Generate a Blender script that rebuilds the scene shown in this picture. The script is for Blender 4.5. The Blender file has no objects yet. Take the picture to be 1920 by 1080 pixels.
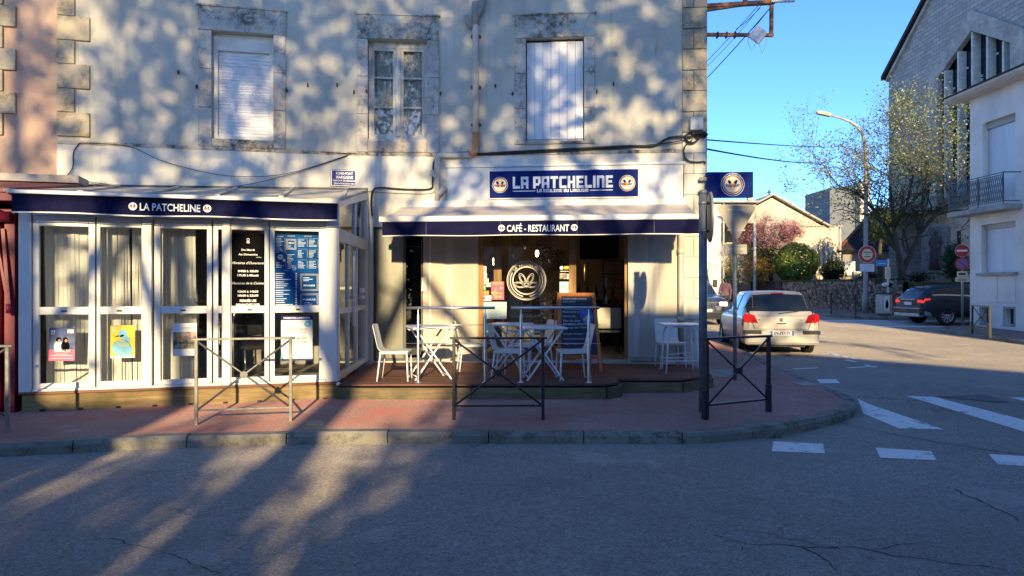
import bpy, bmesh, math, random
from mathutils import Vector, Matrix
random.seed(7)
R = math.radians
F = 1331.0; CX = 960.0; CY = 540.0; CAMZ = 1.6
SC = bpy.context.scene
COL = SC.collection

# ---------------------------------------------------------------- terrain heights
def gz(y): return -.12 + .018 * max(0.0, min(y, 70.0) - 8.5)
def pz(y): return gz(y) + .12
def ray(px, py): return Vector(((px - CX) / F, 1.0, (CY - py) / F))
def at(px, py, d):
    r = ray(px, py); return Vector((r.x * d, d, CAMZ + r.z * d))
def ground(px, py, lift=0.0):
    """world point of the ground seen at a picture position; lift .12 = pavement level"""
    D = py - CY
    h = CAMZ + .12 - lift
    d = F * h / D
    if d > 8.5: d = F * (h + .153) / (D + .018 * F)
    return Vector(((px - CX) / F * d, d, gz(d) + lift))

# ---------------------------------------------------------------- node materials
def hexc(h):
    h = h.lstrip('#'); o = []
    for i in (0, 2, 4):
        c = int(h[i:i + 2], 16) / 255
        o.append(c / 12.92 if c <= .04045 else ((c + .055) / 1.055) ** 2.4)
    return tuple(o)
def c4(c): return (c[0], c[1], c[2], 1)
class NT:
    def __init__(s, m): s.t = m.node_tree; s.n = s.t.nodes; s.l = s.t.links
    def new(s, typ, **kw):
        n = s.n.new(typ)
        for k, v in kw.items(): setattr(n, k, v)
        return n
    def link(s, a, b): s.l.new(a, b)
    def noise(s, vec, scale, detail=5, rough=.6, dist=0):
        n = s.new('ShaderNodeTexNoise'); n.inputs['Scale'].default_value = scale
        n.inputs['Detail'].default_value = detail; n.inputs['Roughness'].default_value = rough
        n.inputs['Distortion'].default_value = dist
        if vec is not None: s.link(vec, n.inputs['Vector'])
        return n.outputs['Fac']
    def ramp(s, fac, stops):
        n = s.new('ShaderNodeValToRGB'); e = n.color_ramp.elements
        while len(e) < len(stops): e.new(.5)
        for i, (p, c) in enumerate(stops):
            e[i].position = p; e[i].color = c4(c) if not isinstance(c, (int, float)) else (c, c, c, 1)
        s.link(fac, n.inputs['Fac']); return n.outputs['Color']
    def mix(s, fac, a, b, mode='MIX'):
        n = s.new('ShaderNodeMix', data_type='RGBA', blend_type=mode)
        for i, x in ((0, fac), (6, a), (7, b)):
            if hasattr(x, 'links'): s.link(x, n.inputs[i])
            elif i == 0: n.inputs[0].default_value = x
            else: n.inputs[i].default_value = c4(x)
        return n.outputs[2]
    def math(s, op, a, b=0):
        n = s.new('ShaderNodeMath', operation=op)
        for i, x in ((0, a), (1, b)):
            if hasattr(x, 'links'): s.link(x, n.inputs[i])
            else: n.inputs[i].default_value = x
        return n.outputs[0]
    def mapping(s, vec, scale=(1, 1, 1), rot=(0, 0, 0), loc=(0, 0, 0)):
        n = s.new('ShaderNodeMapping'); n.inputs['Scale'].default_value = scale
        n.inputs['Rotation'].default_value = rot; n.inputs['Location'].default_value = loc
        s.link(vec, n.inputs['Vector']); return n.outputs[0]
    def bump(s, h, strength, dist=.01):
        n = s.new('ShaderNodeBump'); n.inputs['Strength'].default_value = strength
        n.inputs['Distance'].default_value = dist; s.link(h, n.inputs['Height']); return n.outputs[0]
def base_mat(name, rough=.6, metal=0, spec=.5):
    m = bpy.data.materials.new(name); m.use_nodes = True
    t = NT(m); p = t.n['Principled BSDF']
    p.inputs['Roughness'].default_value = rough; p.inputs['Metallic'].default_value = metal
    p.inputs['Specular IOR Level'].default_value = spec
    tc = t.new('ShaderNodeTexCoord')
    return m, t, p, tc.outputs['Object']
def mat(name, col, rough=.6, var=.12, vs=4, col2=None, bump=0, bs=60, metal=0, spec=.5, stretch=(1, 1, 1), coat=0, lo=.35, hi=.65):
    if isinstance(col, str): col = hexc(col)
    if isinstance(col2, str): col2 = hexc(col2)
    m, t, p, oc = base_mat(name, rough, metal, spec)
    v = t.mapping(oc, stretch)
    n = t.noise(v, vs)
    a = tuple(c * (1 - var) for c in col); b = col2 or tuple(min(1, c * (1 + var)) for c in col)
    t.link(t.ramp(n, [(lo, a), (hi, b)]), p.inputs['Base Color'])
    if bump: t.link(t.bump(t.noise(v, bs, 3), bump, .006), p.inputs['Normal'])
    if coat: p.inputs['Coat Weight'].default_value = coat; p.inputs['Coat Roughness'].default_value = .04
    return m
def emit_mat(name, col, s):
    m, t, p, oc = base_mat(name)
    p.inputs['Base Color'].default_value = c4(col)
    p.inputs['Emission Color'].default_value = c4(col); p.inputs['Emission Strength'].default_value = s
    return m
def glass_mat(name, tint=(.8, .84, .84), refl=.06):
    m = bpy.data.materials.new(name); m.use_nodes = True
    t = NT(m); t.n.remove(t.n['Principled BSDF'])
    tr = t.new('ShaderNodeBsdfTransparent'); tr.inputs[0].default_value = c4(tint)
    gl = t.new('ShaderNodeBsdfGlossy'); gl.inputs['Roughness'].default_value = .015
    gl.inputs[0].default_value = (1, 1, 1, 1)
    fr = t.new('ShaderNodeFresnel'); fr.inputs['IOR'].default_value = 1.5
    f2 = t.math('ADD', t.math('MULTIPLY', fr.outputs[0], 1.15), refl)
    mx = t.new('ShaderNodeMixShader')
    t.link(f2, mx.inputs[0]); t.link(tr.outputs[0], mx.inputs[1]); t.link(gl.outputs[0], mx.inputs[2])
    t.link(mx.outputs[0], t.n['Material Output'].inputs[0])
    return m

# ---------------------------------------------------------------- mesh builder
_txt = {}
def text_mesh(s, bold, shear=0, spacing=1.0):
    k = (s, bold, shear, spacing)
    if k not in _txt:
        cu = bpy.data.curves.new('txt', 'FONT'); cu.body = s; cu.size = 1; cu.offset = bold
        cu.resolution_u = 3; cu.shear = shear; cu.space_character = spacing
        o = bpy.data.objects.new('txt', cu)
        me = bpy.data.meshes.new_from_object(o)
        vs = [v.co.copy() for v in me.vertices]; fs = [tuple(p.vertices) for p in me.polygons]
        bpy.data.objects.remove(o); bpy.data.curves.remove(cu); bpy.data.meshes.remove(me)
        _txt[k] = (vs, fs)
    return _txt[k]
DRAW = Matrix(((1, 0, 0, 0), (0, 0, -1, 0), (0, 1, 0, 0), (0, 0, 0, 1)))      # drawing x,y,layer -> u, -y, z
class MB:
    def __init__(s, M=None): s.v = []; s.f = []; s.mi = []; s.sm = []; s.k = 0; s.M = M or Matrix(); s.smooth = False
    def add(s, vs, fs):
        b = len(s.v); s.v += [s.M @ Vector(v) for v in vs]
        for f in fs: s.f.append(tuple(i + b for i in f)); s.mi.append(s.k); s.sm.append(s.smooth)
        return s
    def mat(s, k): s.k = k; return s
    def box(s, x0, x1, y0, y1, z0, z1):
        return s.add([(x0, y0, z0), (x1, y0, z0), (x1, y1, z0), (x0, y1, z0), (x0, y0, z1), (x1, y0, z1), (x1, y1, z1), (x0, y1, z1)],
                     [(0, 3, 2, 1), (4, 5, 6, 7), (0, 1, 5, 4), (1, 2, 6, 5), (2, 3, 7, 6), (3, 0, 4, 7)])
    def cbox(s, x0, x1, y0, y1, z0, z1, b=.01):
        """box with chamfered edges"""
        bm = bmesh.new(); bmesh.ops.create_cube(bm, size=1)
        for v in bm.verts:
            v.co = Vector(((x0 + x1) / 2 + v.co.x * (x1 - x0), (y0 + y1) / 2 + v.co.y * (y1 - y0), (z0 + z1) / 2 + v.co.z * (z1 - z0)))
        bmesh.ops.bevel(bm, geom=bm.edges[:], offset=b, segments=2, profile=.5, affect='EDGES')
        return s.frombm(bm)
    def frombm(s, bm):
        bm.verts.index_update()
        s.add([v.co.copy() for v in bm.verts], [tuple(v.index for v in f.verts) for f in bm.faces]); bm.free(); return s
    def quad(s, a, b, c, d): return s.add([a, b, c, d], [(0, 1, 2, 3)])
    def poly(s, pts): return s.add(pts, [tuple(range(len(pts)))])
    def bar(s, p, q, w, h=None, up=(0, 0, 1)):
        p = Vector(p); q = Vector(q); h = h or w; d = (q - p).normalized(); u = Vector(up)
        if abs(d.dot(u)) > .98: u = Vector((0, 1, 0))
        x = d.cross(u).normalized() * w / 2; z = x.cross(d).normalized() * h / 2
        vs = [p - x - z, p + x - z, p + x + z, p - x + z, q - x - z, q + x - z, q + x + z, q - x + z]
        return s.add(vs, [(0, 1, 2, 3), (7, 6, 5, 4), (0, 4, 5, 1), (1, 5, 6, 2), (2, 6, 7, 3), (3, 7, 4, 0)])
    def tube(s, path, r, seg=8, cap=True):
        path = [Vector(p) for p in path]; n = len(path); rs = r if isinstance(r, (list, tuple)) else [r] * n
        vs = []; fs = []; prev = None
        for i, p in enumerate(path):
            d = (path[min(i + 1, n - 1)] - path[max(i - 1, 0)]).normalized()
            if prev is None:
                u = Vector((0, 0, 1)) if abs(d.z) < .9 else Vector((1, 0, 0))
                prev = d.cross(u).normalized()
            x = (prev - d * prev.dot(d))
            if x.length < 1e-6: x = d.orthogonal()
            x.normalize(); prev = x; y = d.cross(x)
            for j in range(seg):
                a = 2 * math.pi * j / seg
                vs.append(p + (x * math.cos(a) + y * math.sin(a)) * rs[i])
        for i in range(n - 1):
            for j in range(seg):
                k = (j + 1) % seg
                fs.append((i * seg + j, i * seg + k, (i + 1) * seg + k, (i + 1) * seg + j))
        sm = s.smooth; s.smooth = True; s.add(vs, fs); s.smooth = sm
        if cap:
            b = len(s.v) - len(vs)
            for ring in (tuple(range(seg))[::-1], tuple(range((n - 1) * seg, n * seg))):
                s.f.append(tuple(i + b for i in ring)); s.mi.append(s.k); s.sm.append(False)
        return s
    def cyl(s, p, q, r, seg=12, r2=None): return s.tube([p, q], [r, r if r2 is None else r2], seg)
    def lathe(s, prof, c=(0, 0, 0), seg=16):
        """profile of (radius, z) turned about a vertical axis at c"""
        c = Vector(c); vs = []; fs = []
        for (r, z) in prof:
            for j in range(seg):
                a = 2 * math.pi * j / seg; vs.append(c + Vector((r * math.cos(a), r * math.sin(a), z)))
        for i in range(len(prof) - 1):
            for j in range(seg):
                k = (j + 1) % seg; fs.append((i * seg + j, i * seg + k, (i + 1) * seg + k, (i + 1) * seg + j))
        sm = s.smooth; s.smooth = True; s.add(vs, fs); s.smooth = sm; return s
    def prism(s, pts, d):
        """extrude planar polygon pts (3-D, any plane) by vector d"""
        pts = [Vector(p) for p in pts]; d = Vector(d); n = len(pts)
        s.add(pts + [p + d for p in pts],
              [tuple(range(n))[::-1], tuple(range(n, 2 * n))] + [(i, (i + 1) % n, n + (i + 1) % n, n + i) for i in range(n)])
        return s
    def ellipsoid(s, c, r, seg=12, rings=7, jit=0):
        c = Vector(c); vs = [c + Vector((0, 0, -r[2]))]; fs = []
        for i in range(1, rings):
            t = -math.pi / 2 + math.pi * i / rings
            for j in range(seg):
                a = 2 * math.pi * j / seg; q = 1 + random.uniform(-jit, jit)
                vs.append(c + Vector((r[0] * math.cos(t) * math.cos(a) * q, r[1] * math.cos(t) * math.sin(a) * q, r[2] * math.sin(t) * q)))
        vs.append(c + Vector((0, 0, r[2])))
        for j in range(seg):
            k = (j + 1) % seg; fs.append((0, 1 + k, 1 + j))
            for i in range(rings - 2):
                fs.append((1 + i * seg + j, 1 + i * seg + k, 1 + (i + 1) * seg + k, 1 + (i + 1) * seg + j))
            fs.append((1 + (rings - 2) * seg + j, 1 + (rings - 2) * seg + k, len(vs) - 1))
        sm = s.smooth; s.smooth = True; s.add(vs, fs); s.smooth = sm; return s
    # ----- drawing on a plate: x, y in the plate, layer z towards the viewer
    def rect(s, x0, y0, x1, y1, z=0): return s.add([(x0, y0, z), (x1, y0, z), (x1, y1, z), (x0, y1, z)], [(0, 1, 2, 3)])
    def disc(s, x, y, r, z=0, seg=28, ry=None, rot=0):
        ry = ry or r; c, n = math.cos(rot), math.sin(rot); pts = []
        for j in range(seg):
            a = 2 * math.pi * j / seg; p, q = r * math.cos(a), ry * math.sin(a)
            pts.append((x + p * c - q * n, y + p * n + q * c, z))
        return s.poly(pts)
    def ring(s, x, y, r0, r1, z=0, seg=36, a0=0, a1=2 * math.pi, k=1.0, rot=0):
        vs = []; full = a1 - a0 > 6.28; n = seg if full else seg + 1; c, sn = math.cos(rot), math.sin(rot)
        for j in range(n):
            a = a0 + (a1 - a0) * j / seg
            for r in (r0, r1):
                p, q = r * math.cos(a), (r * k if r == r1 else (r1 * k - (r1 - r0))) * math.sin(a)
                vs.append((x + p * c - q * sn, y + p * sn + q * c, z))
        fs = []
        for j in range(seg):
            i0 = 2 * j; i1 = 2 * ((j + 1) % n); fs.append((i0, i0 + 1, i1 + 1, i1))
        return s.add(vs, fs)
    def text(s, t, x, y, h, z=0, bold=.0, align='c', w=None, sx=1.0, shear=0, spacing=1.0):
        """h = cap height; w squeezes the line to that width"""
        vs, fs = text_mesh(t, bold, shear, spacing)
        if not vs: return s
        x0 = min(v.x for v in vs); x1 = max(v.x for v in vs); k = h / .69
        kx = k * sx if w is None else w / (x1 - x0)
        off = {'c': -(x0 + x1) / 2, 'l': -x0, 'r': -x1}[align]
        return s.add([(x + (v.x + off) * kx, y + v.y * k, z) for v in vs], fs)
    def build(s, name, mats, parent=None, bevel=0, angle=35, loc=None, segs=2):
        me = bpy.data.meshes.new(name); me.from_pydata([tuple(v) for v in s.v], [], s.f)
        if not isinstance(mats, (list, tuple)): mats = [mats]
        for m in mats: me.materials.append(m)
        me.polygons.foreach_set('material_index', s.mi); me.polygons.foreach_set('use_smooth', s.sm)
        me.update()
        o = bpy.data.objects.new(name, me); COL.objects.link(o)
        if parent: o.parent = parent
        if loc: o.location = loc
        if bevel:
            b = o.modifiers.new('b', 'BEVEL'); b.width = bevel; b.segments = segs; b.limit_method = 'ANGLE'; b.angle_limit = R(angle)
        return o
def tag(o, label=None, cat=None, group=None, kind=None):
    if label: o['label'] = label
    if cat: o['category'] = cat
    if group: o['group'] = group
    if kind: o['kind'] = kind
    return o
def thing(name, label, cat, loc=(0, 0, 0), rz=0.0, group=None):
    o = bpy.data.objects.new(name, None); COL.objects.link(o); o.empty_display_size = .1
    o.location = loc; o.rotation_euler = (0, 0, rz)
    return tag(o, label, cat, group)
def dup(root, loc, rz, label, group=None):
    def cp(o, par):
        c = o.copy(); COL.objects.link(c); c.parent = par
        for ch in o.children: cp(ch, c)
        return c
    kids = list(root.children)
    r = root.copy(); COL.objects.link(r); r.location = loc; r.rotation_euler = (0, 0, rz); r['label'] = label
    if group: r['group'] = group
    for ch in kids: cp(ch, r)
    return r
class Frame:
    """a vertical wall frame: u to the viewer's right along the wall, +y into the wall, z up"""
    def __init__(s, a, b=None, rz=None):
        s.o = Vector((a[0], a[1], 0)); s.rz = math.atan2(b[1] - a[1], b[0] - a[0]) if rz is None else rz
        s.L = (Vector(b) - Vector(a)).length if b is not None else 0
        s.M = Matrix.Translation(s.o) @ Matrix.Rotation(s.rz, 4, 'Z'); s.I = s.M.inverted()
    def hit(s, px, py, off=0.0):
        """(u, z) where the sight line through a picture position meets the plane y = off"""
        o = s.I @ Vector((0, 0, CAMZ)); d = s.I.to_3x3() @ ray(px, py)
        t = (off - o.y) / d.y; p = o + d * t
        return p.x, p.z
    def u(s, px, off=0.0): return s.hit(px, CY, off)[0]
    def rect(s, x0, y0, x1, y1, off=0.0):
        """picture rectangle (corners) -> u0,u1,z0,z1"""
        a = s.hit(x0, y0, off); b = s.hit(x1, y1, off); c = s.hit(x1, y0, off); e = s.hit(x0, y1, off)
        return a[0], b[0], (e[1] + b[1]) / 2, (a[1] + c[1]) / 2
    def w(s, u, y, z): return s.M @ Vector((u, y, z))
def wall(mb, u0, u1, z0, z1, holes=(), y=0.0, reveal=.2):
    us = sorted({u0, u1, *[h[0] for h in holes], *[h[1] for h in holes]}); zs = sorted({z0, z1, *[h[2] for h in holes], *[h[3] for h in holes]})
    us = [u for u in us if u0 - 1e-6 <= u <= u1 + 1e-6]; zs = [z for z in zs if z0 - 1e-6 <= z <= z1 + 1e-6]
    for i in range(len(us) - 1):
        for j in range(len(zs) - 1):
            cu = (us[i] + us[i + 1]) / 2; cz = (zs[j] + zs[j + 1]) / 2
            if any(h[0] < cu < h[1] and h[2] < cz < h[3] for h in holes): continue
            mb.quad((us[i], y, zs[j]), (us[i + 1], y, zs[j]), (us[i + 1], y, zs[j + 1]), (us[i], y, zs[j + 1]))
    for h in holes:
        a, b, c, d = h[:4]; r = y + reveal
        mb.quad((a, y, c), (a, y, d), (a, r, d), (a, r, c)); mb.quad((b, y, d), (b, y, c), (b, r, c), (b, r, d))
        mb.quad((a, y, d), (b, y, d), (b, r, d), (a, r, d)); mb.quad((b, y, c), (a, y, c), (a, r, c), (b, r, c))
    return mb
def frame_bars(mb, u0, u1, z0, z1, w, y0, y1):
    """a rectangular frame of four butted members"""
    mb.box(u0, u0 + w, y0, y1, z0, z1); mb.box(u1 - w, u1, y0, y1, z0, z1)
    mb.box(u0 + w, u1 - w, y0, y1, z1 - w, z1); mb.box(u0 + w, u1 - w, y0, y1, z0, z0 + w)
    return mb
# ================================================================= materials
def stucco(name, col, dark, streak=.5):
    m, t, p, oc = base_mat(name, .9, 0, .25)
    n1 = t.noise(oc, .55, 5); n2 = t.noise(t.mapping(oc, (1, 1, 1)), 14, 6, .7); n3 = t.noise(t.mapping(oc, (3.2, 3.2, .22)), 1.4, 5, .65)
    c = t.mix(t.ramp(n1, [(.38, 0), (.62, 1)]), tuple(x * .86 for x in col), tuple(min(1, x * 1.1) for x in col))
    c = t.mix(t.math('MULTIPLY', t.ramp(n3, [(.52, 0), (.72, 1)]), streak), c, dark)
    c = t.mix(t.math('MULTIPLY', t.ramp(n2, [(.60, 0), (.72, 1)]), .45), c, dark)
    t.link(c, p.inputs['Base Color'])
    t.link(t.bump(t.noise(oc, 55, 4), .5, .006), p.inputs['Normal'])
    return m
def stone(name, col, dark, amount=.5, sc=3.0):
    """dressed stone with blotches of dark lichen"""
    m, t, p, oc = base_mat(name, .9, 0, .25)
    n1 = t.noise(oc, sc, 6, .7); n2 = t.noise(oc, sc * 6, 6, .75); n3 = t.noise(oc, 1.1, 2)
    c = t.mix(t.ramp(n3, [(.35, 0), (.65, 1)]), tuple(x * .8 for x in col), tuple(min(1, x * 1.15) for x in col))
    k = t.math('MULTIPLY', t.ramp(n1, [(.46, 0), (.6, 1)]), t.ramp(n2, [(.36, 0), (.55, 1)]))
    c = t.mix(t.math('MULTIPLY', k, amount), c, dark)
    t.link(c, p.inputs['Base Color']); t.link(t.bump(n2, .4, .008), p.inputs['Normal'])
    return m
def asphalt(name, col, var=.3, speck=(.30, .30, .31), cracks=True, tint=None):
    m, t, p, oc = base_mat(name, .82, 0, .35); p.inputs['Diffuse Roughness'].default_value = 1
    big = t.noise(oc, .35, 4, .6); fine = t.noise(oc, 85, 3, .7); mid = t.noise(oc, 5, 5, .7)
    a = tuple(x * (1 - var) for x in col); b = tuple(x * (1 + var) for x in col)
    c = t.mix(t.ramp(big, [(.32, 0), (.68, 1)]), a, b)
    c = t.mix(t.math('MULTIPLY', t.ramp(mid, [(.35, 1), (.65, 0)]), .3), c, tuple(x * .6 for x in col))
    vo = t.new('ShaderNodeTexVoronoi'); vo.inputs['Scale'].default_value = 75; t.link(oc, vo.inputs['Vector'])
    sp = t.ramp(t.math('MULTIPLY', vo.outputs['Distance'], 1), [(.2, 1), (.4, 0)])
    sel = t.ramp(t.noise(oc, 32, 2, .5), [(.48, 0), (.60, 1)])
    c = t.mix(t.math('MULTIPLY', t.math('MULTIPLY', sp, sel), .85), c, speck)
    c = t.mix(t.math('MULTIPLY', t.ramp(t.noise(oc, 45, 4, .75), [(.42, 1), (.56, 0)]), .7), c, tuple(x * .4 for x in col))
    st = t.noise(oc, 1.3, 5, .7, .4); c = t.mix(t.math('MULTIPLY', t.ramp(st, [(.56, 0), (.68, 1)]), .32), c, tuple(x * .42 for x in col))
    bl = t.noise(oc, .8, 3, .6, .2); c = t.mix(t.math('MULTIPLY', t.ramp(bl, [(.60, 0), (.64, 1)]), .22), c, tuple(min(1, x * 1.5) for x in col))
    if tint: c = t.mix(t.math('MULTIPLY', t.ramp(t.noise(oc, .9, 6, .7), [(.48, 0), (.62, 1)]), .75), c, tint)
    if cracks:
        vc = t.new('ShaderNodeTexVoronoi'); vc.feature = 'DISTANCE_TO_EDGE'; vc.inputs['Scale'].default_value = .33
        wv = t.new('ShaderNodeVectorMath', operation='ADD'); t.link(oc, wv.inputs[0])
        nn = t.new('ShaderNodeTexNoise'); nn.inputs['Scale'].default_value = 2.2; nn.inputs['Detail'].default_value = 6; t.link(oc, nn.inputs['Vector'])
        sc = t.new('ShaderNodeVectorMath', operation='SCALE'); sc.inputs['Scale'].default_value = .8; t.link(nn.outputs['Color'], sc.inputs[0])
        t.link(sc.outputs[0], wv.inputs[1]); t.link(wv.outputs[0], vc.inputs['Vector'])
        ln = t.ramp(vc.outputs['Distance'], [(.0, 1), (.006, 0)])
        where = t.ramp(t.noise(oc, .22, 2), [(.52, 0), (.58, 1)])
        c = t.mix(t.math('MULTIPLY', t.math('MULTIPLY', ln, where), .8), c, tuple(x * .25 for x in col))
    t.link(c, p.inputs['Base Color']); t.link(t.bump(fine, .9, .012), p.inputs['Normal'])
    return m
def timber(name, col, dark, moss=None, ax=(.6, 9, 9), rough=.75):
    m, t, p, oc = base_mat(name, rough, 0, .3)
    g = t.noise(t.mapping(oc, ax), 2.2, 6, .65, .6); b = t.noise(oc, 1.7, 4)
    c = t.mix(t.ramp(g, [(.32, 0), (.68, 1)]), dark, col)
    if moss: c = t.mix(t.math('MULTIPLY', t.ramp(b, [(.48, 0), (.66, 1)]), .75), c, moss)
    t.link(c, p.inputs['Base Color']); t.link(t.bump(g, .35, .01), p.inputs['Normal'])
    return m
def courses(name, col, mortar, bw, bh, msize=.012, var=.2, rough=.75, bump=.5):
    """coursed slates / tiles / bricks laid in the wall's own u-z plane"""
    m, t, p, oc = base_mat(name, rough, 0, .3)
    sx = t.new('ShaderNodeSeparateXYZ'); t.link(oc, sx.inputs[0])
    cb = t.new('ShaderNodeCombineXYZ'); t.link(t.math('ADD', sx.outputs[0], sx.outputs[1]), cb.inputs[0]); t.link(sx.outputs[2], cb.inputs[1])
    br = t.new('ShaderNodeTexBrick'); br.inputs['Scale'].default_value = 1; br.inputs['Brick Width'].default_value = bw; br.inputs['Row Height'].default_value = bh
    br.inputs['Mortar Size'].default_value = msize; br.inputs['Bias'].default_value = 0; br.inputs['Mortar Smooth'].default_value = .1
    br.inputs['Color1'].default_value = c4(tuple(x * (1 - var) for x in col)); br.inputs['Color2'].default_value = c4(tuple(x * (1 + var) for x in col)); br.inputs['Mortar'].default_value = c4(mortar)
    t.link(cb.outputs[0], br.inputs['Vector'])
    n = t.noise(oc, 1.3, 6, .7)
    c = t.mix(t.math('MULTIPLY', t.ramp(n, [(.35, 1), (.6, 0)]), .3), br.outputs['Color'], tuple(x * .55 for x in col))
    t.link(c, p.inputs['Base Color'])
    if bump: t.link(t.bump(t.math('SUBTRACT', 1, br.outputs['Fac']), bump, .015), p.inputs['Normal'])
    return m
def rubble(name):
    m, t, p, oc = base_mat(name, .95, 0, .2)
    v = t.mapping(oc, (1, 1, 1.25)); d = t.new('ShaderNodeVectorMath', operation='ADD'); t.link(v, d.inputs[0])
    nn = t.new('ShaderNodeTexNoise'); nn.inputs['Scale'].default_value = 3; t.link(oc, nn.inputs['Vector'])
    sc = t.new('ShaderNodeVectorMath', operation='SCALE'); sc.inputs['Scale'].default_value = .25; t.link(nn.outputs['Color'], sc.inputs[0]); t.link(sc.outputs[0], d.inputs[1])
    vo = t.new('ShaderNodeTexVoronoi'); vo.feature = 'DISTANCE_TO_EDGE'; vo.inputs['Scale'].default_value = 4.2; t.link(d.outputs[0], vo.inputs['Vector'])
    vc = t.new('ShaderNodeTexVoronoi'); vc.inputs['Scale'].default_value = 4.2; t.link(d.outputs[0], vc.inputs['Vector'])
    bw = t.new('ShaderNodeRGBToBW'); t.link(vc.outputs['Color'], bw.inputs[0])
    c = t.ramp(bw.outputs[0], [(.2, (.10, .085, .07)), (.5, (.22, .19, .16)), (.8, (.36, .32, .27))])
    c = t.mix(t.ramp(vo.outputs['Distance'], [(.02, 1), (.09, 0)]), c, (.035, .03, .025))
    c = t.mix(t.math('MULTIPLY', t.ramp(t.noise(oc, 1.2, 5), [(.45, 0), (.65, 1)]), .6), c, (.06, .055, .045))
    t.link(c, p.inputs['Base Color']); t.link(t.bump(t.ramp(vo.outputs['Distance'], [(0, 0), (.15, 1)]), .9, .05), p.inputs['Normal'])
    return m
def leaf(name, a, b, c=None, thresh=.62):
    m, t, p, oc = base_mat(name, .55, 0, .3)
    n = t.noise(oc, 1.3, 3); n2 = t.noise(oc, 9, 2)
    col = t.mix(t.ramp(n, [(.35, 0), (.65, 1)]), a, b)
    if c: col = t.mix(t.ramp(n2, [(thresh, 0), (thresh + .03, 1)]), col, c)
    t.link(col, p.inputs['Base Color'])
    p.inputs['Transmission Weight'].default_value = 0
    # let some light through the blade
    tl = t.new('ShaderNodeBsdfTranslucent'); t.link(col, tl.inputs[0]); mx = t.new('ShaderNodeMixShader'); mx.inputs[0].default_value = .25
    t.link(p.outputs[0], mx.inputs[1]); t.link(tl.outputs[0], mx.inputs[2]); t.link(mx.outputs[0], t.n['Material Output'].inputs[0])
    return m

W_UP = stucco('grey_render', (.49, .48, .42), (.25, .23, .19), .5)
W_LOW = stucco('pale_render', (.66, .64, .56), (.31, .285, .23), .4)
W_PINK = stucco('pink_render', (.46, .325, .25), (.28, .2, .16), .25)
W_WHITE = stucco('white_render', (.88, .81, .71), (.62, .54, .48), .2)
W_CREAM = stucco('cream_render', (.66, .60, .47), (.40, .34, .24), .4)
W_BEIGE = stucco('beige_render', (.46, .41, .34), (.30, .26, .2), .3)
W_DULL = stucco('dull_render', (.34, .31, .27), (.2, .18, .15), .4)
STONE = stone('window_stone', (.50, .48, .44), (.035, .032, .03), .55)
LINTEL = stone('lintel_stone', (.46, .45, .41), (.045, .042, .038), .85, 2.4)
SILL = stone('sill_stone', (.50, .45, .37), (.03, .025, .02), .85, 2.4)
QUOIN = stone('corner_stone', (.46, .40, .29), (.10, .08, .055), .6)
KERB = stone('kerb_granite', (.25, .235, .20), (.07, .075, .055), .8, 4)
CONC = stone('concrete', (.40, .385, .36), (.16, .15, .13), .5)
SLATE = courses('slate_cladding', (.36, .35, .33), (.14, .135, .13), .62, .24, .013, .16)
SLATE_P = courses('pale_slate', (.46, .46, .46), (.17, .17, .18), .8, .3, .02)
TILE = courses('dark_roof_tile', (.035, .026, .026), (.015, .012, .012), .3, .3, .02)
RED_TILE = courses('red_roof_tile', (.28, .10, .06), (.08, .03, .02), .25, .3, .02)
RUBBLE = rubble('rubble_stone')
MOSS = mat('moss', (.035, .05, .014), .95, .5, 3, bump=.6, bs=40)
ROAD = asphalt('asphalt', (.39, .345, .30), .2, (.68, .65, .61))
PAVE = asphalt('red_asphalt', (.43, .25, .215), .30, (.56, .42, .38), False, (.38, .135, .11))
PAVE2 = asphalt('grey_pink_asphalt', (.30, .22, .19), .25, (.42, .33, .28), False)
PAINT = mat('road_paint', (.82, .82, .80), .7, .12, 3, bump=.4, bs=80, stretch=(1, 1, 1))
DECK = timber('deck_wood', (.21, .095, .072), (.09, .045, .035))
BEAM = timber('mossy_beam', (.26, .19, .105), (.10, .075, .045), (.07, .08, .035))
BEAM_L = timber('pale_beam', (.36, .26, .125), (.15, .10, .045), (.09, .075, .025))
SILLWOOD = mat('stained_sill', (.16, .065, .04), .6, .3, 3, stretch=(.5, 8, 8))
OAK = timber('oak_frame', (.42, .24, .09), (.24, .125, .045), None, (8, 8, .6), .5)
ORANGEWOOD = timber('orange_wood', (.58, .19, .045), (.40, .11, .025), None, (8, 8, .6), .45)
PVC = mat('white_pvc', (.72, .72, .69), .35, .05, 2)
PVC_D = mat('dirty_white', (.66, .65, .60), .5, .15, 2.5)
SHUT = mat('white_shutter', (.70, .71, .73), .5, .08, 2, stretch=(2, 2, .3))
OLDPAINT = mat('old_white_paint', (.50, .49, .45), .6, .3, 4, stretch=(3, 3, .6), bump=.2)
GREYPANEL = mat('grey_panel', (.47, .46, .44), .6, .2, 3, stretch=(3, 3, .25), bump=.15)
TAUPE = mat('pale_taupe', (.48, .44, .38), .7, .1, 2)
NAVY = mat('navy_cloth', (.010, .011, .045), .95, .2, 3, spec=.05)
NAVYSIGN = mat('navy_sign', (.008, .020, .135), .85, .15, 1.5, spec=.06)
AWN = mat('awning_cloth', (.52, .47, .42), .85, .12, 1.6, stretch=(.6, 3, 3))
AWN_L = mat('pale_awning_cloth', (.60, .55, .45), .85, .15, 1.6)
WHITE = mat('white_print', (.80, .80, .80), .5, .02)
PALEB = mat('pale_print', (.66, .74, .82), .45, .03)
CREAMP = mat('cream_print', (.78, .66, .42), .5, .08)
ORANGEP = mat('orange_print', (.62, .22, .05), .5, .1)
BLUEP = mat('blue_print', (.05, .18, .42), .5, .1)
BROWNP = mat('maroon_print', (.22, .05, .035), .5, .1)
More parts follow.
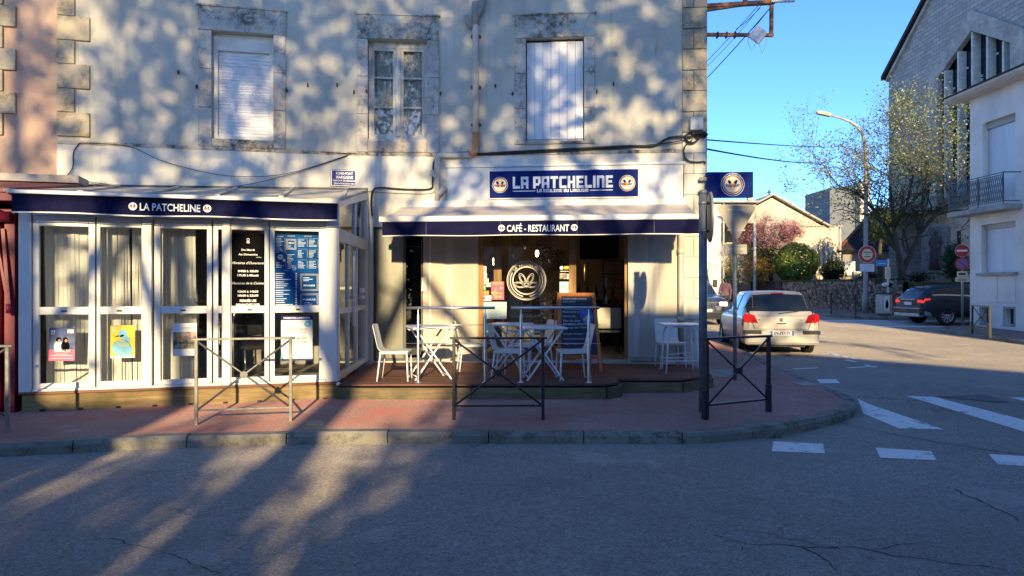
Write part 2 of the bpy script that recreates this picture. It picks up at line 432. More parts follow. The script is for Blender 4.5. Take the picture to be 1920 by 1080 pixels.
BLACKP = mat('black_print', (.005, .005, .006), .9, .1, spec=.03)
BLUEMENU = mat('blue_menu', (.006, .065, .22), .9, .3, 2.2, spec=.05)
REDP = mat('red_print', (.60, .035, .02), .4, .08)
REDTXT = mat('coral_print', (.62, .16, .11), .5, .05)
TEALP = mat('teal_print', (.12, .48, .52), .5, .08)
YELP = mat('yellow_print', (.72, .55, .02), .5, .08)
PINKP = mat('pink_print', (.68, .10, .20), .5, .25, 6)
PURP = mat('violet_print', (.04, .04, .19), .5, .5, 5, col2=(.09, .19, .42))
GREENP = mat('green_print', (.04, .42, .10), .5, .1)
PAPER = mat('paper', (.72, .75, .75), .6, .05)
PHOTO = mat('printed_photo', (.05, .045, .04), .5, .5, 9, col2=(.42, .36, .28), lo=.42, hi=.6)
GALV = mat('galvanised_steel', (.36, .37, .38), .5, .22, 9, metal=.75)
GALV_L = mat('worn_grey_steel', (.19, .19, .185), .5, .25, 12, metal=.6)
STEEL = mat('brushed_steel', (.62, .63, .65), .28, .08, 6, metal=.9)
BLACKM = mat('black_paint_metal', (.016, .018, .024), .38, .3, 9)
GREYPOST = mat('dark_galvanised', (.14, .165, .20), .48, .3, 10, metal=.45)
SIGNBACK = mat('sign_back', (.30, .28, .24), .5, .12, 5, metal=.3)
RUST = mat('rust', (.22, .085, .035), .8, .4, 14, col2=(.42, .22, .11), metal=.2)
WHITEMET = mat('white_metal', (.72, .76, .82), .35, .05, 4)
CHAIRP = mat('off_white_plastic', (.62, .66, .62), .45, .05, 3)
CABLE = mat('black_cable', (.012, .012, .013), .6, .2)
CABLE_W = mat('white_cable', (.6, .58, .52), .6, .1)
PIPE = mat('painted_pipe', (.50, .49, .45), .55, .2, 5, stretch=(2, 2, .5))
PIPE_O = mat('orange_clay_pipe', (.46, .20, .08), .6, .2, 6)
GLASS = glass_mat('clear_glass', (.93, .95, .94), .035)
GLASS_D = glass_mat('dark_glass', (.84, .86, .85), .04)
GLASS_F = glass_mat('frosted_band', (.62, .66, .64), .02)
DARK = mat('dark_interior', (.018, .016, .015), .8, .3, 2)
DARK2 = mat('dim_room', (.42, .37, .31), .85, .3, 2)
CURT = mat('sheer_curtain', (.76, .76, .74), .9, .03, 2)
LACE = None
BURG = mat('burgundy_paint', (.20, .012, .028), .45, .25, 3)
RUBBER = mat('tyre_rubber', (.014, .014, .014), .8, .2)
ALLOY = mat('alloy_rim', (.52, .52, .52), .3, .1, 8, metal=.8)
CARGLASS = mat('car_glass', (.012, .017, .02), .06, .2, 2, spec=.8)
CHALK = mat('chalkboard', (.020, .030, .055), .7, .35, 4)
BARK = timber('bark', (.13, .105, .08), (.05, .04, .03), (.06, .07, .03), (6, 6, 1), .9)
LEAF_PLANE = leaf('plane_leaf', (.05, .09, .02), (.10, .13, .035))
LEAF_MAG = leaf('pale_spring_leaf', (.13, .18, .06), (.24, .28, .12), (.74, .70, .64), .60)
LEAF_PINK = leaf('pink_blossom', (.74, .33, .36), (.82, .48, .47), (.34, .32, .12), .66)
LEAF_BUSH = leaf('glossy_laurel_leaf', (.07, .125, .016), (.20, .27, .045))
LEAF_DARK = leaf('dark_leaf', (.014, .028, .012), (.03, .05, .018))
LEAF_ORANGE = leaf('orange_leaf', (.44, .29, .04), (.54, .21, .04), (.20, .26, .04), .6)
GRASSM = leaf('grass_blade', (.05, .09, .02), (.1, .13, .04))
# ================================================================= ground, pavements, kerbs, markings
def sheet(name, pts, lift, material, cuts=(8.5, 70.0), sub=None):
    """flat polygon laid on the sloping ground"""
    bm = bmesh.new(); f = bm.faces.new([bm.verts.new((p[0], p[1], 0)) for p in pts])
    for c in cuts:
        g = bm.verts[:] + bm.edges[:] + bm.faces[:]
        bmesh.ops.bisect_plane(bm, geom=g, plane_co=(0, c, 0), plane_no=(0, 1, 0))
    bmesh.ops.triangulate(bm, faces=bm.faces[:])
    for v in bm.verts: v.co.z = gz(v.co.y) + lift
    bmesh.ops.recalc_face_normals(bm, faces=bm.faces[:])
    if sum(f.normal.z for f in bm.faces) < 0: bmesh.ops.reverse_faces(bm, faces=bm.faces[:])
    me = bpy.data.meshes.new(name); bm.to_mesh(me); bm.free(); me.materials.append(material)
    o = bpy.data.objects.new(name, me); COL.objects.link(o); o['kind'] = 'structure'; return o
sheet('road', [(-400, -300), (400, -300), (400, 500), (-400, 500)], 0, ROAD)
def smooth_pts(ps, n=4):
    out = []
    for i in range(len(ps) - 1):
        p0 = ps[max(i - 1, 0)]; p1 = ps[i]; p2 = ps[i + 1]; p3 = ps[min(i + 2, len(ps) - 1)]
        for j in range(n):
            t = j / n
            out.append(tuple(.5 * ((2 * p1[k]) + (-p0[k] + p2[k]) * t + (2 * p0[k] - 5 * p1[k] + 4 * p2[k] - p3[k]) * t * t + (-p0[k] + 3 * p1[k] - 3 * p2[k] + p3[k]) * t ** 3) for k in range(2)))
    out.append(tuple(ps[-1])); return out
kl = [(-30, 2.2), (-18, 4.45), (-10, 6.15)]
for (px, py) in ((0, 835), (320, 820), (640, 812), (960, 812), (1290, 812), (1377, 807), (1455, 799), (1507, 791), (1560, 779), (1592, 769), (1606, 757), (1598, 745), (1568, 731), (1526, 714), (1481, 696), (1450, 684)):
    g = ground(px, py, .12); kl.append((g.x, g.y))
kl += [(5.45, 17), (5.5, 25), (5.6, 45), (5.9, 78)]
KL = smooth_pts(kl, 5)
def inset(line, d):
    out = []
    for i, p in enumerate(line):
        a = Vector(line[max(i - 1, 0)]); b = Vector(line[min(i + 1, len(line) - 1)]); t = (b - a).normalized()
        out.append((p[0] - t.y * d, p[1] + t.x * d))
    return out
KI = inset(KL, .17)
sheet('pavement', KI + [(-40, 78), (-40, 2)], .12, PAVE)
def kerb(name, outer, inner, step=1.0):
    """granite kerb stones with open joints following the pavement edge"""
    mb = MB(); L = [0.0]
    for i in range(1, len(outer)): L.append(L[-1] + (Vector(outer[i]) - Vector(outer[i - 1])).length)
    def pt(line, s):
        s = max(0, min(L[-1], s))
        for i in range(1, len(L)):
            if s <= L[i] + 1e-9:
                t = (s - L[i - 1]) / max(1e-9, L[i] - L[i - 1]); return Vector(line[i - 1]).lerp(Vector(line[i]), t)
    s = 0.0; rnd = random.Random(3)
    while s < L[-1] - .05:
        ln = step * rnd.uniform(.8, 1.15); n = 3; dz = rnd.uniform(-.009, .009)
        prev = None
        for j in range(n + 1):
            q = s + .006 + (ln - .012) * j / n; a = pt(outer, q); b = pt(inner, q); m = a.lerp(b, .18); z = gz(a.y)
            ring = [(a.x, a.y, z - .15), (a.x, a.y, z + .085), (m.x, m.y, z + .124 + dz), (b.x, b.y, z + .125 + dz), (b.x, b.y, z - .15)]
            base = len(mb.v); mb.add(ring, [])
            if prev is not None:
                for k in range(4): mb.add([], []); mb.f.append((prev + k, base + k, base + k + 1, prev + k + 1)); mb.mi.append(0); mb.sm.append(False)
            if j in (0, n): mb.f.append(tuple(range(base, base + 5)) if j == 0 else tuple(range(base, base + 5))[::-1]); mb.mi.append(0); mb.sm.append(False)
            prev = base
        s += ln
    return tag(mb.build(name, KERB), kind='structure')
kerb('kerb', KL, KI)
# the far pavement before the white house and the church wall, with the side street between them
farA = smooth_pts([(13.3, -14), (13.5, 2), (13.6, 12), (13.75, 18), (13.9, 22.3), (14.4, 23.9), (15.6, 24.7), (18, 24.9), (26, 25.0)], 4)
farA_in = [(x + .16 if i < 20 else x + .1, y - (0 if i < 18 else .15)) for i, (x, y) in enumerate(farA)]
sheet('far_pavement', farA_in + [(30, 24.8), (30, -14)], .12, PAVE2)
kerb('far_kerb', farA[::-1], farA_in[::-1], 1.2)
farB = smooth_pts([(24, 29.6), (17, 29.7), (15.2, 30.1), (14.4, 31.2), (14.2, 34), (14.1, 40), (14.0, 50), (13.9, 66)], 4)
farB_in = inset(farB, -.16)
sheet('corner_pavement', farB_in + [(30, 66), (30, 29.8)], .12, PAVE2)
kerb('corner_kerb', farB[::-1], farB_in[::-1], 1.2)
GARDEN_Z = 1.85
mb = MB(); mb.box(16.95, 60, 30.75, 120, -.3, GARDEN_Z)
tag(mb.build('garden_ground', mat('garden_soil', (.05, .055, .02), .95, .5, 2, bump=.5)), kind='structure')
mb = MB(); mb.box(-60, 60, -60, -6.2, -.2, 0.0)
tag(mb.build('square_pavement', PAVE2), kind='structure')

def mark(pts, lift=.005):
    g = []
    for (px, py) in pts:
        p = ground(px, py); g.append((p.x, p.y))
    return g
def markings(name, polys, material=PAINT, lift=.005):
    bm = bmesh.new()
    for g in polys:
        bm.faces.new([bm.verts.new((x, y, 0)) for x, y in g])
    bmesh.ops.bisect_plane(bm, geom=bm.verts[:] + bm.edges[:] + bm.faces[:], plane_co=(0, 8.5, 0), plane_no=(0, 1, 0))
    for v in bm.verts: v.co.z = gz(v.co.y) + lift
    bmesh.ops.recalc_face_normals(bm, faces=bm.faces[:])
    for f in bm.faces:
        if f.normal.z < 0: f.normal_flip()
    me = bpy.data.meshes.new(name); bm.to_mesh(me); bm.free(); me.materials.append(material)
    o = bpy.data.objects.new(name, me); COL.objects.link(o); o['kind'] = 'structure'; return o
# worn paint: the paint's own chips and cracks
m_, t_, p_, oc_ = base_mat('worn_road_paint', .75, 0, .3)
chip = t_.ramp(t_.noise(oc_, 3.0, 10, .8), [(.545, 0), (.60, 1)]); fin_ = t_.ramp(t_.noise(oc_, 70, 3, .7), [(.3, .8), (.6, 1)])
t_.link(t_.mix(t_.math('MULTIPLY', chip, .8), t_.mix(1, (.86, .86, .84), fin_, 'MULTIPLY'), (.12, .12, .13)), p_.inputs['Base Color'])
t_.link(t_.bump(t_.noise(oc_, 85, 3), .7, .01), p_.inputs['Normal'])
WORN = m_
markings('zebra_markings', [mark(q) for q in (
    [(1619, 776), (1686, 804), (1771, 806), (1629, 758), (1608, 748)],
    [(1700, 743), (1749, 744), (1920, 788), (1990, 806), (1990, 830), (1920, 810)],
    [(1894, 746), (1938, 746), (2090, 778), (2050, 784)],
    [(1447, 847), (1547, 851), (1543, 833), (1450, 828)],
    [(1650, 859), (1757, 864), (1746, 847), (1642, 840)],
    [(1871, 872), (1965, 877), (1948, 858), (1854, 852)])], WORN)
def strip(a, b, w):
    A = ground(*a); B = ground(*b); d = (B - A).normalized(); n = Vector((-d.y, d.x, 0)) * w / 2
    return [((p + q).x, (p + q).y) for p, q in ((A, -n), (B, -n), (B, n), (A, n))]
markings('lane_markings', [strip(*q) for q in (((1486, 692), (1534, 690), .10), ((1590, 690), (1644, 687), .10), ((1543, 664), (1559, 662), .1), ((1552, 660), (1575, 668), .14), ((1560, 668), (1574, 670), .12), ((1578, 667), (1592, 671), .14), ((1586, 675), (1606, 679), .12), ((1594, 670), (1607, 674), .12),
    ((1622, 684), (1640, 689), .10))] + [strip((1536 + 9 * i, 711.5), (1543 + 9 * i, 719), .09) for i in range(4)], PAINT)
# give-way zebra across the side street
zz = []
for i in range(5):
    y0 = 25.6 + i * .85; zz.append([(13.0 - .1 * i, y0), (16.5 - .25 * i, y0), (16.5 - .25 * i, y0 + .42), (13.0 - .1 * i, y0 + .42)])
markings('side_street_zebra', zz, PAINT)
def paved(name, pts, m, lift):
    g = [ground(px, py, .12) for px, py in pts]
    o = markings(name, [[(p.x, p.y) for p in g]], m, .12 + lift); return o
paved('tactile_strip', [(1484, 717), (1508, 724), (1536, 723), (1515, 716)], mat('tactile_paving', (.36, .31, .27), .8, .25, 30), .006)
paved('pale_inset', [(1333, 706), (1372, 708), (1368, 693), (1330, 694)], mat('concrete_patch', (.30, .24, .21), .85, .2, 8), .006)
paved('worn_patch', [(575, 810), (612, 810), (606, 790), (575, 790)], mat('ochre_patch', (.33, .25, .16), .85, .25, 9), .006)
# cast-iron cover in the crossing
mb = MB()
a = [ground(*q) for q in ((1757, 744), (1875, 756), (1893, 754), (1846, 741))]
markings('access_cover', [[(p.x, p.y) for p in a]], mat('cast_iron', (.10, .105, .115), .6, .3, 14, metal=.4, bump=.4), .009)

# open cracks and grit on the carriageway
TAR = mat('crack_filler', (.03, .03, .032), .9, .4, 20)
def crack(pts, w0, seed):
    rr = random.Random(seed); g = [ground(*p) for p in pts]; line = []
    for a, b in zip(g, g[1:]):
        n = max(2, int((b - a).length / .07))
        for i in range(n):
            p = a.lerp(b, i / n); line.append((p.x + rr.gauss(0, .014), p.y + rr.gauss(0, .014)))
    out = []
    for a, b in zip(line, line[1:]):
        d = (Vector(b) - Vector(a)).normalized(); q = w0 * rr.uniform(.3, 1.1); n = Vector((-d.y, d.x)) * q
        out.append([(a[0] - n.x, a[1] - n.y), (b[0] - n.x, b[1] - n.y), (b[0] + n.x, b[1] + n.y), (a[0] + n.x, a[1] + n.y)])
    return out
cr = []
for k, (pts, w_) in enumerate((([(1340, 1005), (1400, 1020), (1450, 1022), (1510, 1028), (1600, 1025), (1680, 1045), (1780, 1056), (1920, 1072)], .006), ([(1510, 1028), (1560, 1055), (1570, 1080)], .006), ([(1790, 918), (1840, 942), (1880, 958), (1925, 985)], .009), ([(1560, 790), (1640, 808), (1740, 826), (1860, 846), (1960, 856)], .012),
    ([(1398, 1025), (1402, 1045)], .008), ([(1640, 1030), (1720, 1018), (1800, 1035)], .004), ([(200, 1010), (330, 1040), (420, 1085)], .005))): cr += crack(pts, w_, 60 + k)
markings('road_cracks', cr, TAR, .003)
rr = random.Random(77); gr = []
for i in range(1500):
    k = rr.randint(18, len(KL) - 25); a = Vector(KL[k]); b = Vector(KL[k + 1]); t = (b - a).normalized(); p = a.lerp(b, rr.random()) + Vector((t.y, -t.x)) * abs(rr.gauss(.02, .09)); s = rr.uniform(.004, .012); q = rr.uniform(0, 3)
    gr.append([(p.x + s * math.cos(q + j * 1.57), p.y + s * .8 * math.sin(q + j * 1.57)) for j in range(4)])
for i in range(260):
    x, y = rr.uniform(-5, 6), rr.uniform(2.6, 7.4); s = rr.uniform(.004, .011); q = rr.uniform(0, 3); gr.append([(x + s * math.cos(q + j * 1.57), y + s * math.sin(q + j * 1.57)) for j in range(4)])
o = markings('gutter_grit', gr, mat('grit', (.34, .30, .23), .9, .5, 3), .006); o['kind'] = 'stuff'
# ================================================================= the corner building
P0 = (-7.64, 11.93); P1 = (-3.02, 12.96); P2 = (-1.2, 13.1); P3 = (3.46, 12.65)
FA = Frame(P0, P1); FB = Frame(P1, P2); FC = Frame(P2, P3)
TOP = 9.0; BAND = 4.05
cafe = thing('corner_building', 'grey rendered stone corner building with three upper windows above the restaurant', 'building', (P2[0], P2[1], 0))
def inframe(fr): return cafe.matrix_basis.inverted() @ fr.M
cafe_inv = Matrix.Translation((-P2[0], -P2[1], 0))
def MC(fr): return MB(cafe_inv @ fr.M)
win = [(FA, (397, 62, 513, 262), (372, 18, 536, 284)), (FB, (690, 75, 801, 265), (670, 31, 823, 286)), (FC, (986, 71, 1095, 265), (965, 29, 1115, 270))]
holes = {id(FA): [], id(FB): [], id(FC): []}
for fr, o, s in win: holes[id(fr)].append(fr.rect(*o))
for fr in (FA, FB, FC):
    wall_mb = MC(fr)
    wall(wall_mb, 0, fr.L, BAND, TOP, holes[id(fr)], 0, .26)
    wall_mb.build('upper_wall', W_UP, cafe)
# ground-floor wall with the shop openings
door_g = FB.rect(700, 436, 794, 686); SHOP = [FC.u(897), FC.u(1177), .29, 2.78]
lo = {id(FA): [(1.2, FA.L - .8, .3, 2.6)], id(FB): [(max(door_g[0], .28), door_g[1], .26, 2.72)], id(FC): [tuple(SHOP)]}
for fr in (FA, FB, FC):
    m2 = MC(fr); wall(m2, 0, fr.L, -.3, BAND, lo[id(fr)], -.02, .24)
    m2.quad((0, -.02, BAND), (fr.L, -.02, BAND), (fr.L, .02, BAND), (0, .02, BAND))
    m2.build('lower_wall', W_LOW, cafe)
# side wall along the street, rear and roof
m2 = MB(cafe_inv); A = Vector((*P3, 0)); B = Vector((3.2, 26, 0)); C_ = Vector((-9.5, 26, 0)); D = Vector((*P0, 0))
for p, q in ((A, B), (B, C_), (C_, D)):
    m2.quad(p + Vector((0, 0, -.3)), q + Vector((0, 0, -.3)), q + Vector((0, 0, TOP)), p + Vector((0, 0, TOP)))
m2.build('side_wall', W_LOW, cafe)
m2 = MB(cafe_inv); ev = [Vector((-7.7, 11.4, TOP)), Vector((-3.0, 12.45, TOP)), Vector((-1.2, 12.6, TOP)), Vector((3.9, 12.1, TOP)), Vector((3.6, 26.4, TOP)), Vector((-9.9, 26.4, TOP))]
m2.prism(ev, (0, 0, .18)); rt = [p + Vector((0, 0, .181)) for p in ev]; r1 = Vector((-3.5, 18, 12)); r2 = Vector((-2, 20, 12))
for i in range(6):
    p, q = rt[i], rt[(i + 1) % 6]
    m2.poly([p, q, r1])
m2.build('roof', TILE, cafe)
# floor band (string course)
for fr in (FA, FB, FC):
    m2 = MC(fr); m2.box(.0, fr.L, -.035, -.0205, BAND - .03, BAND + .03); m2.build('string_course', SILL, cafe, .004)
# window surrounds of dressed stone, one block beside another with fine joints
for fr, o, s in win:
    u0, u1, z0, z1 = fr.rect(*o); a0, a1, b0, b1 = fr.rect(*s)
    b0 = max(b0, BAND + .034)
    m2 = MC(fr); J = .006; n = 6; hb = z1 - z0
    for k in range(3):
        za = b0 + (z1 - b0) * k / 3 + (J if k else 0); zb = b0 + (z1 - b0) * (k + 1) / 3
        for (x0, x1) in ((a0, u0), (u1, a1)):
            m2.mat(0).cbox(x0, x1, -.035, .20, za, zb, .008)
    m2.mat(2).cbox(u0 + J, u1 - J, -.038, .24, b0, z0 - .004, .006)
    # lintel: a fan of wedge stones
    m2.mat(1); N = 3
    for k in range(N):
        t0, t1 = k / N, (k + 1) / N
        bl = a0 + (a1 - a0) * (.16 + .68 * t0) if k else a0; br = a0 + (a1 - a0) * (.16 + .68 * t1) if k < N - 1 else a1
        tl = a0 + (a1 - a0) * t0 * 1.0 if k else a0; tr = a0 + (a1 - a0) * t1 if k < N - 1 else a1
        if k == 0: br = a0 + (a1 - a0) * .17; tr = a0 + (a1 - a0) * .06
        if k == 1: bl = a0 + (a1 - a0) * .17 + J; tl = a0 + (a1 - a0) * .06 + J; br = a0 + (a1 - a0) * .83; tr = a0 + (a1 - a0) * .94
        if k == 2: bl = a0 + (a1 - a0) * .83 + J; tl = a0 + (a1 - a0) * .94 + J
        m2.prism([(bl, -.04, z1 + J), (br, -.04, z1 + J), (tr, -.04, b1), (tl, -.04, b1)], (0, .16, 0))
    m2.cbox(a0 - .03, a1 + .03, -.06, .0, b1 + .002, b1 + .035, .006)
    m2.build('window_surround', [STONE, LINTEL, SILL], cafe)
# left: roller shutter
fr, o, s = win[0]; u0, u1, z0, z1 = fr.rect(*o); y = .10
w = MC(fr); w.cbox(u0, u1, y, y + .2, z1 - .30, z1 - .05, .01); w.box(u0, u1, y + .03, y + .06, z1 - .05, z1)
w.cbox(u0, u0 + .085, y + .01, y + .12, z0, z1 - .302, .006); w.cbox(u1 - .085, u1, y + .01, y + .12, z0, z1 - .302, .006); w.cbox(u0 + .087, u1 - .087, y + .01, y + .16, z0, z0 + .085, .006)
wd = w.build('roller_shutter', PVC_D, cafe)
sl = MC(fr); n = 36; h = (z1 - .302 - z0 - .09) / n
for k in range(n):
    za = z0 + .09 + k * h
    if k % 3 == 0: sl.cbox(u0 + .09, u1 - .09, y + .05, y + .066, za + .003, za + h - .002, .004)
    else: sl.add([(u0 + .09, y + .058, za), (u1 - .09, y + .058, za), (u1 - .09, y + .044, za + h * .5), (u0 + .09, y + .044, za + h * .5), (u1 - .09, y + .058, za + h), (u0 + .09, y + .058, za + h)], [(0, 1, 2, 3), (3, 2, 4, 5)])
sl.build('shutter_slat_curtain', SHUT, wd)
# middle: old casement with lace curtains
fr, o, s = win[1]; u0, u1, z0, z1 = fr.rect(*o); y = .12; um = (u0 + u1) / 2
w = MC(fr); frame_bars(w, u0, u1, z0 + .05, z1 - .06, .055, y, y + .07); w.cbox(um - .05, um + .05, y - .025, y + .06, z0 + .106, z1 - .116, .012); w.cbox(um - .018, um + .018, y - .045, y - .026, z0 + .11, z1 - .12, .006)
w.cbox(u0 - .01, u1 + .01, y - .09, y + .08, z0, z0 + .048, .008); w.box(u0, u1, y + .02, y + .05, z1 - .06, z1)
H3 = z1 - z0 - .222
for a, b in ((u0 + .055, um - .05), (um + .05, u1 - .055)):
    frame_bars(w, a + .002, b - .002, z0 + .108, z1 - .118, .045, y + .008, y + .05)
    for k in (1, 2): zc = z0 + .108 + H3 * k / 3; w.cbox(a + .048, b - .048, y + .01, y + .045, zc - .017, zc + .017, .005)
wd = w.build('casement_window', OLDPAINT, cafe)
g = MC(fr)
g.quad((u0 + .06, y + .03, z0 + .11), (u1 - .06, y + .03, z0 + .11), (u1 - .06, y + .03, z1 - .12), (u0 + .06, y + .03, z1 - .12)); g.build('pane', GLASS_D, wd)
m_, t_, p_, oc_ = base_mat('lace_curtain', .9, 0, .2)
vo = t_.new('ShaderNodeTexVoronoi'); vo.feature = 'DISTANCE_TO_EDGE'; vo.inputs['Scale'].default_value = 20; t_.link(t_.mapping(oc_, (1, 1, .8)), vo.inputs['Vector'])
lf = t_.math('MULTIPLY', t_.ramp(vo.outputs['Distance'], [(.06, 1), (.16, 0)]), t_.ramp(t_.noise(oc_, 5, 4), [(.4, .35), (.6, 1)]))
t_.link(t_.mix(lf, (.44, .45, .45), (.80, .80, .78)), p_.inputs['Base Color'])
g = MC(fr); n = 40
for a, b in ((u0 + .04, um), (um, u1 - .04)):
    for k in range(n):
        x0 = a + (b - a) * k / n; x1 = a + (b - a) * (k + 1) / n; f = lambda x: y + .11 + .012 * math.sin(x * 55)
        g.quad((x0, f(x0), z0 + .05), (x1, f(x1), z0 + .05), (x1, f(x1), z1 - .05), (x0, f(x0), z1 - .05))
g.build('lace_curtain', m_, wd)
# right: boarded white shutter
fr, o, s = win[2]; u0, u1, z0, z1 = fr.rect(*o); y = .09
w = MC(fr); n = 7; bw = (u1 - u0 - .02) / n; rnd = random.Random(5)
for k in range(n): w.cbox(u0 + .01 + k * bw + .0025, u0 + .01 + (k + 1) * bw - .0025, y + rnd.uniform(0, .004), y + .045, z0 + .055 + rnd.uniform(0, .006), z1 - .035 - rnd.uniform(0, .01), .004)
w.mat(1).box(u0, u1, y + .004, y + .05, z0 + .01, z0 + .05); w.mat(2).box(u0 + .005, u1 - .005, y + .05, y + .06, z0, z1)
w.build('plank_shutter', [SHUT, OLDPAINT, DARK], cafe)
# shutter stays and iron pins on the wall
IRON = mat('wrought_iron', (.05, .03, .022), .8, .3)
for fr, pts in ((FA, ((335, 136), (369, 163), (538, 170), (577, 160), (632, 160))), (FB, ((664, 173), (688, 172), (826, 176))), (FC, ((961, 176), (1119, 172), (1150, 158), (929, 162)))):
    for px, py in pts: u, z = fr.hit(px, py); w = MB(cafe_inv @ fr.M); w.cbox(u - .012, u + .012, -.05, 0, z - .03, z + .03, .004); w.build('shutter_stay', IRON, cafe)
# chains of quoin stones: left edge (towards the pink house) and the street corner
w = MC(FA); z = BAND + .1; k = 0
while z < TOP - .3:
    hh = .40 if k % 2 else .41
    w.cbox(.0, .50 if k % 2 == 0 else .27, -.045, 0, z + .004, z + hh - .004, .01); z += hh; k += 1
w.build('quoin', QUOIN, cafe)
w = MC(FC); z = .30; k = 0
ca = FC.L
while z < TOP - .3:
    hh = .37; sz = .42 if k % 2 == 0 else .22
    w.mat(0 if z > BAND else 1)
    w.cbox(ca - sz, ca + .012, -.05, .25, z + .004, z + hh - .004, .01)
    if k % 2: w.cbox(ca - .42, ca - .226, -.042, 0, z + .01, z + hh - .01, .008)
    z += hh; k += 1
w.build('quoin', [QUOIN, W_LOW], cafe)
# sign panel of white boards above the awning
a0, a1, b0, b1 = FC.rect(840, 313, 1281, 384)
w = MC(FC); w.cbox(a0, a1, -.075, -.021, b0, b1, .006); w.cbox(a0 - .02, a1 + .02, -.10, -.021, b1 + .002, b1 + .05, .008)
w.build('fascia_board', mat('pale_fascia', (.62, .65, .66), .5, .1, 2), cafe)
# pillars beside the shop window and door
w = MC(FC); zf = .26
w.box(SHOP[1] + .002, FC.u(1235), -.075, -.0205, zf + .11, 2.8); w.mat(1).box(FC.u(1235) + .004, FC.u(1281), -.06, -.0205, zf + .06, 2.8)
w.mat(2).cbox(SHOP[1] + .05, FC.u(1240), -.11, -.0205, zf + .04, zf + .105, .006)
w.build('pillar_panel', [GREYPANEL, TAUPE, CONC], cafe)
w = MC(FC); w.box(.12, SHOP[0] - .005, -.055, -.0205, zf, 2.8); w.build('pillar_panel', TAUPE, cafe)
w = MC(FB); ub = FB.u(795); w.box(ub + .003, FB.L - .03, -.055, -.0205, zf, 2.8); w.mat(1).box(ub + .1, ub + .13, -.07, -.056, zf, 2.8); w.build('pillar_panel', [TAUPE, PVC_D], cafe)
# glazed dark door left of the pillar
a, b, c, d = lo[id(FB)][0]; w = MC(FB)
frame_bars(w, a, b, c, d, .045, .03, .08); um = a + (b - a) * .62; w.box(um - .025, um + .025, .032, .078, c + .046, d - .046)
w.build('door_frame', mat('bronze_frame', (.06, .058, .05), .4, .2), cafe)
w = MC(FB); w.quad((a + .045, .05, c + .045), (b - .045, .05, c + .045), (b - .045, .05, d - .045), (a + .045, .05, d - .045)); w.build('door_glass', glass_mat('mirror_glass', (.16, .17, .16), .06), cafe)
w = MC(FB); w.cbox(a + .047, um - .027, .025, .048, c + .05, d - .05, .006)
for q in (.33, .66): uq_ = a + (um - a) * q + .02; w.box(uq_, uq_ + .008, .019, .0245, c + .06, d - .06)
w.build('door_reflection_panel', mat('olive_grey_reflection', (.20, .205, .165), .28, .15, 2, spec=.6), cafe)  # opaque olive-grey sheet stands in for the reflection in the door glass
w = MC(FB); w.box(a, b, .28, .3, c, d); w.build('door_backing', DARK, cafe)
w = MC(FB); uu, zz2 = FB.hit(800, 530); w.cbox(uu - .09, uu - .0, -.075, -.056, zz2 - .16, zz2 + .1, .004); w.build('notice_box', PAPER, cafe)
# shop front: oak frame, big pane, doorway
u0, u1, z0, z1 = SHOP; ud = FC.u(1073); u_a = FC.u(917)
w = MC(FC); w.box(u0, u0 + .09, .02, .12, z0, z1); w.box(ud - .06, ud + .07, .02, .12, z0, z1); w.box(u1 - .055, u1, .02, .12, z0, z1)
w.box(u0 + .09, ud - .06, .02, .12, z0, z0 + .13); w.box(u0 + .09, ud - .06, .02, .12, z1 - .1, z1); w.box(ud + .07, u1 - .055, .02, .12, z1 - .1, z1)
w.box(FC.u(922), FC.u(937), .30, .36, z0, z1)
sf = w.build('shop_front', OAK, cafe, .004)
w = MC(FC); w.quad((u0 + .09, .07, z0 + .13), (ud - .06, .07, z0 + .13), (ud - .06, .07, z1 - .1), (u0 + .09, .07, z1 - .1)); w.build('shop_pane', GLASS, sf)
w = MC(FC); fz = FC.hit(960, 572)[1]
w.box(FC.u(905), FC.u(1022), .074, .078, z0 + .132, fz - .42); w.mat(0).box(FC.u(945), FC.u(1022), .074, .078, fz - .42, fz + .13)
w.build('frosted_film', GLASS_F, sf)
w = MC(FC); w.tube([(ud + .22, .03, 1.75), (ud + .22, -.03, 1.78), (ud + .22, -.03, 2.02), (ud + .22, .03, 2.05)], .014); w.build('door_handle', mat('brass', (.5, .36, .12), .35, .1, metal=.9), sf)
w = MC(FC); w.cbox(u0, u1, -.12, .2, z0 - .05, z0 - .002, .006); w.build('threshold', CONC, cafe)
# dim room behind the glass
w = MC(FC); d0 = .24; d1 = 5.0; L0, L1 = u0 - .6, u1 + .8
w.quad((L0, d0, z0), (L1, d0, z0), (L1, d1, z0), (L0, d1, z0)); w.quad((L0, d0, 3.0), (L0, d1, 3.0), (L1, d1, 3.0), (L1, d0, 3.0))
w.quad((L0, d1, z0), (L1, d1, z0), (L1, d1, 3.0), (L0, d1, 3.0)); w.quad((L0, d0, z0), (L0, d1, z0), (L0, d1, 3.0), (L0, d0, 3.0)); w.quad((L1, d0, z0), (L1, d0, 3.0), (L1, d1, 3.0), (L1, d1, z0))
w.build('dining_room', DARK2, cafe)
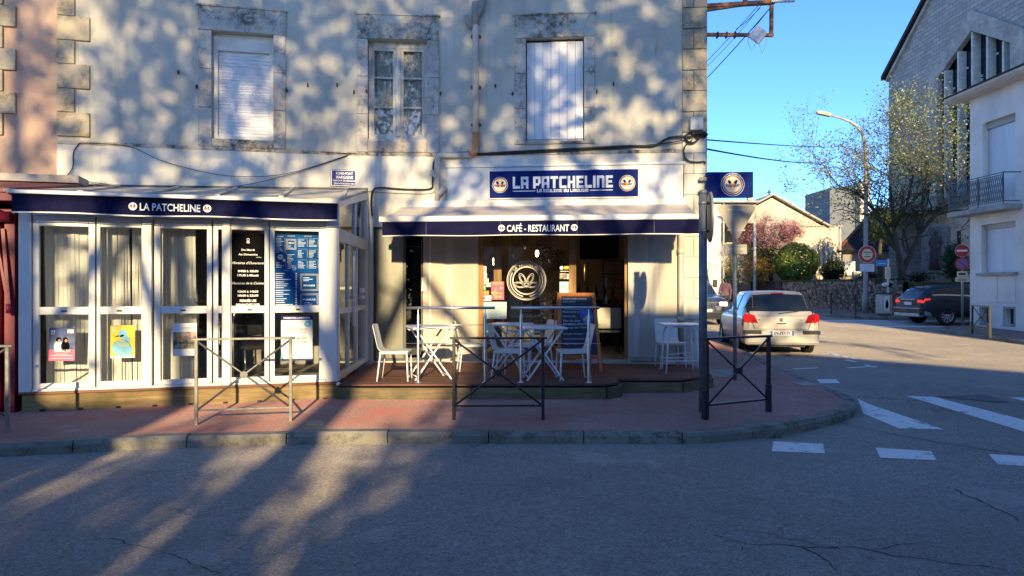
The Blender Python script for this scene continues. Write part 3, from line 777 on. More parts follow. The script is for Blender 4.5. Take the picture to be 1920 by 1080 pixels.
# downpipes on the facade
w = MC(FC); up = FC.u(893)
zq = lambda py, px=893: FC.hit(px, py)[1]
w.cyl((up, -.08, zq(290) + .02), (up, -.08, 9), .058, 12)
for py in (70, 165, 235): w.mat(1).box(up - .09, up + .09, -.10, -.0, zq(py) - .02, zq(py) + .02); w.mat(0)
w.mat(2).tube([(up, -.08, zq(250)), (up, -.08, zq(275)), (up - .02, -.08, zq(288)), (up - .10, -.08, zq(291))], .062, 12)
w.mat(3)
w.tube([(up, -.08, zq(48)), (up - .10, -.09, zq(52)), (up - .16, -.1, zq(40)), (up - .17, -.1, zq(33))], .05, 10)
w.tube([(up, -.08, zq(38)), (up + .10, -.09, zq(22)), (up + .13, -.09, zq(0)), (up + .13, -.09, zq(-60))], .055, 10)
w.cyl((up, -.08, zq(50)), (up, -.08, zq(8)), .07, 12)
w.build('downpipe', [PIPE, RUST, PIPE_O, CONC], cafe)
w = MB(cafe_inv); b0 = FC.w(FC.u(885), -.08, zq(292)); b1 = FC.w(.02, -.09, zq(292)); b2 = FB.w(FB.u(824), -.085, FB.hit(824, 293)[1]); b3 = FB.w(FB.u(820), -.085, FB.hit(820, 302)[1]); b4 = FB.w(FB.u(820), -.085, FB.hit(820, 378)[1])
w.tube([b0, b1, b2, b3, b4], .05, 10)
b5 = FB.w(FB.u(823), -.1, FB.hit(822, 366)[1]); b6 = FC.w(FC.u(838) , -.1, FC.hit(838, 352)[1]); w.tube([b5, b5.lerp(b6, .6) + Vector((0, 0, .01)), b6], .05, 10)
b7 = FB.w(FB.u(820), -.1, FB.hit(820, 334)[1]); b8 = FB.w(FB.u(808), -.11, FB.hit(808, 322)[1]); w.tube([b7, b8], .045, 10)
w.build('downpipe', PIPE, cafe)
w = MC(FC); ue = FC.u(1275); w.cyl((ue, -.12, .3), (ue, -.12, 2.95), .05, 12)
for z in (1.0, 2.2): w.cyl((ue, -.12, z), (ue, -.12, z + .09), .062, 12)
w.build('downpipe', PIPE, cafe)
# ------------------------------------------------ cables pinned to the wall
def cable(name, label, pts, r=.011, m=CABLE, group='cables strung on the facade'):
    """pts: (frame, px, py, off)"""
    w = MB(); P = [f.w(f.hit(px, py, -off)[0], -off, f.hit(px, py, -off)[1]) for f, px, py, off in pts]
    Q = smooth_pts([tuple(p) for p in P], 5) if False else P
    out = []
    for i in range(len(Q) - 1):
        p0, p1, p2, p3 = Q[max(i - 1, 0)], Q[i], Q[i + 1], Q[min(i + 2, len(Q) - 1)]
        for j in range(5):
            t = j / 5; out.append(.5 * ((2 * p1) + (p2 - p0) * t + (2 * p0 - 5 * p1 + 4 * p2 - p3) * t * t + (3 * p1 - p0 - 3 * p2 + p3) * t ** 3))
    out.append(Q[-1]); w.tube(out, r, 6)
    return tag(w.build(name, m), label, 'cable', group)
cable('cable', 'thick black cable running along the band under the boarded window', [(FC, 895, 289, .05), (FC, 960, 285, .05), (FC, 1080, 279, .05), (FC, 1180, 274, .05), (FC, 1225, 273, .05), (FC, 1247, 262, .07), (FC, 1262, 257, .08), (FC, 1285, 256, .09), (FC, 1296, 258, .09)], .022)
cable('cable', 'thin black cable sagging just below the thick band cable', [(FC, 897, 291, .04), (FC, 1000, 287, .04), (FC, 1140, 279, .04), (FC, 1235, 270, .06), (FC, 1290, 262, .09)], .012)
cable('cable', 'black cable looping along the band below the lace-curtained window', [(FA, 600, 285, .03), (FB, 680, 289, .03), (FB, 760, 289, .03), (FB, 830, 287, .03), (FC, 885, 284, .03)], .008)
cable('cable', 'thick black cable bent down to the glazed terrace roof', [(FB, 822, 292, .05), (FB, 813, 305, .06), (FB, 811, 340, .06), (FB, 806, 354, .06), (FB, 760, 355, .05), (FB, 712, 352, .06), (FB, 699, 358, .08), (FB, 696, 380, .09), (FB, 698, 405, .09)], .017)
cable('cable', 'pale cable running beneath the bent black cable', [(FB, 816, 330, .06), (FB, 815, 355, .06), (FB, 800, 362, .05), (FB, 740, 361, .05), (FB, 690, 358, .05), (FA, 600, 358, .05)], .014, CABLE_W)
cable('cable', 'thin cable sagging across the pale band under the roller shutter', [(FA, 150, 268, .04), (FA, 240, 274, .05), (FA, 300, 300, .08), (FA, 380, 322, .10), (FA, 450, 331, .1), (FA, 540, 325, .08), (FA, 655, 290, .04)], .006)
cable('cable', 'thin double cable dropping towards the terrace roof', [(FA, 125, 335, .06), (FA, 240, 350, .1), (FA, 360, 358, .1), (FA, 470, 345, .09), (FA, 560, 322, .07), (FA, 650, 293, .04)], .006)
cable('cable', 'black cable curving down beside the pink house', [(FA, 150, 268, .04), (FA, 138, 285, .05), (FA, 136, 315, .06), (FA, 120, 335, .06)], .009)
cable('cable', 'black cable hanging down the street corner under the meter box', [(FC, 1298, 262, .1), (FC, 1284, 275, .09), (FC, 1283, 292, .09), (FC, 1292, 302, .09), (FC, 1308, 304, .09), (FC, 1320, 303, .09), (FC, 1323, 307, .09)], .015)
cable('cable', 'black cable running straight down the corner beside the fascia', [(FC, 1283, 292, .08), (FC, 1282, 330, .08), (FC, 1282, 372, .08)], .008)
# coil of spare cable
w = MB(FC.M); u, z = FC.hit(1297, 258, -.1)
for k in range(4):
    w.tube([(u + (.125 - .008 * k) * math.cos(a * .4), -.09 - .018 * k, z + (.085 + .004 * k) * math.sin(a * .4)) for a in range(17)], .012, 6, False)
w.ellipsoid((u + .21, -.10, z + .05), (.08, .05, .06), 8, 6, .25)
tag(w.build('cable_coil', CABLE), 'coil of spare black cable hung on the street corner', 'cable coil')
w = MB(FC.M); u0, u1, z0, z1 = FC.rect(1293, 222, 1317, 246, -.05)
w.cbox(u0, u1, -.17, -.051, z0, z1, .012); w.mat(1).box(u0 + .03, u1 - .01, -.15, -.06, z0 - .07, z0 - .001)
for i in range(4): w.cyl((u0 + .05 + i * .04, -.11, z0 - .12), (u0 + .05 + i * .04, -.11, z0 - .07), .012, 6)
tag(w.build('meter_box', [PVC_D, CABLE]), 'small white junction box at the top of the street corner', 'junction box')
# old iron bracket on the corner with a square antenna
br = thing('wall_bracket', 'rusty iron bracket jutting from the corner over the street', 'bracket', (P3[0], P3[1], 0))
DB = 12.75
def bp(px, py, d=DB): return at(px, py, d) - Vector((P3[0], P3[1], 0))
w = MB(); w.bar(bp(1318, 12), bp(1452, 4), .09, .07); w.bar(bp(1318, 20), bp(1398, 8), .06, .05); w.bar(bp(1447, -25), bp(1446, 68), .06, .06); w.bar(bp(1318, 65), bp(1450, 66), .055, .06); w.bar(bp(1396, -20), bp(1398, 10), .07, .07)
w.mat(1).bar(bp(1446, 2, DB - .08), bp(1490, 1, DB - .08), .05, .05); w.mat(0)
w.build('bar', [RUST, PVC_D], br, .004)
w = MB()
for a, b in (((1425, 15), (1380, 55)), ((1446, 12), (1405, 60))):
    w.tube([bp(*a), bp((a[0] + b[0]) / 2 - 3, (a[1] + b[1]) / 2 + 6), bp(*b)], .006, 5)
w.build('drop_wire', CABLE, br)
for px in (1345, 1362, 1378): w = MB(); w.cbox(*(lambda p: (p.x - .012, p.x + .012, p.y - .05, p.y + .05, p.z - .05, p.z + .05))(bp(px, 66)), .003); w.build('clip', CABLE, br)
an = MB(); c = at(1421, 65.5, DB - .15); q = Matrix.Translation(c) @ Matrix.Rotation(R(-28), 4, 'Z') @ Matrix.Rotation(R(42), 4, 'Y'); an.M = q
an.cbox(-.125, .125, -.04, .03, -.125, .125, .03); an.M = Matrix(); an.mat(1)
for dx, dz, rr in ((-8, 22, .09), (12, 24, .13)):
    p = at(1412 + dx, 66, DB); an.tube([p, p + Vector((-.02, 0, -.12)), p + Vector((.05, 0, -.2 - rr)), p + Vector((.12, 0, -.15)), p + Vector((.13, 0, .0))], .005, 5)
tag(an.build('antenna', [PVC, CABLE_W]), 'white square antenna hung as a diamond on the rusty bracket', 'antenna')
# pegs + overhead wires
def wire(label, a, b, sag, r=.008):
    w = MB(); pts = [a.lerp(b, i / 16) - Vector((0, 0, sag * 4 * (i / 16) * (1 - i / 16))) for i in range(17)]
    w.tube(pts, r, 5); return tag(w.build('overhead_wire', CABLE), label, 'overhead wire', 'overhead wires from the street corner')
wire('upper thin wire from the corner to beyond the street lamp', at(1322, 262, 12.7), at(1600, 274, 52), .1, .014)
wire('lower doubled wire from the corner into the flowering tree', at(1322, 279, 12.7), at(1560, 303, 38), .15, .018)
wire('wire slanting from the bracket, uppermost of the slanting ones', at(1424, 8, 12.75), at(1322, 118, 15), .02, .006)
wire('thin wire slanting just beneath the uppermost slanting wire', at(1428, 9, 12.75), at(1322, 128, 15), .05, .005)
wire('thick wire slanting from the upright of the bracket to the wall', at(1445, 14, 12.75), at(1322, 150, 15), .02, .009)
# ================================================================= pink neighbour, glazed terrace, awnings, deck
def emblem(mb, x, y, r, z, ks, ring=True, petal=1.0):
    """round badge with a fan of mussels; ks = material slots (white, cream, navy, orange, blue, maroon)"""
    W, C, N, O, B, Br = ks
    if ring: mb.mat(W).disc(x, y, r, z, 36); mb.mat(N).disc(x, y, r * .95, z + .0012, 36); mb.mat(O).disc(x, y, r * .88, z + .0024, 36)
    mb.mat(C).disc(x, y, r * .80, z + .0036, 32)
    cy = y - r * .30
    for a, l, col in ((R(160), .50, B), (R(20), .50, B), (R(122), .56, N), (R(58), .56, N)):
        ex, ey = x + math.cos(a) * r * l * .95, cy + math.sin(a) * r * l * 1.05
        mb.mat(col).disc(ex, ey, r * .30, z + .0048, 18, r * .155, a)
    for a, l, col in ((R(150), .24, Br), (R(30), .24, Br), (R(112), .30, O), (R(68), .30, O), (R(90), .12, O)):
        ex, ey = x + math.cos(a) * r * l, cy + math.sin(a) * r * l
        mb.mat(col).disc(ex, ey, r * .20, z + .006, 14, r * .11, a)
    mb.mat(W).disc(x, cy - r * .02, r * .09, z + .0072, 12)
EMB = [WHITE, CREAMP, NAVYSIGN, ORANGEP, BLUEP, BROWNP]      # slots 1..6 after a base slot
EK = (1, 2, 3, 4, 5, 6)
dirA = (FA.M.to_3x3() @ Vector((1, 0, 0)))
pink = thing('pink_house', 'pink rendered house with stone window edging beside the grey building', 'house', (P0[0], P0[1], 0), FA.rz)
w = MB(); w.box(-9, -.012, .02, 10, -.3, 9.3); w.build('wall', W_PINK, pink)
w = MB(); uq = FA.u(30); zt = FA.hit(20, -40)[1]; z = FA.hit(20, 254)[1]; k = 0
while z < 9.0:
    w.cbox(-2.5, uq if k % 2 else uq - .19, -.03, .019, z + .003, z + .355, .01); z += .36; k += 1
w.build('window_surround', QUOIN, pink)
w = MB(); w.box(-9.2, .1, -.3, 10.3, 9.3, 9.5); w.prism([(-9.2, -.3, 9.51), (.1, -.3, 9.51), (.1, 5, 12.5), (-9.2, 5, 12.5)], (0, .1, .1)); w.build('roof', TILE, pink)
# --- burgundy shop front next to the terrace
TA = Vector((-6.26, 9.06)); TB = Vector((-2.49, 10.12)); FT = Frame(TA, TB)
bs = thing('burgundy_shopfront', 'burgundy shop front with a folded awning beside the white glazed terrace', 'shop front', (TA[0], TA[1], 0), FT.rz)
w = MB(); w.box(-3.2, -.075, .15, 2.9, 0, 2.62); w.box(-.2, -.08, .02, .148, 0, 2.6); w.box(-.42, -.26, .06, .148, 0, 2.6)
for k in range(6): w.box(-1.9 + k * .28, -1.68 + k * .28, .12, .149, .1, .9)
w.build('panel', BURG, bs, .006)
w = MB(); w.box(-3.3, -.05, -.1, 2.95, 2.70, 2.80); w.prism([(-3.3, -.12, 2.80), (-.04, -.12, 2.80), (-.04, 2.9, 3.28), (-3.3, 2.9, 3.28)], (0, 0, .06)); w.mat(1).box(-3.3, -.03, 2.4, 2.95, 3.28, 3.4)
w.build('canopy_roof', [BURG, CONC], bs, .004)
w = MB(); w.bar((-.20, .0, 2.35), (-.11, -.06, 1.35), .04, .05); w.bar((-.30, .0, 2.4), (-.12, -.06, 1.38), .03, .04); w.cyl((-.12, -.07, 1.28), (-.12, -.07, 1.4), .03); w.cyl((-3.2, -.04, 2.5), (-.1, -.04, 2.5), .07)
w.build('awning_arm', BURG, bs)
# --- the glazed terrace
ter = thing('glazed_terrace', 'white framed glazed terrace with curtained doors on a low timber base', 'glazed terrace', (TA[0], TA[1], 0), FT.rz)
ZB = .27; LT = FT.L
w = MB(); zz = 0.0
w.cbox(0, LT * .52 - .003, .0, .12, -.0, .232, .012); w.cbox(LT * .52 + .003, LT + .01, .0, .12, .0, .232, .012)
w.build('timber_base', BEAM_L, ter)
w = MB(); w.cbox(-.03, LT + .02, -.03, .14, .235, ZB, .006); w.build('timber_sill', SILLWOOD, ter)
w = MB()
for k in range(9): w.cbox(.2 + k * .44, .26 + k * .44, -.012, .0, .012, .045, .004)
w.build('foot_block', DARK, ter)
ZT = 2.66
def fz(px, py): return FT.hit(px, py)[1]
# opening leaves: (outer px0, px1, glass px0, px1)
doors = [(61, 178, 73, 166), (181, 266, 188, 265), (289, 397, 301, 388), (400, 418, 409, 416), (432, 504, 434, 496), (506, 611, 515, 598)]
za, zb, zc, zd = ZB + .10, 1.255, 1.355, ZT - .26
fm = MB()
# fixed posts and head
for a, b in ((36, 60), (267, 285), (418, 432), (611, 632)):
    fm.cbox(FT.u(a), FT.u(b), -.03, .08, ZB, ZT, .006)
fm.cbox(FT.u(60) + .004, FT.u(267) - .004, -.012, .07, ZT - .13, ZT, .005); fm.cbox(FT.u(285) + .004, FT.u(418) - .004, -.012, .07, ZT - .13, ZT, .005); fm.cbox(FT.u(432) + .004, FT.u(611) - .004, -.012, .07, ZT - .13, ZT, .005)
for a, b in ((60, 267), (285, 418), (432, 611)): fm.cbox(FT.u(a) + .004, FT.u(b) - .004, -.02, .07, ZB, ZB + .03, .004)
fm.build('frame', PVC, ter)
for a, b, ga, gb in doors:
    d = MB(); u0, u1, g0, g1 = FT.u(a), FT.u(b), FT.u(ga), FT.u(gb); y0, y1 = 0.0, .055; zlo, zhi = ZB + .034, ZT - .134
    d.cbox(u0, g0, y0, y1, zlo, zhi, .005); d.cbox(g1, u1, y0, y1, zlo, zhi, .005)
    for p, q in ((zlo, za), (zb, zc), (zd, zhi)): d.cbox(g0 + .001, g1 - .001, y0 + .003, y1, p, q, .005)
    fm2 = d.mat(1).box(u1 + .0005, u1 + .006, .012, .05, zlo, zhi)
    if g1 - g0 > .3: d.mat(1).cbox((u0 + u1) / 2 - .03, (u0 + u1) / 2 + .03, -.012, 0.002, zb + .035, zb + .055, .004)
    do = d.build('folding_door', [PVC, BLACKM], ter)
    g = MB(); g.quad((g0, .03, za), (g1, .03, za), (g1, .03, zb), (g0, .03, zb)); g.quad((g0, .03, zc), (g1, .03, zc), (g1, .03, zd), (g0, .03, zd)); g.build('pane', GLASS, do)
# side of the terrace facing the deck
SB = FB.w(FB.u(690), 0, 0); FS = Frame((TB.x - .0, TB.y + .0), (SB.x, SB.y - .06)); LS = FS.L
Ms = ter.matrix_basis.inverted() @ FS.M
w = MB(Ms)
rz0, rz1 = 2.86, 3.34     # slope of the roof edge
zr = lambda u: rz0 + (rz1 - rz0) * u / LS
us = [0.10, .95, 1.75, LS - .1]
w.cbox(.0, .095, -.02, .1, ZB, zr(.1) - .12, .005); w.cbox(LS - .22, LS, -.02, .09, ZB, zr(LS) - .14, .005)
for u in us[1:3]: w.cbox(u - .035, u + .035, .0, .06, ZB + .09, 2.28, .005)
w.cbox(.1, LS - .222, -.01, .07, ZB, ZB + .09, .005); w.cbox(.1, LS - .222, -.012, .072, 2.28, 2.46, .005)
for i in range(3): a = us[i] + (.04 if i else 0); b = us[i + 1] - (.04 if i < 2 else .125); w.cbox(a, b, 0, .06, 1.22, 1.30, .004)
w.prism([(0, -.02, zr(0) - .115), (LS, -.02, zr(LS) - .115), (LS, -.02, zr(LS)), (0, -.02, zr(0))], (0, .1, 0))
w.cbox(1.55, 1.63, .0, .06, 2.465, zr(1.5) - .12, .005)
w.cbox(us[1] + .30, us[1] + .34, -.045, -.0, 1.0, 2.2, .008); w.cbox(us[2] - .06, us[2] + .2, -.09, -.03, 1.42, 1.47, .006); w.cbox(us[2] - .02, us[2] + .16, -.09, -.03, 1.52, 1.6, .006)
so = w.build('side_frame', PVC, ter)
w = MB(Ms)
w.quad((.1, .03, ZB + .09), (LS - .22, .03, ZB + .09), (LS - .22, .03, 2.28), (.1, .03, 2.28)); w.poly([(.1, .03, 2.46), (LS - .22, .03, 2.46), (LS - .22, .03, zr(LS - .22) - .11), (.1, .03, zr(.1) - .11)])
w.build('side_pane', GLASS, so)
w = MB(); w.tube([(LT + .0, -.05, .245), (LT + .03, -.07, .23)], .025, 10); w.build('drain_pipe', PVC_D, ter)
# sloping roof of translucent sheets with white ribs
w = MB()
A3 = Vector((-.1, -.2, 2.79)); B3 = Vector((LT + .06, -.2, 2.82))
wi = ter.matrix_basis.inverted(); C3 = wi @ FB.w(FB.u(690), -.05, 3.36); D3 = wi @ FA.w(.02, -.05, 3.28); E3 = wi @ FA.w(FA.L, -.05, 3.36)
w.prism([A3, B3, C3, E3, D3], (0, 0, .03))
for k in range(6):
    t = k / 5; p = A3.lerp(B3, t) + Vector((0, 0, .035)); q = D3.lerp(E3, t) + Vector((0, 0, .04)); w.mat(1).bar(p, q, .06, .03)
w.build('sloping_roof', [mat('translucent_roof', (.50, .46, .38), .8, .2, 2, spec=.15), mat('roof_rib', (.54, .50, .42), .7, .15, 2)], ter)
w = MB(); w.bar(D3 + Vector((0, -.02, .03)), E3 + Vector((0, -.02, .03)), .10, .05); w.bar(E3 + Vector((0, -.02, .03)), C3 + Vector((0, -.02, .03)), .10, .05); w.build('roof_flashing', mat('dirty_flashing', (.12, .11, .095), .8, .4, 5), ter)
w = MB(); w.quad((0, .1, ZB + .01), (LT, .1, ZB + .01), (LT, 3.2, ZB + .01), (0, 3.2, ZB + .01)); w.build('terrace_floor', mat('terrace_tiles', (.30, .28, .25), .5, .2, 3), ter)
w = MB(); w.quad((.3, 2.75, ZB), (LT - .2, 2.45, ZB), (LT - .2, 2.45, 3.0), (.3, 2.75, 3.0)); w.build('terrace_back_wall', mat('grey_back_wall', (.34, .33, .30), .8, .15, 2), ter)
w = MB(); w.quad((0, .1, ZB), (0, 3.2, ZB), (0, 3.2, 3.2), (0, .1, 2.7)); w.build('terrace_end_wall', mat('olive_wall', (.16, .155, .10), .8, .3, 3), ter)
# sheer curtains behind the doors
def curtain(px0, px1, label, y=.32, gather=0.0):
    m2 = MB(); u0, u1 = FT.u(px0, y), FT.u(px1, y); n = 70; zs = (ZB + .03, .7, 1.3, 2.0, 2.6); rnd = random.Random(int(px0)); ph = rnd.uniform(0, 6)
    vs = []; fs = []
    for k in range(n + 1):
        t = k / n
        for j, z in enumerate(zs):
            u = u0 + (u1 - u0) * t; q = math.sin(u * 38 + ph) * .010 + math.sin(u * 14 + ph * 2 + z * .3) * .018
            vs.append((u + .015 * math.sin(z * 2 + k), y + q, z))
    for k in range(n):
        for j in range(4): a = k * 5 + j; fs.append((a, a + 5, a + 6, a + 1))
    m2.smooth = True; m2.add(vs, fs); m2.M = Matrix()
    o = m2.build('curtain', CURT); o.location = (TA.x, TA.y, 0); o.rotation_euler = (0, 0, FT.rz)
    return tag(o, label, 'curtain', 'white sheer curtains in the terrace')
curtain(86, 174, 'white curtain behind the violet concert poster, leftmost of the terrace curtains')
curtain(184, 244, 'white curtain behind the yellow poster, left of the narrow dark gap')
curtain(249, 286, 'narrow white curtain right of the gap beside the yellow poster')
curtain(296, 368, 'white curtain behind the photo poster and left of the round-backed chair')
def plate(name, label, cat, fr, box, off, mats, draw, thick=.006, group=None, tilt=0, top=None):
    """thin board or sheet of paper on a frame's plane; draw(mb, W, H) in plate coordinates from the lower left"""
    u0, u1, z0, z1 = fr.rect(*box, off) if len(box) == 4 and not top else box
    W, H = u1 - u0, z1 - z0
    m2 = MB(); m2.box(0, W, 0, thick, 0, H); m2.M = Matrix.Translation((0, -.0012, 0)) @ DRAW
    draw(m2, W, H); m2.M = Matrix()
    o = m2.build(name, mats); p = fr.w(u0, off, z0); o.location = p; o.rotation_euler = (0, tilt, fr.rz)
    return tag(o, label, cat, group)
def d_hours(m, W, H):
    m.mat(1); cx = W / 2
    m.ring(cx, H * .92, W * .03, W * .045, 0, 16); m.disc(cx, H * .885, W * .05, 0, 16, W * .03)
    T = lambda s, y, h, w=None, b=.012: m.text(s, cx, H * y, H * h, .001, b, 'c', w)
    T('Du Mardi', .775, .024, W * .40); T('Au Dimanche', .715, .024, W * .58); m.text('inclus', W * .82, H * .685, H * .013, .001, .0, 'c', W * .16, 1, .3)
    m.text("Horaires d'Ouverture", cx, H * .60, H * .032, .001, .0, 'c', W * .97, 1, .45); m.text('Horaires de la Cuisine', cx, H * .335, H * .032, .001, .0, 'c', W * .97, 1, .45)
    T('9H00 à 15h30', .495, .026, W * .62, .03); T('17h30 à Minuit', .44, .026, W * .64, .03)
    T('12h00 à 14h30', .228, .026, W * .62, .03); T('18h00 à 22h30', .175, .026, W * .62, .03)
    T('FERMÉS LES', .105, .030, W * .5, .03); T('DIMANCHES SOIR', .052, .030, W * .72, .03)
plate('opening_hours_panel', 'black panel of opening hours in white lettering in the terrace door', 'hours panel', FT, (434, 438, 496, 581), .024, [BLACKP, WHITE], d_hours, .004)
def d_menu(m, W, H):
    rnd = random.Random(11); E = [0, 1, 2, 3]
    def lines(x0, y1, w, n, dy, col=1, hh=.0045, price=True):
        for i in range(n):
            y = y1 - i * dy; l = w * rnd.uniform(.35, .82)
            m.mat(col).rect(x0, y, x0 + l, y + H * hh, .001)
            if price: m.mat(2).rect(x0 + w * .93, y, x0 + w, y + H * hh * 1.4, .001)
    def head(t, x, y, w, col=2): m.mat(col).text(t, x, y, H * .011, .001, .02, 'c', w)
    def frame(x0, y0, x1, y1):
        for q in (0, .012 * W * 2):
            t = .006 * W * 1.4
            m.mat(2).rect(x0 + q, y0 + q, x1 - q, y0 + q + t, .001); m.rect(x0 + q, y1 - q - t, x1 - q, y1 - q, .001); m.rect(x0 + q, y0 + q + t, x0 + q + t, y1 - q - t, .001); m.rect(x1 - q - t, y0 + q + t, x1 - q, y1 - q - t, .001)
    head('ENTRÉES', W * .12, H * .965, W * .14); head('PLATS', W * .37, H * .975, W * .16); head('MOULES', W * .75, H * .975, W * .18)
    lines(W * .02, H * .94, W * .22, 11, H * .018); frame(W * .26, H * .80, W * .48, H * .94); m.mat(1).text('MENU', W * .37, H * .88, H * .016, .001, .02, 'c', W * .12); lines(W * .30, H * .855, W * .14, 3, H * .018, 1, .004, False)
    for (x, n) in ((.52, 9), (.77, 9)):
        for b in range(3):
            y = H * (.95 - b * .145); m.mat(3).rect(W * x, y, W * (x + .22), y + H * .006, .001); lines(W * x, y - H * .022, W * .22, 6, H * .017)
    emblem(m, W * .13, H * .70, W * .065, .001, (1, 4, 0, 2, 3, 2)); m.mat(4).disc(W * .21, H * .655, W * .035, .001, 14)
    lines(W * .03, H * .62, W * .22, 4, H * .02); lines(W * .28, H * .73, W * .2, 8, H * .018, 1, .0045, False); lines(W * .28, H * .58, W * .2, 3, H * .018)
    m.mat(3).disc(W * .44, H * .545, W * .05, .001, 16)
    head('MOULES', W * .26, H * .515, W * .12)
    y = H * .475
    for i in range(17):
        l = W * rnd.uniform(.14, .40); m.mat(1).rect(W * .02, y, W * .02 + l, y + H * .008, .001); m.mat(4).rect(W * .465, y, W * .50, y + H * .012, .001); y -= H * (.026 if i % 4 != 3 else .034)
    frame(W * .58, H * .25, W * .985, H * .475); m.mat(1); lines(W * .64, H * .42, W * .28, 3, H * .02, 1, .007, False); m.mat(1).text('MENU DU JOUR', W * .78, H * .31, H * .02, .001, .03, 'c', W * .26)
    frame(W * .58, H * .03, W * .985, H * .21); m.mat(1).text('FORMULE', W * .78, H * .12, H * .022, .001, .03, 'c', W * .28); lines(W * .66, H * .085, W * .24, 2, H * .02, 1, .006, False)
plate('menu_panel', 'tall blue menu panel covered in small white print in the terrace door', 'menu panel', FT, (515, 440, 598, 580), .022, [BLUEMENU, PALEB, mat('sand_print', (.52, .42, .25), .5, .1), BLUEP, CREAMP], d_menu, .004)
def d_p1(m, W, H):
    m.mat(1).rect(0, 0, W, H * .34, .001); m.mat(2).text('21', W * .13, H * .86, H * .065, .002, .04, 'c', W * .16); m.text('MARS', W * .13, H * .80, H * .025, .002, .03, 'c', W * .15); m.rect(W * .69, H * .84, W * .93, H * .95, .002); m.mat(0).rect(W * .72, H * .86, W * .80, H * .89, .003)
    for x, c in ((.36, 3), (.62, 4)):
        m.mat(c).disc(W * x, H * .44, W * .17, .002, 20, H * .17); m.mat(4).disc(W * x, H * .64, W * .10, .003, 18, H * .075); m.mat(5).disc(W * (x + .03), H * .61, W * .055, .004, 16, H * .05)
    m.mat(2).text('VIVALDI', W * .5, H * .265, H * .075, .005, .02, 'c', W * .62); m.rect(W * .1, H * .15, W * .9, H * .162, .002); m.rect(W * .08, H * .07, W * .92, H * .08, .002); m.rect(W * .25, H * .2, W * .75, H * .21, .002)
plate('concert_poster', 'violet and pink concert poster showing two musicians', 'poster', FT, (91, 614, 140, 676), .008, [PURP, PINKP, WHITE, PAPER, BLACKP, mat('skin_print', (.42, .22, .14), .6, .1)], d_p1, .002, 'posters in the terrace doors', R(1.5))
def d_p2(m, W, H):
    m.mat(1).rect(0, 0, W, H * .07, .001); m.mat(2).disc(W * .45, H * .31, W * .37, .002, 26, H * .25); m.disc(W * .72, H * .25, W * .18, .0021, 20, H * .18); m.disc(W * .5, H * .74, W * .19, .0022, 22, H * .13, .5); m.disc(W * .62, H * .55, W * .17, .0023, 20, H * .14)
    m.mat(3).disc(W * .47, H * .68, W * .10, .003, 14, H * .03, .4); m.poly([(W * .14, H * .64, .003), (W * .34, H * .70, .003), (W * .36, H * .66, .003)]); m.ring(W * .45, H * .31, W * .36, W * .375, .003, 30, .2, 3, H / W * .66)
    m.mat(0).text('100T', W * .42, H * .50, H * .09, .004, .02, 'c', W * .36); m.text('NICO', W * .55, H * .36, H * .09, .004, .02, 'c', W * .4)
    m.mat(1)
    for i in range(3): m.rect(W * .07, H * (.93 - i * .05), W * (.3 - .03 * i), H * (.945 - i * .05), .002)
plate('yellow_poster', 'bright yellow poster with a pale blue figure', 'poster', FT, (207, 610, 253, 671), .008, [YELP, PAPER, mat('sky_print', (.16, .46, .62), .5, .1), BLACKP], d_p2, .002, 'posters in the terrace doors')
def d_p3(m, W, H):
    m.mat(1).rect(W * .02, H * .21, W * .98, H * .73, .001); m.mat(2).disc(W * .28, H * .56, W * .10, .002, 14, H * .12); m.disc(W * .36, H * .47, W * .06, .0021, 10, H * .05); m.mat(3).disc(W * .7, H * .62, W * .06, .002, 12, H * .05)
    m.mat(4).text('Symbiot', W * .56, H * .835, H * .05, .002, .0, 'c', W * .44, 1, .2); m.text('(T) Y O', W * .87, H * .835, H * .04, .002, 0, 'c', W * .15); m.ring(W * .72, H * .1, W * .035, W * .05, .002, 16)
plate('photo_poster', 'white poster with a dark flower photograph behind the grey barrier', 'poster', FT, (324, 606, 369, 667), .008, [PAPER, PHOTO, ORANGEP, PINKP, mat('grey_print', (.3, .3, .3), .6, .05)], d_p3, .002, 'posters in the terrace doors')
def d_p4(m, W, H):
    m.mat(1).rect(0, H * .905, W, H, .001); m.mat(2).text('FREEDOM-LIMOUSIN', W * .5, H * .935, H * .035, .002, .03, 'c', W * .84); m.mat(3).text('LE FESTIVAL', W * .48, H * .845, H * .018, .002, .01, 'c', W * .36)
    m.mat(4).disc(W * .84, H * .815, W * .11, .002, 22); m.mat(2).text('4', W * .84, H * .79, H * .05, .003, .02, 'c'); m.mat(3)
    m.text('ENTRE LES MURS,', W * .5, H * .68, H * .034, .002, .015, 'c', W * .72); m.text('LES PAYSAGES', W * .5, H * .62, H * .034, .002, .015, 'c', W * .62)
    m.text('24 MARS', W * .56, H * .475, H * .05, .002, .03, 'c', W * .5); m.text('12 AVRIL', W * .58, H * .39, H * .05, .002, .03, 'c', W * .48)
    m.mat(4).rect(W * .35, H * .27, W * .72, H * .283, .002); m.rect(W * .35, H * .24, W * .78, H * .252, .002); m.poly([(0, 0, .002), (W * .14, 0, .002), (W * .07, H * .05, .002), (W * .02, H * .24, .002), (0, H * .24, .002)])
plate('festival_poster', 'large white poster with coral lettering and a blue heading', 'poster', FT, (527, 592, 586, 676), .012, [PAPER, NAVYSIGN, WHITE, REDTXT, TEALP], d_p4, .003, 'posters in the terrace doors')
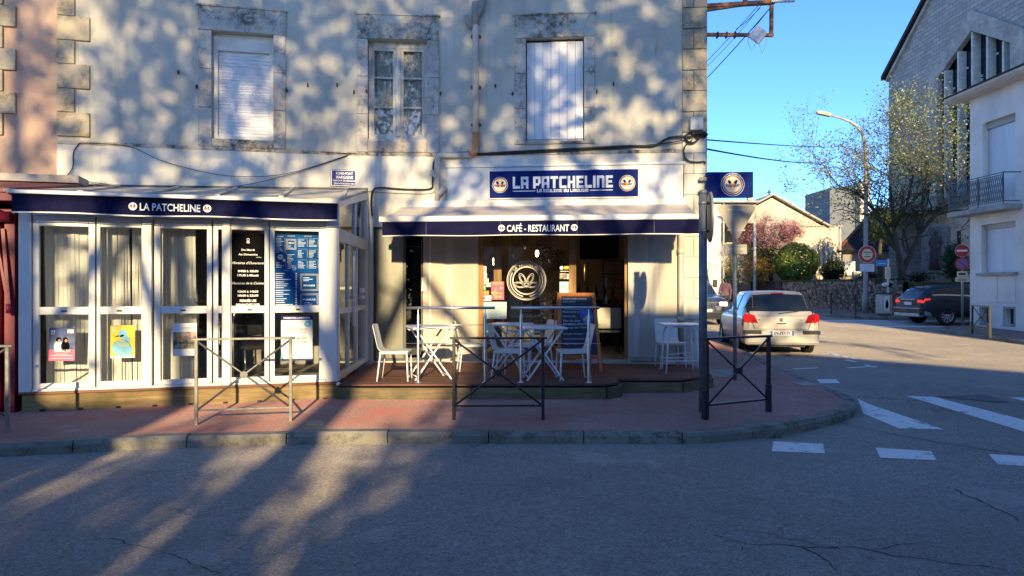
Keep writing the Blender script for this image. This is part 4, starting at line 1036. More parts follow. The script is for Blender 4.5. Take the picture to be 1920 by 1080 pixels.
# dark furniture seen through the terrace glass
def bistro(px, label):
    t = thing('terrace_chair', label, 'chair', FT.w(FT.u(px, .7), .7, ZB + .01), FT.rz + R(25), 'round-backed chairs inside the terrace')
    w = MB(); w.tube([(-.24, 0, .02), (-.24, 0, .5), (-.235, .02, .85), (-.19, .03, 1.02), (-.1, .04, 1.1), (0, .04, 1.13), (.1, .04, 1.1), (.19, .03, 1.02), (.235, .02, .85), (.24, 0, .5), (.24, 0, .02)], .016, 8); w.build('back_frame', STEEL, t)
    w = MB(); w.cbox(-.215, .215, .02, .05, .62, 1.0, .02); w.build('backrest', BLACKM, t)
    w = MB(); w.cbox(-.22, .22, -.42, .0, .44, .5, .02); w.build('seat', DARK, t)
    for sx in (-.2, .2): w = MB(); w.cyl((sx, -.38, 0), (sx, -.36, .44), .013); w.build('leg', STEEL, t)
bistro(380, 'dark round-backed chair beside the photo poster'); bistro(468, 'dark round-backed chair under the black hours panel')
w = MB(); t = thing('terrace_table', 'dark table inside the terrace behind the grey barrier', 'table', FT.w(FT.u(450, 1.3), 1.3, ZB + .01), FT.rz)
w.cbox(-.5, .5, -.3, .3, .72, .76, .01); w.build('tabletop', STEEL, t); w = MB(); w.cyl((0, 0, .02), (0, 0, .72), .04); w.cbox(-.22, .22, -.22, .22, 0, .02, .005); w.build('pedestal', BLACKM, t)
# --- awning over the terrace: navy valance with white edging
FAW = Frame(FT.w(FT.u(22, -.34), -.34, 0).xy, FT.w(FT.u(632, -.30), -.30, 0).xy)
ta = thing('terrace_awning', 'navy awning front with white lettering above the glazed terrace', 'awning', (FAW.o.x, FAW.o.y, 0), FAW.rz)
L = FAW.L; z0, z1 = 2.545, 2.765
w = MB(); nn = 24
for k in range(nn):
    f = lambda t: (.012 * math.sin(t * 21), .008 * math.sin(t * 13))
    a, b = f(k / nn), f((k + 1) / nn); x0, x1 = L * k / nn, L * (k + 1) / nn
    w.smooth = True; w.add([(x0, a[0] - .01, z0 + a[1]), (x1, b[0] - .01, z0 + b[1]), (x1, 0, z1), (x0, 0, z1), (x0, a[0] + .002, z0 + a[1]), (x1, b[0] + .002, z0 + b[1])], [(0, 1, 2, 3), (4, 0, 3), (5, 4, 3, 2)])
    w.mat(1).add([(x0, a[0] - .013, z0 + a[1] - .018), (x1, b[0] - .013, z0 + b[1] - .018), (x1, b[0] - .013, z0 + b[1] - .002), (x0, a[0] - .013, z0 + a[1] - .002)], [(0, 1, 2, 3)]); w.mat(0)
va = w.build('valance', [NAVY, PVC], ta)
w = MB(); w.cbox(-.02, L + .02, -.03, .07, z1 + .001, z1 + .05, .01); w.build('front_bar', PVC, ta)
w = MB(); w.prism([(0, .07, z1 + .02), (L, .07, z1 + .02), (L, .33, z1 + .055), (0, .33, z1 + .055)], (0, 0, .008)); w.build('cloth', AWN_L, ta)
w = MB(DRAW); 
def px_l(px): return FAW.u(px)
zc = (z0 + z1) / 2 - .01
w.M = Matrix.Translation((0, -.028, 0)) @ DRAW
w.mat(0); x0, x1 = px_l(263), px_l(376); w.text('LA PATCHELINE', (x0 + x1) / 2, zc - .047, .092, .001, .018, 'c', x1 - x0)
emblem(w, px_l(250), zc, .062, 0, (1, 1, 3, 4, 5, 6), False); emblem(w, px_l(389), zc, .062, 0, (1, 1, 3, 4, 5, 6), False)
w.build('lettering', [PALEB] + EMB, va)
# --- retractable awning over the shop front
FCW = Frame(FC.w(FC.u(735), -.1, 0).xy, FC.w(FC.u(1310), -.1, 0).xy)
ca = thing('cafe_awning', 'taupe retractable awning with navy lettered valance over the shop front', 'awning', (FCW.o.x, FCW.o.y, 0), FCW.rz)
PROJ = 1.42; zt_, zf_ = 3.10, 2.735
ua, ub_ = FCW.u(714, -PROJ), FCW.u(1312, -PROJ)
w = MB(); nn = 28
for k in range(nn):
    t0, t1 = k / nn, (k + 1) / nn; w.smooth = True
    for j in range(8):
        s0, s1 = j / 8, (j + 1) / 8
        def q(t, s):
            u = ua + (ub_ - ua) * t; sag = .03 * math.sin(math.pi * s) * (.6 + .4 * math.sin(t * 9)) + .004 * math.sin(t * 60 + s * 7)
            return (u, -PROJ * s, zt_ + (zf_ - zt_) * s - sag)
        w.add([q(t0, s0), q(t0, s1), q(t1, s1), q(t1, s0)], [(0, 1, 2, 3)])
w.build('cloth', AWN, ca)
w = MB(); w.cbox(ua - .02, ub_ + .02, -PROJ - .05, -PROJ + .04, zf_ - .055, zf_ + .035, .012); w.build('front_bar', PVC, ca)
w = MB(); w.cbox(ua + .1, ub_ - .02, -.06, .06, zt_ - .06, zt_ + .10, .02); w.build('roller_box', PVC_D, ca)
w = MB(); v0 = zf_ - .275
for k in range(nn):
    f = lambda t: (.010 * math.sin(t * 25 + 1), .005 * math.sin(t * 17)); t0, t1 = k / nn, (k + 1) / nn
    a, b = f(t0), f(t1); x0, x1 = ua + .03 + (ub_ - ua - .04) * t0, ua + .03 + (ub_ - ua - .04) * t1; yy = -PROJ - .03; w.smooth = True
    w.mat(0).add([(x0, yy + a[0], v0 + a[1]), (x1, yy + b[0], v0 + b[1]), (x1, yy, zf_ - .056), (x0, yy, zf_ - .056)], [(0, 1, 2, 3)])
    w.mat(1).add([(x0, yy + a[0] - .003, v0 + a[1] - .014), (x1, yy + b[0] - .003, v0 + b[1] - .014), (x1, yy + b[0] - .003, v0 + b[1] - .001), (x0, yy + a[0] - .003, v0 + a[1] - .001)], [(0, 1, 2, 3)])
w.smooth = False
for px in (939, 1082, 1226, 800): u = FCW.u(px, -PROJ); w.mat(2).box(u - .003, u + .003, -PROJ - .047, -PROJ - .043, v0 + .01, zf_ - .06)
va = w.build('valance', [NAVY, PVC, mat('seam_thread', (.12, .12, .2), .8)], ca)
w = MB(Matrix.Translation((0, -PROJ - .046, 0)) @ DRAW); zc = (v0 + zf_ - .056) / 2 - .005; x0, x1 = FCW.u(951, -PROJ), FCW.u(1067, -PROJ)
w.text('CAFÉ - RESTAURANT', (x0 + x1) / 2, zc - .058, .105, .001, .016, 'c', x1 - x0)
emblem(w, FCW.u(941, -PROJ), zc, .066, 0, (1, 1, 3, 4, 5, 6), False); emblem(w, FCW.u(1077, -PROJ), zc, .066, 0, (1, 1, 3, 4, 5, 6), False)
w.build('lettering', [PALEB] + EMB, va)
for u in (ua + .5, ub_ - .5):
    w = MB(); w.bar((u, -.05, 2.85), (u + (.5 if u < 2 else -.5), -.7, 2.75), .04, .05); w.bar((u + (.5 if u < 2 else -.5), -.7, 2.75), (u, -PROJ + .03, 2.68), .035, .045); w.build('folding_arm', PVC_D, ca)
# ================================================================= signs of the house
GL = {'L': [(0, 0, 1, 5), (1, 0, 3, 1.2)], 'A': [(0, 0, 1.05, 5), (2.15, 0, 3.2, 5), (1.05, 3.9, 2.15, 5), (1.05, 1.5, 2.15, 2.6)], 'P': [(0, 0, 1.1, 5), (1.1, 3.9, 3.2, 5), (2.15, 2.0, 3.2, 3.9), (1.1, 1.2, 2.6, 2.2)],
      'T': [(0, 3.9, 3.2, 5), (1.05, 0, 2.15, 3.9)], 'C': [(0, .3, 1.1, 4.7), (.3, 3.9, 3.1, 5), (.3, 0, 3.1, 1.1)], 'H': [(0, 0, 1.1, 5), (2.1, 0, 3.2, 5), (1.1, 2, 2.1, 3.05)], 'E': [(0, 0, 1.1, 5), (1.1, 3.9, 3.0, 5), (1.1, 0, 3.0, 1.1), (1.1, 2, 2.7, 3)],
      'I': [(0, 0, 1.1, 5)], 'N': [(0, 0, 1.05, 5), (2.15, 0, 3.2, 4.6), (1.05, 3.9, 2.9, 5)], 'M': [(0, 0, .9, 5), (1.35, 0, 2.2, 4), (2.65, 0, 3.55, 4.6), (.9, 3.9, 3.3, 5)], 'O': [(0, 0, 1.05, 5), (2.15, 0, 3.2, 5), (1.05, 3.9, 2.15, 5), (1.05, 0, 2.15, 1.1)],
      'U': [(0, .3, 1.05, 5), (2.15, .3, 3.2, 5), (.3, 0, 2.9, 1.1)], 'D': [(0, 0, 1.05, 5), (2.15, .5, 3.2, 4.5), (1.05, 3.9, 2.8, 5), (1.05, 0, 2.8, 1.1)], 'R': [(0, 0, 1.05, 5), (2.15, 2.2, 3.2, 4.7), (1.05, 3.9, 2.9, 5), (1.05, 1.6, 2.6, 2.5), (2.15, 0, 3.2, 1.7)], 'S': [(0, 2, 1, 4.7), (.3, 3.9, 3.1, 5), (2.1, .3, 3.2, 3), (0, 0, 2.9, 1.1), (1, 2, 2.1, 3)]}
def blocks(m, s, x0, x1, y, h, z):
    wd = []; 
    for ch in s: wd.append(1.5 if ch == ' ' else max(r[2] for r in GL[ch]) + .5)
    k = (x1 - x0) / (sum(wd) - .5); q = h / 5; x = x0
    for ch, a in zip(s, wd):
        if ch != ' ':
            for i, r in enumerate(GL[ch]): m.rect(x + r[0] * k, y + r[1] * q, x + r[2] * k, y + r[3] * q, z + .0003 * i)
        x += a * k
FSG = Frame(FC.w(FC.u(918), -.16, 0).xy, FC.w(FC.u(1197), -.16, 0).xy)
sg = thing('fascia_sign', 'long navy sign with big pale block lettering on the white fascia', 'sign', FSG.w(0, 0, FSG.hit(918, 374)[1]), FSG.rz)
sg.rotation_euler = (R(4), 0, FSG.rz); W = FSG.L; H = FSG.hit(1057, 319)[1] - FSG.hit(1057, 373)[1]
w = MB(); w.cbox(.0, W, 0, .05, 0, H, .008); w.build('sign_frame', PVC, sg)
w = MB(); w.box(.022, W - .018, -.004, -.0005, .024, H - .012); w.build('sign_face', NAVYSIGN, sg)
w = MB(Matrix.Translation((0, -.0055, 0)) @ DRAW); k = W / 279
w.mat(0); blocks(w, 'LA PATCHELINE', 46 * k, 231 * k, H * .36, H * .415, .001); blocks(w, 'LA MOULERIE DU LIMOUSIN', 91 * k, 186 * k, H * .225, H * .105, .001)
w.rect(46 * k, H * .262, 88 * k, H * .29, .001); w.rect(189 * k, H * .262, 231 * k, H * .29, .001)
emblem(w, 22 * k, H * .50, H * .275, 0, EK); emblem(w, 257 * k, H * .50, H * .275, 0, EK)
w.build('lettering', [PALEB] + EMB, sg)
def d_plq(m, W, H):
    m.mat(1).rect(W * .015, H * .03, W * .985, H * .97, .0005); m.mat(0).rect(W * .04, H * .07, W * .96, H * .93, .001); m.mat(1)
    for s, y, h, ww in (('ROND-POINT', .70, .15, .60), ('MARGAINE', .46, .17, .60), ('FABRICANT DE PORCELAINE', .30, .09, .80), ('BIENFAITEUR DE LA VILLE', .13, .09, .74)): m.text(s, W * .49, H * y, H * h, .002, .022, 'c', W * ww)
plate('street_plaque', 'small blue enamel street plaque on the pale wall above the terrace', 'street sign', FA, (620, 318, 673, 350), -.04, [mat('enamel_blue', (.018, .03, .20), .5, .08, spec=.2), WHITE], d_plq, .015)
# sign hung at right angles to the street corner
hs = thing('projecting_sign', 'square navy sign with the round mussel badge jutting from the corner', 'sign', at(1326, 370, 12.45), R(-2))
W, H = .80, .445
w = MB(); w.cbox(0, W, 0, .12, 0, H, .01); w.build('sign_box', NAVYSIGN, hs)
w = MB(); w.box(-.12, -.002, .03, .09, .08, .14); w.box(-.12, -.002, .03, .09, .30, .36); w.build('wall_fixing', BLACKM, hs)
w = MB(Matrix.Translation((0, -.002, 0)) @ DRAW); w.mat(1).ring(W * .55, H * .5, .198, .204, .001, 40); emblem(w, W * .55, H * .5, .172, .001, EK)
def arc_text(m, s, cx, cy, r, a0, a1, h, z, bold=.02):
    for i, ch in enumerate(s):
        if ch == ' ': continue
        a = a0 + (a1 - a0) * (i + .5) / len(s); M0 = m.M
        m.M = M0 @ Matrix.Translation((cx + r * math.cos(a), cy + r * math.sin(a), z)) @ Matrix.Rotation(a - math.pi / 2, 4, 'Z'); m.text(ch, 0, 0, h, 0, bold); m.M = M0
w.mat(1); arc_text(w, 'LA PATCHELINE', W * .55, H * .5, .177, R(145), R(35), .016, .003); w.build('badge', [NAVYSIGN] + EMB, hs)
# ================================================================= timber deck
deck = thing('timber_deck', 'dark brown timber deck with mossy beams in front of the shop', 'deck', (0, 11.4, 0))
DZ = .24
dp = [(-2.47, 10.05), (1.33, 10.05), (1.55, 10.28), (1.56, 10.62), (2.54, 10.62), (3.12, 11.1), (3.18, 12.6), (-1.2, 13.02), (-2.5, 12.9)]
w = MB()
# boards: one strip per row, clipped by the outline
def clip_rows(poly, y0, y1):
    def cl(ps, c, sgn):
        out = []
        for i in range(len(ps)):
            a, b = ps[i], ps[(i + 1) % len(ps)]; ia = sgn * (a[1] - c) >= 0; ib = sgn * (b[1] - c) >= 0
            if ia: out.append(a)
            if ia != ib: t = (c - a[1]) / (b[1] - a[1]); out.append((a[0] + (b[0] - a[0]) * t, c))
        return out
    return cl(cl(poly, y0, 1), y1, -1)
rnd = random.Random(2); yv = 10.06
while yv < 13.05:
    r = clip_rows(dp, yv, yv + .137)
    if len(r) > 2: w.prism([(x, y - 11.4, DZ - .03 + rnd.uniform(0, .003)) for x, y in r], (0, 0, .03))
    yv += .145
w.build('deck_board', DECK, deck)
w = MB(); ed = [(-2.47, 10.06), (1.33, 10.06), (1.55, 10.28), (1.56, 10.63), (2.54, 10.63), (3.10, 11.1), (3.16, 12.5)]
for i, (a, b) in enumerate(zip(ed, ed[1:])):
    n = 2 if i == 0 else 1
    for j in range(n):
        p = Vector((*a, 0)).lerp(Vector((*b, 0)), j / n); q = Vector((*a, 0)).lerp(Vector((*b, 0)), (j + 1) / n); d = (q - p).normalized() * .004
        p += d; q -= d; nrm = Vector((d.y, -d.x, 0)).normalized() * .05
        p3 = [p + nrm, q + nrm, q, p]
        w.prism([(v.x, v.y - 11.4, max(0, pz(v.y)) - .01) for v in p3], (0, 0, DZ - .04 - max(0, pz(p.y))))
w.build('beam', BEAM, deck, .006)
# ================================================================= terrace furniture on the deck
# --- white plastic chair on four metal legs; faces -y (front), back at +y
def make_chair():
    t = thing('plastic_chair', 'x', 'chair')
    bm = bmesh.new(); prof = [(-.23, .425), (-.225, .452), (-.20, .462), (0, .452), (.14, .446), (.19, .46), (.215, .50), (.235, .60), (.262, .72), (.285, .81), (.283, .826)]
    n = 7; rows = []
    for i, (y, z) in enumerate(prof):
        r = []
        for j in range(n):
            s = j / (n - 1) * 2 - 1; hw = .215 if i < 5 else .205
            if i == 0: hw = .20
            c = -.012 * (1 - s * s) if i < 6 else 0; cb = .02 * (1 - s * s) if i >= 6 else 0
            r.append(bm.verts.new((s * hw, y + cb, z + c - (.012 if abs(s) > .95 and i < 6 else 0) - (.012 if abs(s) > .95 and i > 9 else 0))))
        rows.append(r)
    for a, b in zip(rows, rows[1:]):
        for j in range(n - 1): bm.faces.new((a[j], a[j + 1], b[j + 1], b[j]))
    for f in bm.faces: f.smooth = True
    me = bpy.data.meshes.new('shell'); bm.to_mesh(me); bm.free(); me.materials.append(CHAIRP)
    o = bpy.data.objects.new('seat_shell', me); COL.objects.link(o); o.parent = t
    sd = o.modifiers.new('s', 'SOLIDIFY'); sd.thickness = .018; sd.offset = -1
    bv = o.modifiers.new('b', 'SUBSURF'); bv.levels = 1; bv.render_levels = 1
    w = MB(); w.cbox(-.205, .205, -.215, .20, .395, .432, .012); w.build('apron', CHAIRP, t)
    for sx in (-1, 1):
        for y, dy in ((-.20, -.02), (.18, .05)):
            w = MB(); w.cyl((sx * .188, y, .42), (sx * .205, y + dy, .0), .0135, 8); w.build('leg', WHITEMET, t)
    return t
chair = make_chair()
DKZ = DZ + .001
def put(root, first, pos, rz, label, group):
    if first: root.location = pos; root.rotation_euler = (0, 0, rz); root['label'] = label; root['group'] = group; return root
    return dup(root, pos, rz, label, group)
CG = 'white plastic chairs on the deck'
chairs = [((-1.73, 10.50), 90, 'white plastic chair on the deck nearest the glazed terrace, facing away from it'),
          ((-.66, 11.75), 100, 'white plastic chair against the pale pillar behind the left railing'),
          ((-.05, 10.62), 82, 'white plastic chair seen side-on left of the middle folding table'),
          ((.90, 10.55), -84, 'white plastic chair in front of the chalkboard'),
          ((.40, 11.85), -70, 'white plastic chair mostly hidden behind the middle folding table'),
          ((2.70, 12.10), 4, 'white plastic chair facing the street by the grey wall panel'),
          ]
for i, ((x, y), a, lb) in enumerate(chairs): put(chair, i == 0, (x, y, DKZ), R(a), lb, CG)
# --- folding table with crossed legs
def make_table():
    t = thing('folding_table', 'x', 'table')
    w = MB(); w.cbox(-.32, .32, -.30, .30, .755, .785, .012); w.build('tabletop', WHITEMET, t)
    for sy in (-.22, .22):
        for s in (-1, 1):
            w = MB(); w.bar((s * .26, sy + s * .014, .752), (-s * .27, sy + s * .014, .0), .022, .034, (0, 1, 0)); w.build('leg', WHITEMET, t)
    w = MB(); w.cyl((0, -.24, .385), (0, .24, .385), .011, 8); w.cyl((.24, -.21, .05), (.24, .21, .05), .01, 8); w.cyl((-.24, -.21, .05), (-.24, .21, .05), .01, 8); w.build('cross_bar', WHITEMET, t)
    return t
tab = make_table(); TG = 'white folding tables on the deck'
put(tab, True, (-1.24, 10.72, DKZ), R(20), 'white folding table with crossed legs, behind the left end of the railing', TG)
put(tab, False, (-.02, 11.55, DKZ), R(-14), 'white folding table nearest the shop window', TG)
put(tab, False, (.46, 10.60, DKZ), R(8), 'white folding table with crossed legs, left of the chalkboard', TG)
# --- table with bent tube legs at the right end
t = thing('tube_table', 'white square table with bent tube legs at the street end of the deck', 'table', (2.72, 11.50, DKZ), R(-2))
w = MB(); w.cbox(-.31, .31, -.28, .28, .755, .785, .01); w.build('tabletop', WHITEMET, t)
for sy in (-1, 1):
    y = .22 * sy
    w = MB(); w.tube([(-.27, y + .05 * sy, 0), (-.24, y, .35), (-.225, y, .62), (-.20, y, .70), (-.14, y, .742), (.14, y, .742), (.20, y, .70), (.225, y, .62), (.24, y, .35), (.27, y + .05 * sy, 0)], .0135, 8); w.build('leg_frame', WHITEMET, t)
w = MB(); w.cyl((-.255, -.25, .2), (.255, -.25, .2), .009, 8); w.cyl((-.245, -.23, .3), (.245, .23, .3), .006, 6); w.cyl((-.255, .25, .2), (.255, .25, .2), .009, 8); w.build('cross_bar', WHITEMET, t)
# --- stacked blue-white stool frames between the tables
t = thing('metal_armchair', 'pale metal armchair frame half hidden between two folding tables', 'chair', (.20, 11.2, DKZ), R(150))
w = MB(); w.cbox(-.2, .2, -.2, .2, .44, .46, .008); w.build('seat', WHITEMET, t)
for s in (-1, 1): w = MB(); w.tube([(.22 * s, -.22, 0), (.22 * s, -.2, .5), (.22 * s, -.17, .64), (.22 * s, -.08, .67), (.22 * s, .12, .67), (.22 * s, .2, .6), (.22 * s, .24, 0)], .012, 8); w.build('arm_frame', WHITEMET, t)
w = MB(); w.tube([(-.22, .2, .6), (-.18, .22, .78), (0, .23, .82), (.18, .22, .78), (.22, .2, .6)], .012, 8); w.cyl((-.2, .21, .7), (.2, .21, .7), .01); w.build('back_frame', WHITEMET, t)
# --- steel railings with wires
def railing(x0, x1, p0, p1, y, label):
    t = thing('steel_railing', label, 'railing', (x0, y, DKZ), 0, 'steel railings along the deck edge'); L = x1 - x0
    w = MB(); w.cyl((0, 0, 1.075), (L, 0, 1.075), .021, 14); w.build('handrail', STEEL, t)
    for x in (p0 - x0, p1 - x0):
        w = MB(); w.lathe([(.0, 0), (.05, 0), (.05, .008), (.022, .012), (.021, .03), (.021, .94), (.013, .99), (.009, 1.0), (.009, 1.06)], (x, 0, 0), 14); w.build('post', STEEL, t)
    for z in (.30, .565, .83):
        w = MB(); w.cyl((-.02, 0, z), (L + .02, 0, z), .0055, 6); w.build('wire', STEEL, t)
railing(-1.51, -.245, -1.345, -.385, 10.18, 'steel railing with thin wires before the left folding table')
railing(-.015, 1.255, .13, 1.10, 10.18, 'steel railing with thin wires before the chalkboard')
# --- chalkboard A-frame
t = thing('chalkboard', 'orange wooden A-frame chalkboard with a handwritten menu', 'menu board', (1.07, 11.75, DKZ), R(6))
ht = 1.28; top = .28; bot = .345; lean = .10
def fp(x, z, y=0): return Vector((x, -.30 * (1 - z / ht) + y, z))
w = MB()
for s in (-1, 1): w.bar(fp(s * bot, 0), fp(s * top, ht), .055, .03, (0, 1, 0))
w.bar(fp(-top - .02, ht - .03, -.004), fp(top + .02, ht - .03, -.004), .06, .034, (0, 1, 0)); w.bar(fp(-bot + .05, .24), fp(bot - .05, .24), .03, .06)
fo = w.build('front_frame', ORANGEWOOD, t, .004)
w = MB()
for s in (-1, 1): w.bar((s * bot * 1.0 - .06, .30, 0), (s * top - .01, .02, ht), .05, .03, (0, 1, 0))
w.bar((-bot, .2, .3), (bot - .1, .2, .3), .03, .06); w.build('rear_frame', ORANGEWOOD, t, .004)
wb = lambda z: bot + (top - bot) * z / ht - .03
w = MB(); zl, zh = .27, ht - .06
w.add([fp(-wb(zl), zl, .004), fp(wb(zl), zl, .004), fp(wb(zh), zh, .004), fp(-wb(zh), zh, .004)], [(0, 1, 2, 3)]); bo = w.build('board', CHALK, t)
al = math.atan2(.30, ht)
w = MB(fo.matrix_basis @ Matrix.Translation((0, -.30, 0)) @ Matrix.Rotation(-al, 4, 'X') @ DRAW)
txt = [(1.17, 'Assiette moules à choix et', -.24, .40, .036), (1.12, 'frites maison', -.24, .22, .036), (1.00, 'Moules marinières', -.25, .32, .04), (.955, 'Moules crème ail', -.25, .28, .036), (.885, 'Dessert au choix', -.25, .22, .034), (.81, 'Plat du jour', -.25, .30, .036), (.765, 'Filet mignon . frites maison', -.25, .46, .034), (.70, 'Fromage par Thomas', -.25, .44, .036), (.60, 'Tarif plat+dessert = 14,50', -.26, .46, .034), (.52, 'Tarif entrée+plat = 15', -.26, .46, .034), (.44, 'Tarif menu = 18', -.26, .44, .034), (.355, 'FORMULE 12,50€', -.10, .30, .034)]
for z, s, x, ww, h in txt: w.text(s, x, z / math.cos(al), h * .75, .004, .004, 'l', ww, 1, .25)
w.mat(1).disc(.15, .93, .11, .002, 22, .15, .3); w.mat(2).disc(.17, .90, .05, .003, 14, .035, .5); w.disc(.13, .87, .04, .0031, 12, .03)
w.build('lettering', [mat('chalk', (.62, .66, .72), .9, .1), mat('chalk_blue', (.06, .12, .36), .9, .3, 12), mat('chalk_sand', (.5, .36, .16), .9, .2)], bo)
# ================================================================= inside the shop and on its window
def inner(px, py, y): u, z = FC.hit(px, py, y); return FC.w(u, y, z)
Rz = FC.rz
u0 = FC.u(897)
def sticker(box, label, mats, draw=lambda m, W, H: None, group='notices stuck on the shop window'):
    return plate('window_notice', label, 'notice', FC, box, .062, mats, draw, .002, group)
def d_bars(m, W, H):
    m.mat(1)
    for i in range(3): m.rect(W * .15, H * (.25 + .2 * i), W * .85, H * (.33 + .2 * i), .001)
sticker((903, 499, 912, 513), 'small dark-lettered notice, topmost of the notices by the oak post', [PAPER, PHOTO], d_bars)
sticker((902, 513, 913, 521), 'small white and red notice under the topmost one', [PAPER, REDP], d_bars)
sticker((902, 522, 916, 533), 'white notice with a red line above the green one', [PAPER, REDP], d_bars)
sticker((902, 534, 911, 544), 'green notice beside the oak post', [GREENP, PAPER], d_bars)
sticker((912, 530, 920, 538), 'small pale notice right of the green one', [PAPER, PINKP], d_bars)
sticker((902, 545, 917, 553), 'orange notice beside the oak post', [ORANGEP, YELP], d_bars)
sticker((902, 554, 921, 564), 'white card with a red dot, lowest of the notices by the oak post', [PAPER, REDP], lambda m, W, H: m.mat(1).disc(W * .25, H * .5, H * .3, .001, 14))
def d_party(m, W, H):
    rr = random.Random(4)
    m.mat(1).text('FIESTA', W * .5, H * .86, H * .09, .002, .03, 'c', W * .8)
    for i in range(26): m.mat(rr.choice((1, 2, 3, 4))).disc(W * rr.uniform(.08, .92), H * rr.uniform(.12, .8), W * rr.uniform(.03, .10), .0006 + i * .00005, 8)
    m.mat(1).text('LA SALSA', W * .5, H * .36, H * .07, .002, .02, 'c', W * .7); m.mat(5).rect(0, 0, W, H * .06, .002)
sticker((921, 528, 945, 564), 'pink and orange party poster on the shop window', [PINKP, YELP, ORANGEP, PURP, CREAMP, BLACKP], d_party)
sticker((1048, 498, 1071, 526), 'black and yellow guide-book sticker with photographs above the blue one', [BLACKP, YELP, PHOTO, PAPER], lambda m, W, H: (m.mat(1).rect(W * .45, H * .76, W * .95, H * .97, .001), m.mat(3).disc(W * .22, H * .85, W * .15, .001, 16), m.mat(2).rect(W * .06, H * .1, W * .6, H * .5, .001), m.mat(3).rect(W * .64, H * .1, W * .95, H * .45, .001), m.rect(W * .1, H * .6, W * .9, H * .64, .001)))
sticker((1049, 528, 1071, 549), 'pale blue square sticker above the chalkboard', [mat('ice_blue', (.30, .55, .65), .5, .15, 8), BLUEP], lambda m, W, H: (m.mat(1).ring(W * .3, H * .6, W * .12, W * .15, .001, 16), m.rect(W * .55, H * .4, W * .85, H * .42, .001)))
sticker((905, 566, 950, 598), 'large pale blue sheet of printed paper low on the shop window', [mat('blue_paper', (.45, .58, .63), .6, .08), BLUEP], lambda m, W, H: [m.mat(1).rect(W * .15, H * (.2 + .06 * i), W * (.6 + .08 * (i % 3)), H * (.215 + .06 * i), .001) for i in range(9)])
# round logo on the glass, in white film
cu, cz = FC.hit(987, 526, .06); rr = (FC.hit(1024, 526, .06)[0] - FC.hit(950, 526, .06)[0]) / 2
w = MB(Matrix.Translation((cu, .064, cz)) @ DRAW)
w.ring(0, 0, rr * .96, rr, 0, 48); w.ring(0, 0, rr * .905, rr * .925, .0, 48); w.ring(0, 0, rr * .66, rr * .72, 0, 48)
for a0, a1 in ((R(150), R(258)), (R(282), R(390))): w.ring(0, 0, rr * .79, rr * .84, 0, 24, a0, a1)
arc_text(w, 'LA PATCHELINE', 0, 0, rr * .755, R(142), R(38), rr * .12, .0005, .03)
cyy = -rr * .28
for a, l in ((R(170), .36), (R(10), .36), (R(118), .42), (R(62), .42)):
    ex, ey = math.cos(a) * rr * l, cyy + math.sin(a) * rr * l
    for q, th in ((.30, .03), (.20, .022)):
        k = .5; w.ring(ex, ey, rr * (q - th), rr * q, .0002, 26, 0, 2 * math.pi, k, a)
w.disc(0, cyy - rr * .02, rr * .05, .0004, 12)
o = w.build('window_logo', mat('white_film', (.62, .60, .56), .6, .1)); o.location = (FC.o.x, FC.o.y, 0); o.rotation_euler = (0, 0, FC.rz)
tag(o, 'round white mussel logo on the shop window glass', 'logo')
# pendant lamps
bulb = emit_mat('lamp_glow', (1, .58, .24), 7)
def pendant(px, py, y, label, glow):
    p = inner(px, py, y); t = thing('pendant_lamp', label, 'lamp', p, 0, 'small pendant lamps in the shop')
    w = MB(); w.cyl((0, 0, .06), (0, 0, 2.95 - p.z), .006, 6); w.build('cord', CABLE, t)
    w = MB(); w.lathe([(.012, .07), (.03, .05), (.034, 0), (.02, -.05), (.0, -.06)], (0, 0, 0), 10); w.build('bulb', bulb if glow else STEEL, t)
for i, (px, py, y, g) in enumerate(((933, 510, .5, 0), (934, 467, .9, 0), (960, 482, .7, 0), (982, 463, .6, 0), (1007, 476, 1.0, 1), (1031, 492, .5, 0))):
    pendant(px, py, y, ['low pendant lamp over the pink party poster', 'high pendant lamp left of the round logo', 'pendant lamp just above the left of the round logo', 'pendant lamp straight above the round logo', 'glowing pendant lamp above the right of the round logo', 'pendant lamp left of the guide-book sticker'][i], g)
# hanging plants, counter, shelf, television, back wall lamp
def hanging_leaves(name, label, px, py, y, n, sz, seed):
    rr = random.Random(seed); w = MB(); p0 = inner(px, py, y)
    for i in range(n):
        p = p0 + Vector((rr.gauss(0, sz), rr.gauss(0, sz * .7), rr.uniform(-sz * 3, sz))); a = Vector((rr.uniform(-1, 1), rr.uniform(-1, 1), rr.uniform(-1, 1))).normalized() * .035; b = a.orthogonal().normalized() * .015
        w.quad(p - a, p + b, p + a, p - b)
    w.cyl(p0 + Vector((0, 0, -.1)), p0 + Vector((0, 0, 2.98 - p0.z)), .004, 5)
    return tag(w.build(name, LEAF_DARK if seed != 3 else LEAF_PLANE), label, 'plant', 'plants hung in the shop window')
hanging_leaves('hanging_plant', 'trailing plant hung in the shop beside the guide-book sticker', 1045, 478, 1.2, 160, .10, 3)
hanging_leaves('hanging_plant', 'leafy plant hung in the shop above the round logo', 1016, 468, 1.5, 120, .10, 4)
c = thing('bar_counter', 'dark bar counter inside the open doorway', 'counter', inner(1110, 650, 3.2) * 1, Rz); c.location.z = .29
w = MB(); w.cbox(-.9, 1.1, 0, .6, 0, 1.05, .01); w.build('counter_front', DARK, c); w = MB(); w.cbox(-.95, 1.15, -.06, .65, 1.051, 1.09, .008); w.build('counter_top', OAK, c)
